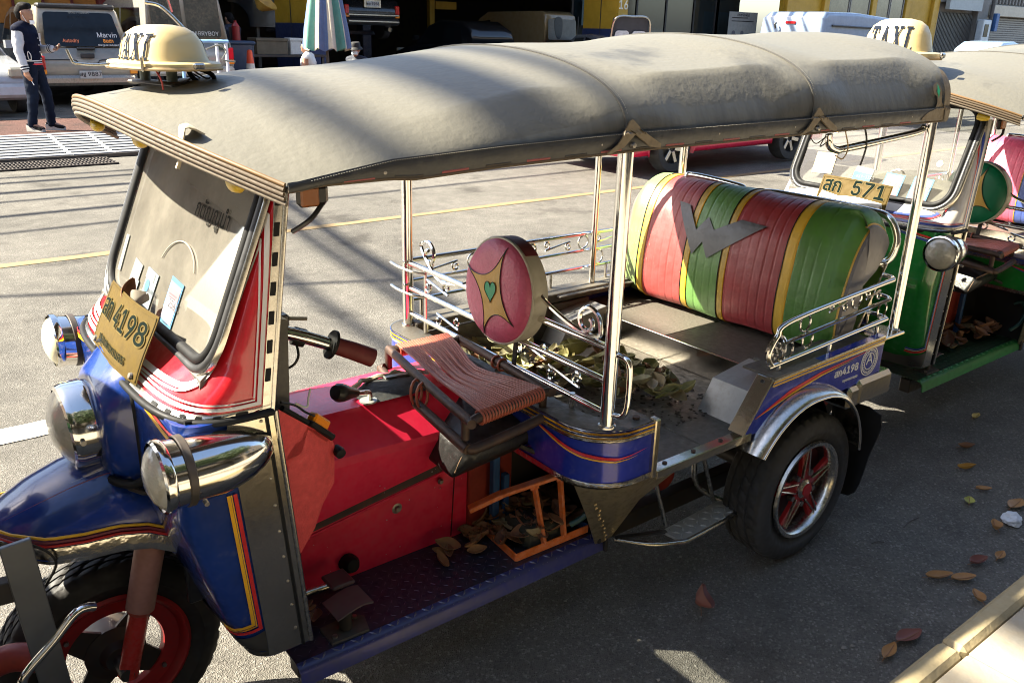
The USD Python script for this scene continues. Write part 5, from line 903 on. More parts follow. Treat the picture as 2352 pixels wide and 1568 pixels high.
# ---------------------------------------------------------------- ground
def asphalt(name, base, light, bscale=1.0, patch=(.75, 1.2)):
    n = {'g': ('geometry', {}), 'big': ('noise_texture', dict(scale=.45, detail=5., roughness=.6)), 'mid': ('noise_texture', dict(scale=5., detail=5., roughness=.65)), 'v': ('voronoi_texture', dict(scale=150. * bscale, feature='f1')), 'v2': ('voronoi_texture', dict(scale=330. * bscale, feature='f1')),
         'rs': ('rgb_ramp', dict(ramp=[(0, tuple(A(base) * .72)), (.35, tuple(A(base) * .95)), (.8, tuple(A(base) * 1.06)), (.93, light), (1, tuple(np.minimum(1, A(light) * 1.3)))])), 'rb': ('map_range', dict(from_min=.3, from_max=.7, to_min=patch[0], to_max=patch[1])), 'rm': ('map_range', dict(from_min=.25, from_max=.75, to_min=.75, to_max=1.25)),
         'sp': ('separate_color', {}), 'm1': ('mix_color', dict(blend_type='multiply', fac=1., use_clamp=False)), 'm2': ('mix_color', dict(blend_type='multiply', fac=1., use_clamp=False)), 'c1': ('combine_color', {}), 'c2': ('combine_color', {}),
         'b': ('bump', dict(strength=.85, distance=.006)), 'ad': ('math', dict(math_type='add')), 'sn': ('noise_texture', dict(scale=1.3, detail=7., roughness=.6)), 'sr': ('rgb_ramp', dict(ramp=[(.33, (.45, .44, .43)), (.43, (.88, .88, .88)), (.62, (1, 1, 1)), (.72, (1.0, 1.0, 1.0))])), 'm3': ('mix_color', dict(blend_type='multiply', fac=1., use_clamp=False)), 'p': ('principled_bsdf', dict(roughness=.82, specular_ior_level=.35))}
    l = [('g.position', 'big.vector'), ('g.position', 'mid.vector'), ('g.position', 'v.vector'), ('g.position', 'v2.vector'), ('v.color', 'sp.color'), ('sp.r', 'rs.fac'), ('big.fac', 'rb.value'), ('mid.fac', 'rm.value'),
         ('rb.result', 'c1.r'), ('rb.result', 'c1.g'), ('rb.result', 'c1.b'), ('rm.result', 'c2.r'), ('rm.result', 'c2.g'), ('rm.result', 'c2.b'), ('rs.color', 'm1.a'), ('c1.color', 'm1.b'), ('m1.result', 'm2.a'), ('c2.color', 'm2.b'), ('m2.result', 'm3.a'), ('g.position', 'sn.vector'), ('sn.fac', 'sr.fac'), ('sr.color', 'm3.b'), ('m3.result', 'p.base_color'), ('v.distance', 'ad.value1'), ('v2.distance', 'ad.value2'), ('ad.value', 'b.height'), ('b.normal', 'p.normal')]
    return usdkit.material(stage, '/World/Looks/' + name, n, l, surface='p.BSDF')
ASPHALT = asphalt('street_asphalt', (0.1248, 0.1154, 0.0988), (.175, .165, .145))
CONC = asphalt('forecourt_concrete', (0.132, 0.1238, 0.1073), (.165, .155, .135), 1.5); REDPAVE = asphalt('red_pavement', (0.078, 0.03, 0.0216), (.11, .048, .036), 1.5)
LINEW = mat('worn_white_marking', (0.3844, 0.3658, 0.3224), .7, dirt=.45, dcol=(.25, .23, .19), scale=9, bump=.5, bscale=120); LINEY = mat('worn_yellow_marking', (.19, .125, .045), .75, dirt=.65, dcol=(.13, .11, .08), scale=9, bump=.5, bscale=120)
KERBM = mat('pale_sandstone_slab', (0.286, 0.2585, 0.2035), .75, dirt=.6, dcol=(.30, .23, .14), scale=5, var=.12, bump=.6, bscale=45); KERBE = mat('yellowed_kerb_edge', (0.3, 0.24, 0.132), .75, dirt=.4, dcol=(.26, .2, .11), scale=8, bump=.6, bscale=60)
single('street', bbox(-60, 120, -.70, 10.74, -.6, 0, .001), ASPHALT, 'worn grey asphalt street with a pale speckled surface', 'street', kind='structure')
single('ground', bbox(-300, 400, -300, 400, -1.0, -.62, .001), CONC, 'ground around the street', 'ground', kind='structure')
def markings():
    w = Thing('road_marking', 'worn white painted line on the asphalt left of the blue taxi', 'road marking', (0, 0, 0)); rnd = random.Random(4)
    top = [(x, 2.635 + rnd.uniform(-.006, .006)) for x in np.arange(-9, -1.52, .12)]; bot = [(x, 2.475 + rnd.uniform(-.006, .006)) for x in np.arange(-9, -1.52, .12)][::-1]
    w.part('painted_strip', decal(Polygon(top + bot), lambda q: np.column_stack([q, np.full(len(q), .004)]), .5), LINEW, False)
    y = Thing('road_marking', 'thin worn yellow centre line crossing the whole street', 'road marking', (0, 0, 0))
    top = [(x, 5.635 + rnd.uniform(-.010, .010)) for x in np.arange(-9, 40, .25)]; bot = [(x, 5.525 + rnd.uniform(-.010, .010)) for x in np.arange(-9, 40, .25)][::-1]
    y.part('painted_strip', decal(Polygon(top + bot), lambda q: np.column_stack([q, np.full(len(q), .004)]), .5), LINEY, False)
markings()
pv = Thing('pavement', 'pale sandstone pavement with a yellowed kerb edge at the lower right', 'pavement', kind='structure')
pv.part('base', bbox(-12, 14, -6, -.74, -.3, .280, .002), KERBM)
for i, x in enumerate(np.arange(-10.46, 12, 1.0)):
    pv.part('kerb_stone', bbox(x + .003, x + .997, -.735, -.677, -.2, .33, .012), KERBE)
    for j, y in enumerate((-1.34, -1.94, -2.54)): 
        if y > -2 or abs(x + 1) < 4: pv.part('slab', bbox(x + .003, x + .997, y + .003, y + .597, .25, .3285 + .0015 * ((i * 7 + j * 3) % 3) / 3, .004), KERBM)
fk = Thing('pavement', 'red painted pavement on the far side of the street', 'pavement', kind='structure')
fk.part('kerb', bbox(-60, 120, 12.10, 12.21, -.3, .135, .02), CONC); fk.part('red_strip', bbox(-60, 120, 12.22, 14.55, -.3, .142, .004), REDPAVE); fk.part('apron', bbox(-60, 120, 10.75, 12.09, -.3, .014, .004), CONC)
single('forecourt', bbox(-60, 120, 14.56, 36, -.3, .15, .002), CONC, 'grey concrete forecourt of the garage', 'forecourt', kind='structure')
# sloping metal access ramp: frame, slats; and the drain grate before it
GALV = mat('galvanised_slats', (0.372, 0.384, 0.396), .4, metal=.4, dirt=.3, dcol=(.3, .3, .3))
rp = Thing('access_ramp', 'white slatted metal ramp bridging the far kerb beside the standing man', 'ramp', (0, 0, 0))
zr = lambda y: .035 + (y - 10.80) * .09
for x in (-.85, .02, .52, 1.02, 1.55): rp.part('rail', bar((x, 10.80, zr(10.8)), (x + .02, 12.16, zr(12.16)), .05, .05), GALV)
for i, y in enumerate(np.linspace(10.84, 12.12, 9)): 
    for (a, b) in ((-.85, .02), (.02, .52), (.52, 1.02), (1.02, 1.55)): rp.part('slat', bar((a + .03, y, zr(y) + .02), (b - .01, y, zr(y) + .02), .125, .012), GALV)
rp.part('end_plate', bbox(-.87, 1.58, 10.74, 10.80, .0, .05), mat('dark_steel')); rp.part('dark_under', bbox(-.84, 1.54, 10.85, 12.08, .016, .019, .001), BLACK)
dg = Thing('drain_grate', 'black iron drain grate in the gutter in front of the metal ramp', 'drain grate', (0, 0, 0)); IRON = mat('cast_iron', (.035, .03, .028), .6, metal=.5, dirt=.4)
dg.part('pit', bbox(-.95, .42, 10.10, 10.70, .002, .006, .001), mat('pit_black', (.004, .004, .004), .9))
for y in np.linspace(10.12, 10.68, 5): dg.part('bar', bbox(-.95, .42, y - .012, y + .012, .006, .024), IRON)
for x in np.linspace(-.94, .41, 34): dg.part('cross_bar', bbox(x - .008, x + .008, 10.11, 10.69, .006, .020), IRON)

# ---------------------------------------------------------------- vehicles of the background
WGLASS = mat('dark_car_glass', (.006, .007, .008), .08, coat=.12, var=.3, spec=.3); TRIM = mat('black_trim', (.02, .02, .02), .45, dirt=.2); ALLOY = chrome('alloy_wheel', (.6, .6, .6), .3, .2)
def rounded(poly, e):
    p = A(poly, float); n = len(p); out = []
    for i in range(n):
        a, b, c = p[i - 1], p[i], p[(i + 1) % n]; d1 = (b - a) / np.linalg.norm(b - a); d2 = (c - b) / np.linalg.norm(c - b)
        m = A([d1[1] + d2[1], -d1[0] - d2[0]]); m /= max(np.linalg.norm(m), 1e-9); out.append(b - m * e / max(.5, math.sqrt(max(.05, (1 + d1 @ d2) / 2))))
    return A(out)
def slabform(poly, yf, e=.05):
    """a car body: side outline (x, z), counter-clockwise, swept across the width yf(z); edges rounded by e"""
    p = A(poly, float)
    if Polygon(p).exterior.is_ccw is False: p = p[::-1]
    rings = []
    for k in (0, 1, 2, 3):
        t = k / 3 * PI / 2; q = rounded(p, e * (1 - math.sin(t))); rings.append((q, e * (1 - math.cos(t))))
    P = [np.column_stack([q[:, 0], yf(q[:, 1]) - d if k == 0 else yf(q[:, 1]) - d, q[:, 1]]) for k, (q, d) in enumerate(rings)]
    # outer ring first: flat cap at full width, then rolling over to the outline
    mid = [np.column_stack([rings[3][0][:, 0], (yf(rings[3][0][:, 1]) - rings[3][1]) * s, rings[3][0][:, 1]]) for s in np.linspace(1, -1, 7)[1:-1]]
    allr = P + mid + [x * A([1, -1, 1]) for x in P[::-1]]
    v, f = grid(A(allr), closed=True); capv, capf = trimesh.creation.triangulate_polygon(Polygon(rings[0][0]), engine='earcut')
    c1 = (np.column_stack([capv[:, 0], yf(capv[:, 1]), capv[:, 1]]), capf); c2 = (np.column_stack([capv[:, 0], -yf(capv[:, 1]), capv[:, 1]]), capf[:, ::-1])
    tm = trimesh.Trimesh(*cat([(v, f), c1, c2]), process=False); tm.merge_vertices(); trimesh.repair.fix_normals(tm); return tm
def side(poly, yf, o, s): 
    return decal(poly, lambda q: np.column_stack([q[:, 0], s * (yf(q[:, 1]) + o), q[:, 1]]), .3)
def cross(a, b, hw, yf, o=.008, m=.07):
    """a pane across the car between outline points a and b (x, z)"""
    a, b = A(a, float), A(b, float); d = b - a; L = np.linalg.norm(d); n = A([-d[1], d[0]]) / L; 
    if n[1] < 0: n = -n
    def fn(q):
        t = q[:, 1:2]; p = a + d * t + n * o; w = yf(p[:, 1]) - m; return np.column_stack([p[:, 0], q[:, 0] * w, p[:, 1]])
    return fn
def arches(pr, wheels, R):
    p = Polygon(pr)
    for x in wheels: p = p.difference(Point(x, R).buffer(R + .06, quad_segs=7))
    return A(p.exterior.coords)[:-1]
def vehicle(name, label, category, loc, rz, col, L, W, body, cab, R, wheels, sides, front=None, rear=None, plate_text=None, lights=True, dirt=.2, belt=.9, roofw=.2, bumper=TRIM, gate=True, group=None, hubs=ALLOY):
    T = Thing(name, label, category, loc, rz, group); pm = paint(f'{name}_{_used[("/World", name)]}_paint', col, dirt=dirt, dcol=(.2, .16, .1))
    yb = lambda z: W / 2 - .05 * np.clip((z - belt * .72) / .5, 0, 1) - .03 * np.clip((.35 - z) / .2, 0, 1) + 0 * z
    zr = max(q[1] for q in cab); yc = lambda z: W / 2 - .06 - (roofw - .06) * np.clip((z - belt) / max(.1, zr - belt), 0, 1)
    bd = T.part('body', slabform(arches(body, wheels, R), yb, .06), pm, 35); cb = T.part('cabin', slabform(cab, yc, .07), pm, 35)
    for s in (-1, 1):
        for w in sides: T.part('side_window', side(Polygon(w).buffer(-.015).buffer(.015), yc, .004, s), WGLASS, False, cb)
        for x in wheels:
            wl = T.part('wheel', lathe([(R * .6, -.02), (R * .66, -.10), (R * .95, -.11), (R, -.06), (R, .06), (R * .95, .09), (0, .09)], (x, s * (W / 2 - .08), R), (0, -s, 0), 36), TYRE, 40, bd); T.part('rim', lathe([(R * .64, -.07), (R * .6, -.03), (R * .12, -.045), (0, -.05)], (x, s * (W / 2 - .08), R), (0, -s, 0), 20), mat('wheel_dark', (.03, .03, .03), .5), 40, wl)
            for k in range(6):
                a = k * PI / 3 + .2; c, sn = math.cos(a), math.sin(a); T.part('spoke', bar((x + .05 * c, s * (W / 2 - .015), R + .05 * sn), (x + R * .62 * c, s * (W / 2 - .0), R + R * .62 * sn), .05, .02, (0, 1, 0)), hubs, 30, wl)
        mx = max(q[0] for q in cab) - .35; T.part('wing_mirror', hull([(mx + dx, s * (W / 2 + dy), belt + .08 + dz) for dx in (-.06, .06) for dy in (.0, .16) for dz in (0, .13)]), pm, 30, bd)
    pane = rrect(-.96, .96, .06, .94, .10)
    if rear: T.part('rear_window', decal(pane, cross(*rear, W / 2, yc, m=.10), .2), WGLASS, False, cb)
    if front: T.part('windscreen', decal(pane, cross(*front, W / 2, yc, m=.08), .2), WGLASS, False, cb)
    xr = min(q[0] for q in body); xf = max(q[0] for q in body)
    T.part('rear_bumper', bbox(xr - .05, xr + .12, -W / 2 + .02, W / 2 - .02, .38, .56, .05), bumper, 35, bd); T.part('front_bumper', bbox(xf - .12, xf + .05, -W / 2 + .02, W / 2 - .02, .3, .52, .05), bumper, 35, bd)
    if lights:
        for s in (-1, 1):
            T.part('tail_light', bbox(xr - .012, xr + .06, s * (W / 2 - .08) - .07, s * (W / 2 - .08) + .07, belt - .34, belt - .1, .02), REDLENS, 35, bd); T.part('indicator', bbox(xr - .014, xr + .05, s * (W / 2 - .08) - .068, s * (W / 2 - .08) + .068, belt - .42, belt - .34, .01), AMBER, 35, bd)
            T.part('headlight', bbox(xf - .1, xf + .012, s * (W / 2 - .22) - .14, s * (W / 2 - .22) + .14, belt - .34, belt - .18, .03), LENS, 35, bd)
    if plate_text:
        pp = T.part('number_plate', bbox(xr - .075, xr - .055, -.19, .19, .50, .64, .004), PLATEWHITE, 30, bd)
        T.part('characters', flat(affinity.translate(text(plate_text, .07, 'NotoSansThai', 2), 0, .55), (xr - .0752, 0, 0), (0, -1, 0), (0, 0, 1), .003), INK, False, pp)
    return T, pm, yb, yc
def on_rear(T, x, y0, z0, poly, m, parent=None, name='lettering', lean=0): T.part(name, flat(poly, (x, y0, z0), (0, -1, 0), (lean, 0, 1), .004), m, False, parent)

# champagne pick-up with a canopy, tail towards the street
PB = [(-2.45, .42), (2.35, .34), (2.5, .6), (2.45, .92), (1.35, 1.05), (-2.45, 1.03), (-2.5, .7)]
PC = [(-2.42, .98), (1.5, .98), (.78, 1.62), (.3, 1.74), (-1.9, 1.76), (-2.12, 1.70)]
SW = [[(-2.15, 1.12), (-.75, 1.10), (-.75, 1.62), (-2.0, 1.62)], [(-.62, 1.10), (.15, 1.10), (.1, 1.62), (-.6, 1.62)], [(.25, 1.10), (1.1, 1.08), (.72, 1.5), (.3, 1.60)]]
v1, pm1, yb1, yc1 = vehicle('pickup_truck', 'champagne pick-up with a matching canopy parked tail out behind the standing man', 'pickup truck', (1.66, 18.98, .15), PI / 2, (.29, .255, .20), 5, 1.72, PB, PC, .36, (-1.6, 1.5), SW, ((1.5, .98), (.78, 1.62)), ((-2.43, 1.02), (-2.13, 1.68)), 'สฐ 9887', belt=1.0, roofw=.17, bumper=mat('silver_bumper', (.36, .33, .28), .3, metal=.6, dirt=.3))
for sx, tx, mm, h, y in ((.0, 'BUILT TOUGH', PAPER_W, .035, 1.63),): on_rear(v1, -2.27, 0, 1.62, text(tx, h), mm, lean=.45)
on_rear(v1, -2.35, -.42, 1.22, text('Marvin', .08), WHITES, lean=.45); on_rear(v1, -2.39, -.42, 1.13, text('ชินตา', .06, 'NotoSansThai', 2), AMBER, lean=.45); on_rear(v1, -2.42, -.42, 1.07, text('Bangkok Autotech', .032), WHITES, lean=.45); on_rear(v1, -2.39, .22, 1.13, text('Autodry', .055, 'Inter', 2), mat('orange_sticker', (.6, .15, .05), .5), lean=.45)
v1.part('tailgate_handle', bbox(-2.515, -2.49, -.12, .12, .86, .94, .02), TRIM); v1.part('window_catch', bbox(-2.48, -2.44, -.16, .16, 1.0, 1.05, .02), TRIM); v1.part('tailgate_crease', tube(spath([(-2.495, .8, .83), (-2.495, .25, .83), (-2.495, .15, .77), (-2.495, -.15, .77), (-2.495, -.25, .83), (-2.495, -.8, .83)], 4), .008, 5), TRIM); v1.part('roof_rail', tube([(-1.9, -.62, 1.78), (.1, -.62, 1.78)], .03, 8), TRIM); v1.part('spoiler', bbox(-2.16, -1.9, -.66, .66, 1.70, 1.79, .03), TRIM)
# white pick-up with a tall two-pane canopy
PC2 = [(-2.45, 1.02), (1.5, 1.02), (.78, 1.72), (.3, 1.85), (-.5, 2.35), (-2.0, 2.40), (-2.25, 2.3)]
v2, pm2, yb2, yc2 = vehicle('pickup_truck', 'dusty white pick-up with a tall two-pane canopy behind the roof sign', 'pickup truck', (3.55, 18.98, .30), PI / 2, (.27, .255, .225), 5, 1.74, PB, PC2, .40, (-1.6, 1.5), SW[:2], None, None, None, belt=1.02, roofw=.22, bumper=mat('white_bumper', (.45, .43, .38), .4, dirt=.4))
for y0, y1 in ((.08, .66), (-.66, -.0)): v2.part('rear_window', flat(affinity.skew(rrect(-y1, -y0, .07, 1.15, .06), 0, 0), (-2.462, 0, 1.03), (0, -1, 0), (.155, 0, 1), .006), mat('dirty_canopy_glass', (.03, .03, .025), .12, coat=.6, dirt=.35, dcol=(.14, .11, .07), scale=4))
on_rear(v2, -2.452, -.33, 1.135, text('CARRYBOY', .075), mat('grey_lettering', (.4, .4, .38), .5), lean=.155)
gp = v2.part('sticker', flat(rrect(-.12, .12, 0, .15, .02), (-2.505, -.66, .87), (0, -1, 0), (0, 0, 1), .004), mat('dark_green_sticker', (.02, .05, .035), .5)); on_rear(v2, -2.512, -.66, .92, text('GPS', .06), WHITES, gp)
v2.part('handle', bbox(-2.52, -2.49, -.05, .16, 1.035, 1.08, .02), TRIM); v2.part('grille_ladder', tube(spath([(-2.6, .52, 2.3), (-2.62, .40, 1.85), (-2.6, .32, 1.55)], 4), .03, 6), CHD)
# silver car nose at the left edge
HB = [(-2.1, .30), (2.0, .26), (2.08, .5), (2.0, .72), (1.1, .92), (-1.9, .98), (-2.12, .8)]; HC = [(-1.95, .92), (1.15, .9), (.35, 1.42), (-.2, 1.5), (-1.3, 1.46), (-1.8, 1.25)]
HW = [[(-1.5, 1.0), (-.55, .99), (-.55, 1.38), (-1.25, 1.36)], [(-.45, .99), (.75, .97), (.3, 1.33), (-.4, 1.39)]]
vd, *_ = vehicle('silver_car', 'silver car whose front corner shows left of the standing man', 'car', (-.62, 17.0, .15), -PI / 2 + .12, (.26, .27, .285), 4.2, 1.7, HB, HC, .31, (-1.3, 1.3), HW, ((1.15, .9), (.35, 1.42)), ((-1.95, .95), (-1.3, 1.46)), belt=.95, bumper=mat('silver_plastic', (.42, .44, .46), .4)); vd.part('grille', cat([bbox(2.05, 2.10, -.5, .5, z, z + .03, .005) for z in (.36, .42)]), TRIM)
# red car beyond the yellow line
va, *_ = vehicle('red_car', 'crimson car on the far side of the yellow line under the canopy edge', 'car', (7.30, 6.90, .03), PI, (.6, .01, .06), 4.2, 1.68, [(-2.1, .24), (2.0, .22), (2.08, .5), (2.0, .72), (1.1, .92), (-1.9, .98), (-2.12, .8)], HC, .31, (-1.245, 1.245), HW, ((1.15, .9), (.35, 1.42)), ((-1.95, .95), (-1.3, 1.46)), belt=.95, dirt=.06, bumper=mat('red_bumper', (.5, .01, .04), .3, coat=.5))
for s in (-1, 1): va.part('sill_line', tube([(-.9, s * .842, .36), (.9, s * .842, .36)], .006, 5), TRIM)
# dark pick-up raised on a lift inside
ve, *_ = vehicle('lifted_pickup', 'black pick-up raised on the garage lift with tail lights and plate in view', 'pickup truck', (10.15, 23.5, 1.34), PI / 2, (.012, .013, .014), 5, 1.74, PB, PC, .36, (-1.6, 1.5), SW, None, ((-2.43, 1.02), (-2.13, 1.68)), None, belt=1.0, bumper=TRIM)
for z in (.62, .45): ve.part('chrome_bar', bbox(-2.60, -2.50, -.80, .80, z, z + .05, .015), CHD)
pp = ve.part('number_plate', bbox(-2.53, -2.51, -.19, .19, .86, 1.0, .004), PLATEWHITE); ve.part('plate_frame', bbox(-2.515, -2.495, -.27, .27, .83, 1.04, .01), CHD); on_rear(ve, -2.532, 0, .90, text('พย 9258', .07, 'NotoSansThai', 2), INK, pp); ve.part('exhaust', tube(spath([(-2.2, -.55, .28), (-2.5, -.55, .27), (-2.56, -.50, .27)], 4), .06, 12), CHD)
lf = Thing('car_lift', 'dark two-post lift holding up the black pick-up', 'car lift', (10.15, 24, .15)); LIFTM = mat('lift_paint', (.012, .018, .04), .5, dirt=.4)
for x in (-1.35, 1.35): lf.part('post', bbox(x - .15, x + .15, -.2, .2, 0, 3.6, .02), LIFTM); 
for y in (-1.5, 1.5): lf.part('arm', bbox(-1.25, 1.25, y - .08, y + .08, 1.30, 1.42, .02), LIFTM)
# black estate car, dusty van
vf, *_ = vehicle('black_estate_car', 'black estate car in the garage shade in front of the dusty van', 'car', (13.2, 21.4, .15), PI / 2, (.004, .005, .006), 4.4, 1.75, [(q[0] * 1.05, q[1] * 1.15) for q in HB], [(-2.0, 1.05), (1.1, 1.02), (.4, 1.62), (-.2, 1.78), (-1.3, 1.75), (-1.85, 1.5)], .34, (-1.35, 1.35), [[(-1.5, 1.15), (-.55, 1.13), (-.55, 1.6), (-1.3, 1.58)], [(-.45, 1.13), (.7, 1.1), (.35, 1.5), (-.4, 1.6)]], ((1.1, 1.02), (.4, 1.62)), ((-2.0, 1.1), (-1.3, 1.72)), belt=1.12, dirt=.05)
VB = [(-2.3, .36), (2.2, .32), (2.35, .6), (2.3, 1.0), (1.6, 1.12), (-2.3, 1.1)]; VC = [(-2.3, 1.05), (1.85, 1.05), (1.15, 1.9), (.7, 2.12), (-2.0, 2.14), (-2.22, 2.0)]
vg, *_ = vehicle('dusty_van', 'dusty ochre panel van with a grey rear window beside the numbered pillar', 'van', (16.75, 23.0, .15), PI / 2 + .05, (.20, .13, .045), 4.6, 1.70, VB, VC, .32, (-1.45, 1.5), [[(.5, 1.2), (1.35, 1.2), (.95, 1.8), (.5, 1.85)]], ((1.85, 1.05), (1.15, 1.9)), None, None, belt=1.1, dirt=.75, bumper=mat('ochre_bumper', (.16, .1, .05), .6, dirt=.5))
vg.part('rear_window', flat(rrect(-.62, .62, 0, .62, .08), (-2.318, 0, 1.28), (0, -1, 0), (.06, 0, 1), .006), mat('grimy_grey_glass', (.10, .095, .08), .35, dirt=.4)); vg.part('door_line', bbox(-2.325, -2.30, -.70, -.68, .6, 2.0, .002), TRIM); vg.part('wiper_strip', flat(smoothpoly([(-.14, .64), (.16, .64), (.16, .2), (.02, .02), (-.13, .18)], 4), (-2.327, .18, 1.28), (0, -1, 0), (.06, 0, 1), .006), BLACK)
# pale blue van parked along the far pavement; only its roof shows
vh, *_ = vehicle('pale_blue_van', 'pale blue high-roofed van parked beyond the rear end of the grey canopy', 'van', (15.5, 9.6, 0), 0, (.20, .26, .36), 4.9, 1.72, VB, [(-2.3, 1.05), (1.85, 1.05), (1.2, 1.9), (.8, 2.1), (-1.0, 2.19), (-2.05, 2.18), (-2.25, 2.06)], .33, (-1.5, 1.5), [[(.55, 1.2), (1.35, 1.2), (1.0, 1.75), (.55, 1.8)], [(-2.0, 1.2), (.4, 1.2), (.4, 1.72), (-2.0, 1.72)]], ((1.85, 1.05), (1.2, 1.9)), ((-2.3, 1.1), (-2.24, 1.82)), None, belt=1.1, dirt=.12, roofw=.16)
vh.part('brake_lamp', bbox(-2.285, -2.25, -.12, .12, 1.95, 2.0, .01), REDLENS); vh.part('gutter', tube([(-1.95, -.74, 1.93), (.85, -.735, 1.9)], .02, 6), TRIM); vh.part('wiper', tube(spath([(-2.33, .3, 1.86), (-2.36, .3, 1.94), (-2.32, .3, 1.96)], 3), .02, 6), TRIM)
vj, *_ = vehicle('small_blue_car', 'pale blue car roof between the taxi sign and the shuttered shop', 'car', (30.5, 13.2, .14), 0.1, (.2, .27, .37), 4.2, 1.7, HB, [(q[0], q[1] + .12) for q in HC], .31, (-1.3, 1.3), HW, ((1.15, 1.0), (.35, 1.54)), ((-1.95, 1.05), (-1.3, 1.58)), belt=.97)
vi, *_ = vehicle('hatchback', 'grey hatchback with its bonnet raised in front of the dark shop window', 'car', (17.3, 18.9, .15), -PI / 2 - .35, (.10, .10, .11), 4.0, 1.66, HB, HC, .31, (-1.3, 1.3), HW, ((1.15, .9), (.35, 1.42)), None, belt=.95)
bo = vi.part('raised_bonnet', hull([(1.25 - .05 * k, y, .98) for k in (0, 1) for y in (-.62, .62)] + [(1.42 - .05 * k, y * .92, 1.95) for k in (0, 1) for y in (-.62, .62)] + [(1.44, 0, 2.05)]), mat('bonnet_underside', (.05, .05, .055), .4, metal=.4)); 
for y0, y1 in ((.05, .50), (-.50, -.05)): vi.part('bonnet_liner', flat(rrect(y0, y1, .32, .62, .10), (1.30, 0, .99), (0, 1, 0), (.17, 0, 1), .02), mat('silver_liner', (.55, .56, .58), .35, metal=.5), 30, bo)
vi.part('bonnet_rib', tube(spath([(1.30, -.60, 1.05), (1.46, -.56, 1.90), (1.48, 0, 2.0), (1.46, .56, 1.90), (1.30, .60, 1.05)], 6), .03, 8), CHD, 40, bo)
S0, S1 = SCHEMES
tuk = three_wheeler(0, (0, 0, 0), 'blue and red three-wheel taxi nearest the camera, grey canopy, round pink back rest', S0)
canopy_parts(tuk, S0); taxi_sign(tuk); three_wheeler_body(tuk, 0, S0)
tuk2 = three_wheeler(1, (3.02, .06, 0), 'green and white three-wheel taxi parked behind the blue one, cut off by the right edge', S1)
canopy_parts(tuk2, S1); taxi_sign(tuk2, .12, (1.2, 1.15, 1.55), .03); three_wheeler_body(tuk2, 1, S1)

# a third taxi of the rank stands ahead of the blue one, wholly out of the picture: it shades the blue one's nose and the asphalt
x3 = UsdGeom.Xform.Define(stage, numbered('/World', 'three_wheel_taxi')); x3.AddTranslateOp().Set(Gf.Vec3d(-3.12, .02, 0)); x3.GetPrim().GetReferences().AddInternalReference(tuk2.path)
x3.GetPrim().SetInstanceable(True); tag(x3.GetPrim(), 'three-wheel taxi at the head of the rank, just out of the picture on the left', 'three-wheel taxi')
# ---------------------------------------------------------------- garage and shop fronts
YEL = mat('yellow_wall_paint', (0.39, 0.225, 0.01125), .6, dirt=.28, dcol=(.3, .17, .03), scale=2.5, bump=.2); NAVY = mat('navy_wall_paint', (.012, .022, .075), .6, dirt=.3, dcol=(.05, .05, .06), scale=3); GREYW = mat('grey_render', (0.18, 0.174, 0.162), .8, dirt=.4, dcol=(.14, .13, .11), scale=2.)
DARKW = mat('sooty_wall', (0.0715, 0.06875, 0.066), .8, dirt=.4, dcol=(.02, .02, .02), scale=1.5); SLAB = mat('concrete_slab', (0.12, 0.114, 0.102), .8, dirt=.3)
def pillar(x0, x1, y0, y1, zb, label, num=None, front_frac=.0):
    T = Thing('garage_pillar', label, 'pillar', (x0, y0, .15)); w, d = x1 - x0, y1 - y0
    T.part('yellow_shaft', bbox(0, w, 0, d, zb - .15, 4.6, .01), YEL); T.part('navy_base', bbox(-.01, w + .01, -.01, d + .01, 0, zb - .15, .01), NAVY); T.part('joint', bbox(-.012, -.004, d * .48, d * .50, 0, 4.6, .001), TRIM)
    T.part('cover_plate', bbox(-.014, -.004, d * .18, d * .32, zb + .35, zb + .5, .002), YEL)
    if num: T.part('number', flat(affinity.translate(text(num, .24, 'Inter', 2), w / 2, zb + .42), (0, -.002, 0), (1, 0, 0), (0, 0, 1), .006), mat('faded_white', (.6, .55, .42), .6))
    return T
pillar(7.25, 7.75, 19.0, 20.9, 1.72, 'yellow and navy garage pillar behind the folded umbrella')
pillar(17.02, 17.42, 18.35, 19.9, 1.80, 'yellow and navy garage pillar marked with a number, right of the dusty van', '16')
gb = Thing('garage_building', 'deep dark car repair garage behind the yellow and navy pillars', 'garage', (0, 0, 0))
gb.part('roof_slab', bbox(-16, 38, 19.3, 34, 4.6, 5.0, .02), SLAB); gb.part('back_wall', bbox(-16, 38, 33.5, 33.9, .15, 4.6, .01), DARKW)
gb.part('side_wall', bbox(25.2, 25.5, 21.5, 33.5, .15, 4.6, .01), DARKW); gb.part('side_wall', bbox(-8.3, -8.0, 21.5, 33.5, .15, 4.6, .01), DARKW); gb.part('partition', bbox(9.2, 9.3, 29, 33.5, .15, 4.6, .01), DARKW)
gb.part('post', bbox(14.6, 14.8, 25, 25.2, .15, 4.6, .01), YEL); gb.part('sign_board', bbox(14.85, 15.7, 25.0, 25.08, 2.3, 2.55, .01), YEL)
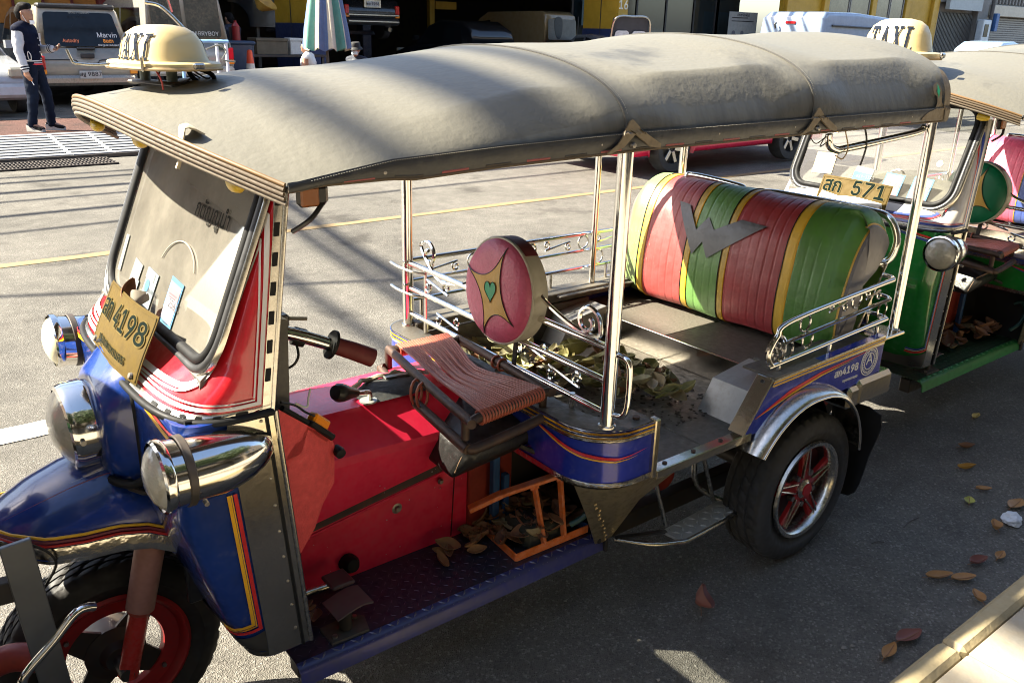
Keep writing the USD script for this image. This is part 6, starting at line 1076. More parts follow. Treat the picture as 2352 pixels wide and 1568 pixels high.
# yellow and orange shop front at the far left
ws_ = Thing('orange_shopfront', 'orange and yellow panelled shop front above the champagne pick-up', 'shopfront', (0, 22.2, .15)); ORG = mat('orange_panel', (0.525, 0.175, 0.021), .6, var=.2); DRED = mat('dark_red_frame', (.16, .015, .012), .5)
for i, x in enumerate(np.arange(-2.2, 5.2, .62)): ws_.part('panel', bbox(x, x + .60, 0, .05, 1.4, 3.9, .01), (ORG, ORG, mat('warm_yellow_panel', (.75, .5, .08), .6), ORG)[i % 4]); ws_.part('post', bbox(x - .03, x + .03, -.06, .0, .9, 3.9, .01), DRED)
ws_.part('rail', bbox(-2.3, 5.2, -.07, -.01, 2.05, 2.15, .01), DRED); ws_.part('dado', bbox(-2.3, 5.2, 0, .06, 0, 1.39, .01), DARKW)
pt = Thing('potted_plant', 'small leafy plant in front of the orange shop front', 'plant', (3.3, 21.6, 1.9)); random.seed(8)
pt.part('pot', lathe([(0, 0), (.12, 0), (.16, .25), (0, .25)], (0, 0, 0), (0, 0, 1), 14), DRED)
for i in range(40):
    a, r, zz = random.uniform(0, 6.28), random.uniform(.02, .3), random.uniform(.28, .75); c = A([r * math.cos(a), r * math.sin(a), zz]); u = A([math.cos(a), math.sin(a), random.uniform(-.5, .4)]); w_ = A([-math.sin(a), math.cos(a), 0]); pt.part('leaf', hull([c, c + .07 * u + .03 * w_, c + .14 * u, c + .07 * u - .03 * w_, c + .07 * u + A([0, 0, .012])]), mat('plant_leaf', (.05, .10, .02), .5))
# yellow front with windows on the right
yf_ = Thing('yellow_shopfront', 'yellow shop front with framed windows above the pale blue van', 'shopfront', (26.2, 19.0, .15)); FR = mat('grey_window_frame', (.2, .19, .17), .5, metal=.3)
yf_.part('wall', cat([bbox(0, 11.4, .1, .3, 0, 2.3, .01), bbox(0, 11.4, .1, .3, 3.75, 4.6, .01), bbox(0, 2.5, .1, .3, 2.3, 3.75, .01), bbox(8.3, 11.4, .1, .3, 2.3, 3.75, .01)]), YEL)
for x in (0, 2.35, 5.7, 8.3, 10.6): yf_.part('pilaster', bbox(x, x + .35, -.05, .1, 0, 4.6, .02), YEL)
for x0, x1 in ((2.75, 4.15), (4.2, 5.6), (6.1, 7.1), (7.15, 8.2)):
    f_ = yf_.part('window', cat([bbox(x0, x1, .0, .08, 2.3, 2.36, .005), bbox(x0, x1, .0, .08, 3.7, 3.76, .005), bbox(x0, x0 + .05, .0, .08, 2.3, 3.75, .005), bbox(x1 - .05, x1, .0, .08, 2.3, 3.75, .005)]), FR); yf_.part('pane', bbox(x0 + .05, x1 - .05, .03, .05, 2.36, 3.7, .002), mat('dusty_shop_glass', (.05, .045, .035), .1, coat=.7, dirt=.35, dcol=(.2, .17, .11), scale=1.), 30, f_)
yf_.part('lettering', flat(text('ซ่อมสี', .18, 'NotoSansThai', 1), (6.6, .028, 3.2), (1, 0, 0), (0, 0, 1), .004), FR)
# dark shop interior between pillar and yellow front
gs_ = Thing('glass_shopfront', 'dark glazed shop front with posters behind the raised bonnet', 'shopfront', (17.7, 21.2, .15)); SG = mat('dark_shop_glass', (.008, .012, .013), .08, coat=.6)
for i, x in enumerate((0, 1.5, 3.0, 4.5, 6.0, 7.2)): gs_.part('mullion', bbox(x - .04, x + .04, -.03, .05, 0, 4.4, .005), TRIM); gs_.part('pane', bbox(x + .05, x + 1.42, .0, .02, .1, 4.3, .002), SG)
gs_.part('stall_board', bbox(0, 8.5, .06, .12, 0, .9, .01), DARKW)
def poster(x, y, z, w, h, col, label, lines=5, pics=0, loc=None):
    T = Thing('poster', label, 'poster', (x, y, z)); T.part('sheet', bbox(0, w, -.012, 0, 0, h, .001), mat('poster_%s' % '_'.join(str(int(c * 100)) for c in col), col, .6, dirt=.2)); rd = random.Random(int(x * 10))
    T.part('heading', flat(text('ประชาสัมพันธ์', h * .10, 'NotoSansThai', 1), (w / 2, -.0125, h * .85), (1, 0, 0), (0, 0, 1), .003), INK, False) if lines else None
    for i in range(lines): T.part('text_line', bbox(w * .1, w * rd.uniform(.5, .9), -.016, -.013, h * (.78 - i * .12), h * (.78 - i * .12) + h * .03, .0005), INK)
    for i in range(pics): 
        px, pz = w * (.2 + .3 * (i % 3)), h * (.15 + .22 * (i // 3)); T.part('picture', flat(circ(px, pz + h * .09, w * .06).union(sbox(px - w * .1, pz, px + w * .1, pz + h * .06)), (0, -.0125, 0), (1, 0, 0), (0, 0, 1), .003), mat('poster_grey', (.12, .13, .15), .6))
poster(18.75, 20.9, 1.95, .95, 1.3, (.20, .17, .06), 'yellowish notice with rows of portraits in the dark shop front', 0, 9); poster(25.0, 20.6, 1.55, 1.7, 1.0, (.30, .31, .29), 'large pale notice board at the left of the pale blue van', 2, 2); poster(17.9, 20.95, 1.9, .5, .9, (.03, .06, .06), 'dark teal notice on the glass beside the numbered pillar', 3)
poster(6.05, 24.4, 2.3, .55, .7, (.55, .53, .48), 'white notice with red stamp pinned at the back of the garage', 5); poster(5.05, 24.5, 2.6, .9, .35, (.03, .06, .16), 'dark blue sign with white writing above the work bench', 2); poster(5.95, 24.45, 3.0, 1.1, .5, (.15, .32, .30), 'teal banner hanging above the work bench', 2)
# shuttered shop at the far right
rs = Thing('shuttered_shop', 'grey shop house with folding gate and roller shutter at the upper right', 'shop house', (37.6, 19.0, .15))
rs.part('wall', cat([bbox(0, 26, .3, .6, 0, 6, .02), bbox(3.5, 4.5, .0, .3, 0, 6, .01), bbox(0, 26, .1, .3, 3.2, 3.9, .01)]), GREYW); rs.part('awning_panel', bbox(.3, 3.4, -.2, .0, 2.9, 3.9, .01), mat('pale_blue_panel', (0.252, 0.288, 0.3), .5, dirt=.3))
for x in np.arange(.15, 3.5, .13): rs.part('gate_bar', bbox(x, x + .04, .18, .24, 0, 2.8, .004), mat('grey_gate', (.13, .135, .13), .5, metal=.4, dirt=.3))
for z in (.6, 1.6, 2.6): rs.part('gate_rail', bbox(.1, 3.5, .245, .27, z, z + .05, .004), mat('grey_gate'))
for z in np.arange(.0, 2.7, .10): rs.part('shutter_slat', bbox(4.6, 10.5, .18, .26, z, z + .092, .012), mat('shutter_grey', (.2, .19, .175), .5, metal=.3, dirt=.35)) 
rs.part('shutter_head', bbox(4.6, 12, -.1, .3, 2.75, 3.25, .02), mat('beige_board', (.4, .36, .28), .6, dirt=.3))
for x in np.arange(5.0, 12, .35): rs.part('balustrade', bbox(x, x + .12, -.05, .05, 3.3, 4.2, .02), GREYW)
em = Thing('electricity_meter', 'pale grey meter box on a pole between folding gate and roller shutter', 'meter box', (41.2, 18.5, 1.6)); em.part('pole', cyl((.6, .2, -1.45), (.6, .2, 3.5), .09, 14), mat('dark_pole', (.05, .05, .05), .6)); em.part('box', bbox(-.45, .35, 0, .3, 0, 1.1, .03), mat('meter_grey', (.38, .44, .48), .4, dirt=.2)); em.part('window', bbox(-.3, .1, -.02, 0, .35, .9, .01), WGLASS); em.part('conduit', tube(spath([(-.2, .1, 0), (-.2, .1, -.5), (0, .1, -.75), (.5, .1, -.7), (.6, .1, -.2)], 5), .04, 6), BLACK); em.part('blue_box', bbox(.75, 1.05, .0, .2, .6, 1.4, .02), BLUEP)

# ---------------------------------------------------------------- things in and before the garage
um = Thing('folded_umbrella', 'folded market umbrella striped green, cream and blue before the pillar', 'umbrella', (5.75, 15.0, .15))
P = []; n = 96
for z, r in ((1.09, .42), (1.12, .425), (1.5, .38), (2.0, .30), (2.6, .2), (3.1, .08)):
    a = np.linspace(0, 2 * PI, n, endpoint=False); rr = r * (1 + .13 * np.sin(a * 10 + z * .3) * min(1, r * 3)); P.append(np.stack([rr * np.cos(a), rr * np.sin(a), z + .03 * np.sin(a * 10 + 1) * (z < 1.2)], 1))
P = A(P); cols = [mat('umbrella_green', (.06, .20, .16), .7, dirt=.3), mat('umbrella_cream', (.42, .38, .30), .7, dirt=.3), mat('umbrella_blue', (.08, .13, .25), .7, dirt=.3), mat('umbrella_cream')]
for k in range(16): um.part('canvas_strip', shell(P[:, [(k * 6 + i) % n for i in range(7)]], .006, flip=True), cols[k % 4], 60)
um.part('pole', cyl((0, 0, 0), (0, 0, 3.2), .03, 12), DARKSTEEL); um.part('base', lathe([(0, 0), (.28, 0), (.28, .07), (.06, .1), (.05, .3), (0, .3)], (0, 0, 0), (0, 0, 1), 20), CONC)
tc = Thing('traffic_cone', 'orange and white traffic cone beside the white pick-up', 'traffic cone', (4.95, 17.0, .15)); tc.part('base', bbox(-.2, .2, -.2, .2, 0, .05, .02), mat('cone_orange', (.6, .06, .015), .5, dirt=.2)); tc.part('cone', lathe([(.16, .05), (.05, 1.0), (.0, 1.02)], (0, 0, 0), (0, 0, 1), 20), mat('cone_orange'))
for z in (.32, .62): tc.part('band', lathe([(.163 - .116 * (z - .05), z), (.163 - .116 * (z + .12 - .05), z + .12)], (0, 0, 0), (0, 0, 1), 20), WHITEP)
bn = Thing('storage_bin', 'dark blue upright bin between the white pick-up and the work bench', 'bin', (4.85, 17.6, .15)); bn.part('body', hull([(x, y, z) for z, k in ((0, .85), (1.1, 1)) for x in (-.33 * k, .33 * k) for y in (-.3 * k, .3 * k)]), mat('bin_blue', (.012, .03, .07), .5, dirt=.2)); bn.part('lid', bbox(-.36, .36, -.34, .32, 1.1, 1.18, .03), mat('bin_blue'))
pf = Thing('pipe_rack', 'light blue plastic pipe rack standing behind the roof sign', 'rack', (3.45, 15.3, .15)); PVC = mat('pvc_blue', (.25, .45, .68), .35)
for y in (0, .5):
    for x in (-.45, .38): pf.part('upright', cyl((x, y, 0), (x, y, 1.2), .03, 10), PVC if x < 0 else mat('pvc_pale', (.6, .62, .66), .4))
    pf.part('rail', cyl((-.45, y, 1.2), (.38, y, 1.2), .03, 10), PVC)
for x in (-.45, .38): pf.part('rail', cyl((x, 0, 1.2), (x, .5, 1.2), .03, 10), PVC); pf.part('elbow', lathe([(.036, -.04), (.036, .04)], (x, 0, 1.2), (1, 0, 0), 10), PVC)
wb = Thing('work_bench', 'cluttered dark work bench at the front of the garage', 'bench', (6.0, 18.6, .15)); wb.part('top', bbox(-.9, 1.3, -.4, .4, .82, .88, .01), DARKSTEEL)
for x in (-.85, 1.2):
    for y in (-.35, .35): wb.part('leg', bbox(x, x + .06, y - .03, y + .03, 0, .82), DARKSTEEL)
wb.part('shelf', bbox(-.85, 1.25, -.36, .36, .25, .29, .005), DARKSTEEL)
random.seed(21)
def clutter(i, x, y, z, w, d, h, col, label, name='box', cat_='box'):
    T = Thing(name, label, cat_, (x, y, z)); T.part('body', bbox(-w / 2, w / 2, -d / 2, d / 2, 0, h * .82, .01), mat('clutter_%d' % i, col, .6, dirt=.3)); T.part('lid', bbox(-w / 2 - .01, w / 2 + .01, -d / 2 - .01, d / 2 + .01, h * .82, h, .008), mat('clutter_%d' % i))
clutter(0, 6.0, 18.5, 1.03, .75, .5, .35, (.09, .07, .04), 'brown wooden crate on the work bench', 'crate', 'crate'); clutter(1, 6.62, 18.45, 1.03, .32, .3, .36, (.55, .54, .50), 'white cardboard box on the work bench beside the crate'); clutter(2, 5.9, 18.35, .15, .28, .25, .42, (.30, .42, .48), 'pale blue canister on the ground under the work bench', 'canister', 'canister'); clutter(3, 5.75, 18.2, .44, .22, .2, .2, (.62, .58, .42), 'small cream carton on the shelf under the bench', 'carton', 'carton')
cb_ = Thing('plastic_crate', 'black slatted plastic crate below the work bench', 'crate', (6.35, 18.3, .15))
for z in np.arange(.02, .6, .1): cb_.part('slat', bbox(-.25, .25, -.2, -.18, z, z + .06, .005), BLACK)
cb_.part('body', bbox(-.24, .24, -.178, .2, 0, .6, .01), BLACK)
fe_ = Thing('fire_extinguisher', 'red fire extinguisher beside the dark blue bin', 'extinguisher', (5.15, 18.2, 1.2)); fe_.part('cylinder', lathe([(0, 0), (.08, 0), (.085, .03), (.085, .42), (.03, .5), (.03, .54), (0, .54)], (0, 0, 0), (0, 0, 1), 18), mat('ext_red', (.25, .012, .012), .4)); fe_.part('bracket', bbox(-.12, .12, .06, .1, -.1, .4), DARKSTEEL); fe_.part('stand', bbox(-.03, .03, .07, .10, -1.05, -.1), DARKSTEEL)
ty_ = Thing('hanging_fender', 'black car door and wheel arch panel hanging inside the garage', 'car panel', (7.35, 22.3, 1.6)); ty_.part('panel', flat(Polygon([(-.9, 0), (.8, 0), (.8, 1.3), (-.3, 1.5), (-.75, 1.1)]).difference(Point(-.75, .1).buffer(.5)), (0, 0, 0), (1, 0, 0), (0, 0, 1), .1), mat('gloss_black', (.008, .008, .009), .15, coat=.6)); ty_.part('stand', bbox(-.04, .04, .0, .1, -1.45, 0), DARKSTEEL)
ys = Thing('yellow_scoop', 'yellow bucket-shaped funnel hanging above the work bench', 'funnel', (6.15, 19.2, 2.0)); ys.part('bowl', lathe([(.0, -.02), (.08, 0), (.30, .22), (.31, .25), (.29, .22), (.07, .02)], (0, 0, 0), (.4, -.5, .8), 20), mat('ochre_plastic', (.45, .25, .04), .5)); ys.part('hook', cyl((0, 0, .25), (0, 0, 2.6), .01, 6), WIRE)

# ---------------------------------------------------------------- people
def chain(joints, bones, edge=.022, it=8, fold=0):
    def ball(p, r): return manifold3d.Manifold.sphere(r, 14).translate(tuple(map(float, p)))
    m = None
    for b in bones:
        h = manifold3d.Manifold.batch_hull([ball(*joints[k]) for k in b]); m = h if m is None else m + h
    m = m.refine_to_length(edge); v, f = arr(m); tm = trimesh.Trimesh(v, f); trimesh.smoothing.filter_taubin(tm, iterations=it)
    if fold: tm.vertices = tm.vertices + tm.vertex_normals * (fold * (meshkit.fbm(tm.vertices * A([9, 9, 15]) + 5, 3, 6) - .5))[:, None]
    return tm
SKIN = mat('warm_skin', (0.315, 0.1575, 0.09375), .5, var=.1); HAIR = mat('black_hair', (.005, .004, .004), .8, spec=.15, bump=.8, bscale=120); JEANS = mat('dark_jeans', (.006, .010, .021), .9, spec=.1, dirt=.2, dcol=(.012, .02, .036), scale=10, bump=.4, bscale=90); NAVYJ = mat('navy_jacket', (.004, .006, .018), .9, spec=.1, bump=.3, bscale=60); WHITEJ = mat('white_sleeve', (0.3844, 0.3844, 0.4092), .7, bump=.5, bscale=16); SHOE = mat('black_shoe', (.006, .006, .007), .7, spec=.2); SOLE = mat('white_sole', (0.372, 0.36, 0.33), .6); MASK = mat('pale_face_mask', (.55, .66, .74), .7); MASKW = mat('white_face_mask', (.7, .7, .68), .7)
def hand(T, w, d, up, name, parent, hold=False, s=1.):
    """palm with five fingers; w wrist, d pointing direction, up back of the hand"""
    w, d, up = A(w), A(d) / np.linalg.norm(d), A(up); sd = np.cross(d, up); sd /= np.linalg.norm(sd); up = np.cross(sd, d)
    J = {'w': (w, .024), 'a': (w + d * .085 + sd * .032, .013), 'b': (w + d * .09 - sd * .030, .013), 'c': (w + d * .02 + sd * .026, .016)}; B = [('w', 'a', 'b', 'c')]
    for i, (o, L) in enumerate(((.030, .070), (.010, .080), (-.010, .076), (-.030, .060))):
        p = w + d * .088 + sd * o; c = .55 if hold else .3; q = p + d * L * .45 - up * L * c * .5; r = q + d * L * (.15 if hold else .4) - up * L * (.55 if hold else .3); J[f'f{i}'] = (p, .010); J[f'g{i}'] = (q, .009); J[f'h{i}'] = (r, .008); B += [(f'f{i}', f'g{i}'), (f'g{i}', f'h{i}')]
    p = w + d * .03 + sd * .03; q = p + sd * .028 + d * .035 - up * .01; r = q + d * .032 + (-sd * .01) - up * .006; J.update(t0=(p, .013), t1=(q, .0115), t2=(r, .0095)); B += [('t0', 't1'), ('t1', 't2')]
    return J, B
def person(label, loc, rz, height=1.70, top=NAVYJ, sleeve=WHITEJ, legs=JEANS, pose='stand', mask=None, hat=None, group=None):
    T = Thing('person', label, 'person', loc, rz); k = height / 1.70
    # local frame: facing +x, left arm at +y
    V = lambda x, y, z: A([x, y, z]) * k
    hd = V(.03, 0, 1.56)
    J = dict(pel=(V(0, 0, .93), .115), hl=(V(0, .085, .90), .095), hr=(V(0, -.085, .90), .095), kl=(V(.10, .10, .49), .06), kr=(V(.0, -.10, .48), .06), al=(V(.10, .12, .09), .042), ar=(V(-.06, -.12, .09), .042),
             tl=(V(.24, .15, .035), .03), tr=(V(.08, -.15, .035), .03), wst=(V(-.01, 0, 1.06), .125), ch=(V(-.02, 0, 1.26), .15), sl=(V(-.03, .165, 1.38), .065), sr=(V(-.03, -.165, 1.38), .065), nk=(V(-.01, 0, 1.43), .055), nt=(V(.025, 0, 1.50), .05),
             hc=(V(.03, 0, 1.60), .088), hb=(V(.005, 0, 1.625), .085), jw=(V(.075, 0, 1.525), .045), el=(V(.02, .235, 1.12), .045), wl=(V(.24, .16, 1.13), .032), er=(V(-.03, -.24, 1.10), .045), wr=(V(.03, -.25, .86), .032), hlf=(V(.0, .06, 1.0), .1))
    if pose == 'sit':
        for a, y in (('l', .10), ('r', -.10)):
            J['k' + a] = (V(.42, y * 1.3, .92), .06); J['a' + a] = (V(.40, y * 1.3, .50), .042); J['t' + a] = (V(.55, y * 1.4, .45), .03)
        J['wl'] = (V(.28, .14, 1.0), .032); J['wr'] = (V(.28, -.14, 1.0), .032); J['er'] = (V(.05, -.24, 1.1), .045)
    if pose == 'work': J['wl'] = (V(.30, .18, 1.08), .032); J['wr'] = (V(.30, -.16, 1.08), .032); J['er'] = (V(.05, -.24, 1.1), .045)
    B = [('pel', 'hl', 'hr'), ('hl', 'kl'), ('hr', 'kr'), ('kl', 'al'), ('kr', 'ar'), ('al', 'tl'), ('ar', 'tr'), ('pel', 'wst'), ('wst', 'ch'), ('ch', 'sl', 'sr', 'nk'), ('nk', 'nt'), ('nt', 'hb', 'jw'), ('hc', 'hb', 'jw'), ('sl', 'el'), ('el', 'wl'), ('sr', 'er'), ('er', 'wr')]
    nose = V(.118, 0, 1.575); J.update(ns=(nose, .013), nb=(V(.105, 0, 1.61), .012), e1=(V(.02, .088, 1.585), .016), e2=(V(.02, -.088, 1.585), .016), e3=(V(.015, .088, 1.605), .016), e4=(V(.015, -.088, 1.605), .016), br=(V(.10, .035, 1.625), .012), bl=(V(.10, -.035, 1.625), .012), lp=(V(.107, .015, 1.535), .010), lq=(V(.107, -.015, 1.535), .010)); B += [('ns', 'nb'), ('e1', 'e3'), ('e2', 'e4'), ('br', 'bl'), ('lp', 'lq')]
    hl_, bl_ = hand(T, J['wl'][0], (J['wl'][0] - J['el'][0]) * A([1, .4, .4]), (0, 0, 1) if pose != 'stand' else (0, .5, -1), 'hand', None, True); hr_, br_ = hand(T, J['wr'][0], (J['wr'][0] - J['er'][0]), (-.3, -1, 0), 'hand', None, False)
    J.update({'L' + a: v for a, v in hl_.items()}); J.update({'R' + a: v for a, v in hr_.items()}); B += [tuple('L' + q for q in b) for b in bl_] + [tuple('R' + q for q in b) for b in br_]
    J2 = {a: (p, r * (k if len(a) > 2 or True else 1)) for a, (p, r) in J.items()}
    body = T.part('body', chain(J2, B, .016), SKIN, 60)
    G = lambda e, bones, ed=.02, it=10, **ch: chain({a: (ch.get(a, p), r + e) for a, (p, r) in J2.items()}, bones, ed, it, .03)
    T.part('jeans', G(.016, [('pel', 'hl', 'hr'), ('hl', 'kl'), ('hr', 'kr'), ('kl', 'al'), ('kr', 'ar'), ('pel', 'hlf')]), legs, 60)
    T.part('jacket', G(.024, [('hlf', 'wst', 'pel'), ('wst', 'ch'), ('ch', 'sl', 'sr', 'nk')], .025, 10, pel=V(0, 0, 1.0)), top, 60)
    for a in 'lr':
        T.part('sleeve', G(.018, [('s' + a, 'e' + a), ('e' + a, 'w' + a)], .02, 8), sleeve, 60)
        an, to = J2['a' + a][0], J2['t' + a][0]; d = to - an; d[2] = 0; d /= np.linalg.norm(d); s_ = np.cross([0, 0, 1], d); z0 = to[2] - .035 * k
        sh = T.part('shoe', hull([an - d * .07 + s_ * q * .035 + A([0, 0, dz]) for q in (-1, 1) for dz in (-.045, .02)] + [to + d * .03 + s_ * q * .03 + A([0, 0, dz]) for q in (-1, 1) for dz in (-.01, .012)] + [to + s_ * q * .045 + A([0, 0, dz]) for q in (-1, 1) for dz in (-.01, .03)]), SHOE, 50)
        T.part('sole', hull([an - d * .08 + s_ * q * .038 for q in (-1, 1)] + [to + d * .035 + s_ * q * .03 - A([0, 0, .0]) for q in (-1, 1)] + [A([x[0], x[1], z0]) for x in [an - d * .08 + s_ * .036, an - d * .08 - s_ * .036, to + d * .03 + s_ * .032, to + d * .03 - s_ * .032, to + s_ * .046, to - s_ * .046]]), SOLE, 50, sh)
    if hat is None: T.part('hair', chain({'a': (V(.0, 0, 1.655), .090 * k), 'b': (V(-.03, 0, 1.61), .088 * k), 'c': (V(.06, .035, 1.69), .045 * k), 'd': (V(.06, -.035, 1.69), .045 * k), 'e': (V(-.055, 0, 1.56), .055 * k)}, [('a', 'b', 'c', 'd'), ('b', 'e')], .014, 3), HAIR, 60)
    else: h = T.part('hat', lathe([(.15, -.05), (.125, -.01), (.105, .0), (.10, .06), (.085, .09), (0, .095)], V(.02, 0, 1.66), (.12, 0, 1), 24), hat, 50); T.part('hat_mark', flat(text('Z', .035), V(.02, 0, 1.66) + A([.02, -.104, .03]), (1, 0, 0), (0, 0, 1), .003), WHITES, False, h)
    if mask is not None:
        mz = 1.545 if pose == 'sit' else 1.482
        T.part('face_mask', shell(A([[V(.035 + .085 * math.cos(t) , .074 * math.sin(t), mz + dz) + A([.012 * (1 - (dz / .045) ** 2), 0, 0]) for t in np.linspace(-1.25, 1.25, 9) * (1 if pose == 'sit' else .72)] for dz in ((-.042, -.02, 0, .02, .040) if pose == 'sit' else (-.03, -.015, 0, .012, .022))]), .004, flip=True), mask, 60)
        for s in (-1, 1): T.part('mask_strap', tube(spath([V(.06, s * .072, mz), V(.03, s * .09, 1.56), V(.012, s * .095, 1.61)], 4), .003, 5), mask, 50)
    return T, J2, V
pr_, J, V = person('man in a navy and white varsity jacket looking at his phone on the red pavement', (.09, 12.86, .145), -.62, 1.70, mask=MASKW)
R_ = lambda c, d, r, n, m: pr_.part(n, lathe([(r, -.008), (r + .004, 0), (r, .008)], c, d, 20), m, 50)
for a in 'lr':
    w, e = J['w' + a][0], J['e' + a][0]; d = (w - e) / np.linalg.norm(w - e)
    for o, m in ((-.012, NAVYJ), (.006, WHITES), (-.030, WHITES), (.02, NAVYJ)): R_(w + d * (o - .02), d, .053, 'cuff_stripe', m)
for z, m in ((.985, NAVYJ), (1.0, WHITES), (1.015, NAVYJ), (1.03, WHITES)):
    pr_.part('waistband', tube(A([V(-.005 + (.13) * math.cos(t), .172 * math.sin(t), z - .06) for t in np.linspace(0, 2 * PI, 41)[:-1]]), .010, 6, True), m, 50)
pr_.part('belt_front', tube(A([V(-.005 + .136 * math.cos(t), .174 * math.sin(t), .925) for t in np.linspace(-.9, .5, 14)]), .014, 6), mat('red_waistband', (.5, .02, .03), .6), 50)
for i, (r, m) in enumerate(((.066, NAVYJ), (.072, WHITES), (.078, NAVYJ))): pr_.part('collar', tube(A([V(-.01 + r * math.cos(t) * 1.1, r * math.sin(t) * 1.15, 1.462 - .014 * i + .02 * math.cos(t + PI)) for t in np.linspace(.35, 2 * PI - .35, 30)]), .008, 6), m, 50)
pr_.part('letter', flat(shapely.union_all([sbox(-.04, 0, -.018, .1), sbox(.018, 0, .04, .1), sbox(-.02, .042, .02, .058), sbox(-.05, 0, -.008, .014), sbox(-.05, .086, -.008, .1), sbox(.008, 0, .05, .014), sbox(.008, .086, .05, .1)]), V(.155, .03, 1.235), (-.25, 1, 0), (0.03, 0, 1), .006), WHITES, False)
pr_.part('pocket_edge', tube(spath([V(.06, -.155, 1.10), V(.085, -.15, 1.05), V(.085, -.155, .99), V(.06, -.165, .99), V(.05, -.165, 1.06), V(.06, -.155, 1.10)], 4), .006, 6), WHITES, 50)
for z in (1.0, 1.09, 1.18, 1.27): pr_.part('snap_button', lathe([(0, .008), (.008, .006), (.01, 0)], V(.150, -.01, z), (1, 0, 0), 10), WHITES, 50)
ph = Thing('mobile_phone', 'dark mobile phone held in the left hand of the man on the red pavement', 'phone', (.09, 12.86, .145), -.62); q = J['wl'][0]; ph.part('case', bbox(q[0] + .06, q[0] + .20, q[1] - .055, q[1] + .02, q[2] + .02, q[2] + .030, .004), BLACK); ph.part('screen', bbox(q[0] + .066, q[0] + .194, q[1] - .05, q[1] + .015, q[2] + .0305, q[2] + .032, .0005), WGLASS)
cg = Thing('cigarette', 'lit white cigarette in the lowered right hand of the man on the pavement', 'cigarette', (.09, 12.86, .145), -.62); q = J['wr'][0]; cg.part('paper', cyl((q[0] + .05, q[1] + .02, q[2] - .16), (q[0] + .075, q[1] + .02, q[2] - .21), .005, 8), MASKW); cg.part('filter', cyl((q[0] + .04, q[1] + .02, q[2] - .14), (q[0] + .05, q[1] + .02, q[2] - .16), .005, 8), AMBER)
sk = Thing('stool', 'dark stool under the seated person in the black bucket hat', 'stool', (6.55, 15.4, .15)); sk.part('seat', lathe([(0, .0), (.18, .0), (.19, .04), (0, .05)], (0, 0, .40), (0, 0, 1), 20), BLACK)
for a in range(4): sk.part('leg', cyl((.12 * math.cos(a * PI / 2), .12 * math.sin(a * PI / 2), .40), (.17 * math.cos(a * PI / 2), .17 * math.sin(a * PI / 2), 0), .015, 8), DARKSTEEL)
person('seated person in a black bucket hat and pale blue face mask beside the umbrella', (6.6, 15.4, -.335), -2.5, 1.66, top=mat('dark_shirt', (.02, .025, .04), .8), sleeve=mat('dark_shirt'), legs=JEANS, pose='sit', mask=MASK, hat=mat('black_hat', (.012, .012, .013), .8))
person('person in a white shirt half hidden behind the folded umbrella', (5.78, 16.0, -.28), 2.4, 1.64, top=mat('white_shirt', (.6, .6, .6), .8), sleeve=SKIN, legs=NAVYJ, pose='sit'); clutter(9, 5.72, 16.1, .15, .45, .4, .5, (.02, .04, .12), 'navy plastic crate under the person in the white shirt', 'stacking_crate', 'crate')
person('mechanic in a dark navy shirt standing at the work bench with his back turned', (5.45, 19.3, .15), 1.9, 1.72, top=mat('navy_shirt', (.01, .014, .03), .8), sleeve=mat('navy_shirt'), legs=mat('black_trousers', (.012, .012, .014), .8), pose='work')

# ---------------------------------------------------------------- loose things near the camera
def leafmesh(L, W, curl, seed):
    rd = random.Random(seed); s = np.linspace(0, 1, 9); P = []
    for t in s:
        w = W / 2 * math.sin(PI * min(1, t * .96 + .02)) ** .8 * (1 - .25 * t); row = []
        for q in (-1, -.5, 0, .5, 1): row.append((L * (t - .5), q * w, curl * L * ((t - .5) ** 2 * 1.4 + .35 * q * q * math.sin(PI * t)) + .012 * L * math.sin(t * 9 + q * 3 + seed) + .004 * abs(q)))
        P.append(row)
    return shell(A(P), .0012)
LEAF = [('curled tan leaf standing on edge on the asphalt below the blue taxi step', -.513, .012, .11, .075, 1.1, 5, .9), ('large reddish brown leaf lying near the kerb', -.094, -.457, .105, .055, .35, 5, -.2), ('tan leaf just left of the large reddish leaf by the kerb', -.205, -.458, .085, .04, .4, 6, .15), ('left one of a touching pair of brown leaves', .286, -.358, .095, .042, .4, 6, -.55), ('right one of a touching pair of brown leaves', .345, -.412, .09, .045, .3, 6, -.5), ('dark curled leaf above the touching pair', .481, -.397, .08, .045, .6, 5, -.3), ('tan leaf near the kerb below the crumpled tissue', .582, -.426, .065, .035, .4, 6, .1), ('crumpled brown leaf beside the white tissue', .759, -.332, .055, .045, 1.2, 6, .8), ('broad tan leaf cut off by the right edge', 1.0, -.301, .10, .06, .25, 6, 0.), ('small yellow green leaf left of the tissue', .873, -.182, .055, .045, .5, 0, .4), ('small brown leaf above the yellow green one', 1.022, -.169, .06, .03, .4, 6, -.8), ('yellow tipped thin leaf behind the rear wheel', 1.143, -.042, .085, .025, .6, 1, -.5), ('curled brown leaf in the shade behind the mud flap', 1.34, .052, .075, .03, .7, 4, -.6), ('bright yellow leaf nearest the green taxi', 1.707, .181, .065, .035, .5, 3, 0.), ('small yellow spotted leaf against the kerb', .274, -.493, .06, .04, .8, 6, 1.)]
LCOL = {5: mat('red_brown_leaf', (.17, .06, .045), .55, dirt=.2), 6: mat('tan_leaf', (.33, .17, .06), .55, dirt=.25, dcol=(.2, .09, .03), scale=20), 0: mat('yellow_green_leaf', (.35, .33, .07), .5), 1: mat('yellow_brown_leaf', (.4, .2, .03), .5), 3: mat('yellow_leaf', (.5, .36, .09), .5), 4: mat('brown_leaf', (.2, .09, .04), .6)}
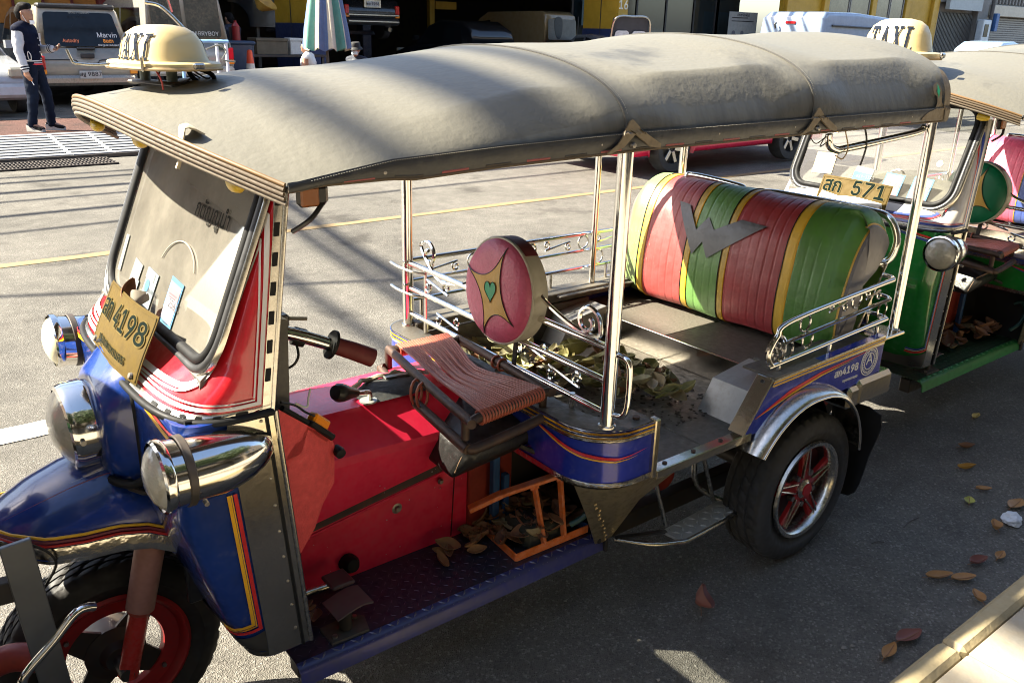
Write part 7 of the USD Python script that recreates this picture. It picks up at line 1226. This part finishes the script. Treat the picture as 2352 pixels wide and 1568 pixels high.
for i, (lab, x, y, L, W, c, ci, rz) in enumerate(LEAF):
    T = Thing('fallen_leaf', lab, 'leaf', (x, y, .008 + (.03 if i == 0 else 0)), rz, 'dead leaves on the road', rx=.9 if i == 0 else 0); T.part('blade', leafmesh(L, W, c, i), LCOL[ci], 60); T.part('midrib', tube(spath([(-L * .62, 0, .004), (-L * .3, 0, c * L * .06 + .003), (0, 0, .003), (L * .45, 0, c * L * .28)], 4), .0012, 5), LCOL[4], 50)
ts_ = Thing('crumpled_tissue', 'small crumpled white tissue on the asphalt near the kerb', 'tissue', (.86, -.346, .0)); tm = trimesh.creation.icosphere(3, .035); n_ = meshkit.fbm(tm.vertices * 45 + 3, 3, 2) - .5; tm.vertices = tm.vertices * (1 + 1.1 * n_[:, None]) * A([1.1, .9, .7]) + A([0, 0, .02]); ts_.part('paper', tm, mat('white_tissue', (0.5625, 0.5775, 0.6), .8), 20)
for i, (x, y, r, L) in enumerate(((.75, .05, .2, .12), (.55, -.12, .05, .11), (.32, -.12, -.4, .05))): tw = Thing('twig', ('longer dark twig near the rear tyre', 'dark twig between tyre and kerb', 'short twig left of the dark leaf')[i], 'twig', (x, y, .004), r); tw.part('stick', tube(spath([(-L / 2, 0, 0), (0, .004, .002), (L / 2, -.003, 0)], 4), .002, 5), DARKSTEEL, 50)
random.seed(31); grit = []
for i in range(420):
    x, y = random.uniform(-1.5, 2.2), random.uniform(-.59, .55); s = random.uniform(.0015, .005) * random.choice((1, 1, 1, 1.7)); grit.append(hull([A([x, y, .0005]) + s * A([math.cos(a) * random.uniform(.6, 1.3), math.sin(a), random.uniform(0, .9)]) for a in np.linspace(0, 6.28, 6)] + [(x, y, s)]))
single('road_grit', cat(grit), mat('pale_grit', (0.21, 0.192, 0.162), .8), 'scattered pale grit and crumbs on the shaded asphalt', 'grit', kind='stuff', smooth=False)
def leafheap(label, spots, n, seed, cols, size, group=None):
    T = Thing('leaf_heap', label, 'leaves', spots['o']); rd = random.Random(seed)
    for i in range(n):
        x, y, z = spots['f'](rd); L = rd.uniform(*size); m = leafmesh(L, L * rd.uniform(.45, .7), rd.uniform(.15, .9), seed * 100 + i); v = m.vertices
        ax, ay, az = rd.uniform(-.6, .6), rd.uniform(-.55, .55), rd.uniform(0, 6.28); R = trimesh.transformations.euler_matrix(ax, ay, az)[:3, :3]; m.vertices = v @ R.T + A([x, y, z]); T.part('leaf', m, LEAFG[rd.choice(cols)], 60)
    return T
def f1(rd):
    t = rd.random(); u = rd.random(); x = -.84 + .50 * t + .10 * u; y = .30 + .62 * (1 - t) + .36 * u - .12; return x, min(1.02, max(.2, y)), .585 + .075 * rd.random() * (1 - abs(t - .45))
leafheap('heap of dry pale green leaves on the taxi floor behind the pink back rest', dict(o=(0, 0, 0), f=f1), 150, 5, (0, 0, 1, 2, 3, 3, 1, 4), (.07, .12))
def f2(rd): 
    t = rd.random(); return (-1.02 + .26 * t, .28 + .19 * rd.random() - .02 * t, .275 + .10 * rd.random() * (t * .7 + .3))
leafheap('brown dead leaves heaped inside the orange rack on the foot board', dict(o=(0, 0, 0), f=f2), 70, 6, (4, 5, 6, 5, 1), (.05, .085))
def f3(rd): return (-1.22 + .22 * rd.random() ** .6, .36 + .11 * rd.random(), .262 + .02 * rd.random())
leafheap('brown leaves scattered on the foot board in front of the orange rack', dict(o=(0, 0, 0), f=f3), 22, 7, (4, 5, 6, 6), (.05, .08))
def f4(rd): return (-1.70 + .09 * rd.random(), .28 + .17 * rd.random(), .275 + .04 * rd.random())
leafheap('dark leaves caught behind the blue leg shield beside the pedals', dict(o=(0, 0, 0), f=f4), 8, 8, (5, 5, 4), (.05, .09))
def f5(rd): return (1.78 + .45 * rd.random(), .36 + .22 * rd.random(), .275 + .05 * rd.random())
leafheap('dead leaves on the green foot board of the second taxi', dict(o=(0, 0, 0), f=f5), 34, 9, (4, 6, 5, 1), (.07, .12))
lw = Thing('leaf_scrap', 'curled brown leaf and scrap lodged behind the front number plate', 'leaf', (-1.905, .62, 1.12)); m = leafmesh(.06, .035, 1.0, 3); R = trimesh.transformations.euler_matrix(1.2, -.9, .6)[:3, :3]; m.vertices = m.vertices @ R.T; lw.part('leaf', m, LEAFG[5], 60); m = leafmesh(.05, .045, 1.5, 5); m.vertices = m.vertices @ trimesh.transformations.euler_matrix(.9, .4, 2)[:3, :3].T + A([-.0, -.08, -.015]); lw.part('scrap', m, mat('grey_scrap', (.14, .12, .09), .7), 60)
# dirt strewn over the taxi floor
dirt = []; random.seed(9)
for i in range(260):
    a, b = random.random(), random.random(); x, y = -.72 + .5 * a, .18 + .4 * b * (1 - .3 * a); s = random.uniform(.002, .008); dirt.append(hull([A([x, y, .5665]) + s * A([math.cos(q) * random.uniform(.5, 1.6), math.sin(q) * random.uniform(.5, 1.4), random.uniform(0, .5)]) for q in np.linspace(0, 6.28, 6)] + [(x, y, .5665 + s * .5)]))
single('floor_debris', cat(dirt), mat('dark_crumbs', (.04, .03, .02), .9), 'dark crumbs and dirt strewn over the taxi floor behind the steel post', 'debris', kind='stuff', smooth=False)
# the folding orange rack on the foot board
rk = Thing('orange_rack', 'chipped orange steel folding rack standing on the foot board among dead leaves', 'rack', (0, 0, 0)); fb_ = A([(-1.035, .262, .268), (-.76, .256, .268), (-.775, .45, .268), (-1.02, .455, .268)])
for i in range(4): rk.part('base_bar', bar(fb_[i], fb_[(i + 1) % 4], .006, .026, (0, 0, 1)), ORANGEP if i in (0, 3) else BLUEP)
tp = A([(-1.115, .385, .395), (-1.03, .345, .435), (-.92, .30, .462), (-.80, .255, .492)])
rk.part('top_bar', bar(tp[0], tp[1] + (tp[1] - tp[0]) * .02, .03, .014, (0, 0, 1)), ORANGEP); rk.part('top_bar', bar(tp[1], tp[3], .028, .012, (0, 0, 1)), ORANGEP)
for t, (bx, by) in ((.40, (-.93, .262)), (.72, (-.855, .260))): a = tp[1] + (tp[3] - tp[1]) * t; rk.part('strut', bar(a, (bx, by, .275), .020, .010, (1, 0, 0)), ORANGEP); rk.part('hinge', cyl(a - (tp[3] - tp[1]) * .05 + A([0, 0, -.01]), a + (tp[3] - tp[1]) * .05 + A([0, 0, -.01]), .011, 10), ORANGEP)
rk.part('back_post', bar((-.95, .43, .27), (-.95, .43, .44), .02, .02), BLUEP)
bt = Thing('sooty_block', 'blackened block half buried in leaves inside the orange rack', 'block', (-.90, .34, .255)); bt.part('body', bbox(-.08, .08, -.06, .06, 0, .07, .012), mat('mossy_black', (.03, .032, .018), .8, dirt=.4)); bt.part('cap', bbox(-.03, .03, -.03, .03, .07, .08, .005), BLACK)
# a steel stand with a bent bright rod in front of the front wheel
sd = Thing('steel_stand', 'grey flat steel upright with a bent bright rod in front of the front wheel', 'stand', (0, 0, 0)); GS = mat('grey_steel_upright', (.16, .165, .165), .45, metal=.5, dirt=.2)
sd.part('upright', bar((-2.222, .40, .70), (-2.178, .40, .0), .012, .058, (1, 0, 0)), GS); sd.part('rod', tube(spath([(-2.105, .36, .52), (-2.14, .355, .525), (-2.19, .35, .48), (-2.25, .345, .43), (-2.265, .345, .40), (-2.29, .345, .36)], 5), .0095, 10), CH, 50); sd.part('red_guard', tube(spath([(-2.22, .42, .40), (-2.27, .45, .405), (-2.34, .47, .38)], 5), .03, 12), REDRUST, 50); sd.part('cross_bar', bar((-2.20, .41, .59), (-2.40, .46, .575), .03, .05), DARKSTEEL); sd.part('cable', tube(spath([(-2.2, .42, .68), (-2.165, .42, .645), (-2.155, .42, .61), (-2.18, .42, .57)], 5), .003, 6), WIRE, 50)
mc = Thing('mirror_stalk', 'black curved stalk with a pale mirror cap at the left edge', 'mirror', (0, 0, 0)); mc.part('stalk', tube(spath([(-2.32, .62, .84), (-2.28, .62, .852), (-2.25, .62, .842), (-2.235, .62, .82)], 5), .006, 8), BLACK, 50); mc.part('cap', lathe([(0, -.03), (.025, -.02), (.03, 0), (.025, .02), (0, .03)], (-2.285, .60, .755), (1, 0, .3), 16), mat('pinkish_cap', (.6, .45, .4), .4), 50); mc.part('stem', tube(spath([(-2.32, .62, .84), (-2.36, .60, .78), (-2.38, .6, .3), (-2.38, .6, 0)], 4), .008, 8), BLACK, 50)
# torn cloth scrap on the front lip
sc = Thing('cloth_scrap', 'torn cream cloth scrap hooked over the front lip of the grey canopy', 'cloth', (0, 0, 0)); ctr_ = canopy(A([-1.855]), A([-.62]))[0]; Pq = []
for t in np.linspace(0, 1, 8): Pq.append([ctr_ + A([.03 - .055 * t - .008 * math.sin(t * 5), .022 * (q) * (1 - .8 * t) - .004 * math.sin(q * 3 + t * 7), .018 * math.sin(PI * min(1, t * 1.5)) * (1 - .3 * q * q) + .006 - .12 * max(0, t - .5)]) for q in (-1, -.5, 0, .5, 1)])
sc.part('fabric', shell(A(Pq), .003), mat('cream_cloth', (0.372, 0.324, 0.228), .8, dirt=.3, scale=20), 40)
# cables overhead, out of the picture: their shadows fall on the canopy and the street
CBL = mat('black_cable', (.012, .012, .012), .5)
def cable(a, b, r, sag, label): T = Thing('overhead_cable', label, 'cable', (0, 0, 0), 0, 'cables overhead'); p = [A(a) * (1 - t) + A(b) * t - A([0, 0, sag * 4 * t * (1 - t)]) for t in np.linspace(0, 1, 25)]; T.part('cable', tube(p, r, 8), CBL, 50)
k_ = SUN_TO / SUN_TO[2]
def over(x, y, z, h): return A([x, y, z]) + k_ * (h - z)
for i, (x, w) in enumerate(((-1.16, .06), (-1.27, .05), (-.93, .038), (-1.60, .045))):
    p = over(x, .35, 1.55, 10.5); cable(p + A([-1.0 + .2 * i, -11, .8]), p + A([1.0 - .2 * i, 11, .8]), w, .8, 'thick black cable bundle crossing high above the street, out of the picture')
for i, (y, w) in enumerate(((6.9, .03), (7.6, .05), (8.3, .035), (8.8, .06), (9.4, .05), (9.75, .04))): p = over(-1., y, 0, 6.6 + .15 * i); cable(p + A([-18, -.7 + .25 * i, .5]), p + A([24, .5 - .3 * i, .6]), w, .55, 'black cable strung along the far pavement high above the street')
p = over(-.6, 4.3, 0, 7.2); cable(p + A([-9, 4, .5]), p + A([9, -4, .5]), .03, .5, 'thin black cable slanting high over the street')

# shop houses on the near side of the street, behind the camera: they shade the sky and show in the bright metal
nb = Thing('near_shophouses', 'row of dim shop houses on the near side of the street, out of the picture', 'shop houses', (0, -7.5, 0)); NW = mat('brown_render', (.055, .045, .035), .8, dirt=.4, dcol=(.03, .025, .02), scale=1.); nb.part('wall', bbox(-40, 50, -1.2, -.6, 0, 12, .02), NW)
for i, x in enumerate(np.arange(-38, 48, 4.4)):
    nb.part('pier', bbox(x - .25, x + .25, -.6, .0, 0, 12, .02), NW); nb.part('shutter', bbox(x + .4, x + 4.0, -.62, -.56, 0, 2.8, .01), mat('dark_shutter', (.05, .045, .04), .5, dirt=.3)); nb.part('awning', hull([(x + .2, yy, zz) for yy, zz in ((-.6, 3.3), (1.6, 2.75), (1.6, 2.68), (-.6, 3.2))] + [(x + 4.2, yy, zz) for yy, zz in ((-.6, 3.3), (1.6, 2.75), (1.6, 2.68), (-.6, 3.2))]), mat('olive_awning', (.06, .065, .03), .7))
    for z in (4.4, 7.6): nb.part('window', bbox(x + .9, x + 3.5, -.60, -.57, z, z + 1.6, .01), WGLASS)

# street trees on the near pavement, behind the camera
LEAFM = mat('tree_foliage', (.035, .06, .018), .55, var=.4, scale=2.); BARK = mat('tree_bark', (.09, .07, .05), .85, bump=.6, bscale=20)
for i, (tx, ty) in enumerate(((-6.2, -4.6), (-.6, -5.0), (4.8, -4.7))):
    T = Thing('street_tree', ('street tree left behind the camera', 'street tree straight behind the camera', 'street tree right behind the camera')[i] + ' on the near pavement, out of the picture', 'tree', (tx, ty, .3)); rd = np.random.RandomState(40 + i)
    T.part('trunk', tube(spath([(0, 0, 0), (.05, .03, 1.4), (-.05, .05, 2.8), (.1, 0, 4.4), (.05, .1, 6.0)], 5), [.24, .2, .17, .13, .06], 12), BARK, 50)
    for a in np.linspace(0, 6.28, 6)[:-1]: T.part('limb', tube(spath([(0, 0, 2.6 + .2 * a), (.9 * math.cos(a), .9 * math.sin(a), 3.6 + .2 * a), (1.9 * math.cos(a + .2), 1.9 * math.sin(a + .2), 4.6 + .2 * a)], 4), [.10, .07, .03], 8), BARK, 50)
    n = 5200; u = rd.normal(size=(n, 3)); u /= np.linalg.norm(u, axis=1, keepdims=True); c = u * (rd.rand(n, 1) ** .4) * A([2.9, 2.5, 2.0]) * (.72 + .5 * meshkit.noise(u * 2.3 + 7 * i, 3)[:, None]) + A([0, -.2, 5.0]); d1 = rd.normal(size=(n, 3)); d1 /= np.linalg.norm(d1, axis=1, keepdims=True); d2 = np.cross(d1, rd.normal(size=(n, 3))); d2 /= np.linalg.norm(d2, axis=1, keepdims=True)
    V_ = np.stack([c - d1 * .16, c + d2 * .09, c + d1 * .16, c - d2 * .09], 1).reshape(-1, 3); T.part('crown', (V_, np.arange(4 * n).reshape(-1, 4)), LEAFM, False, kind='stuff')
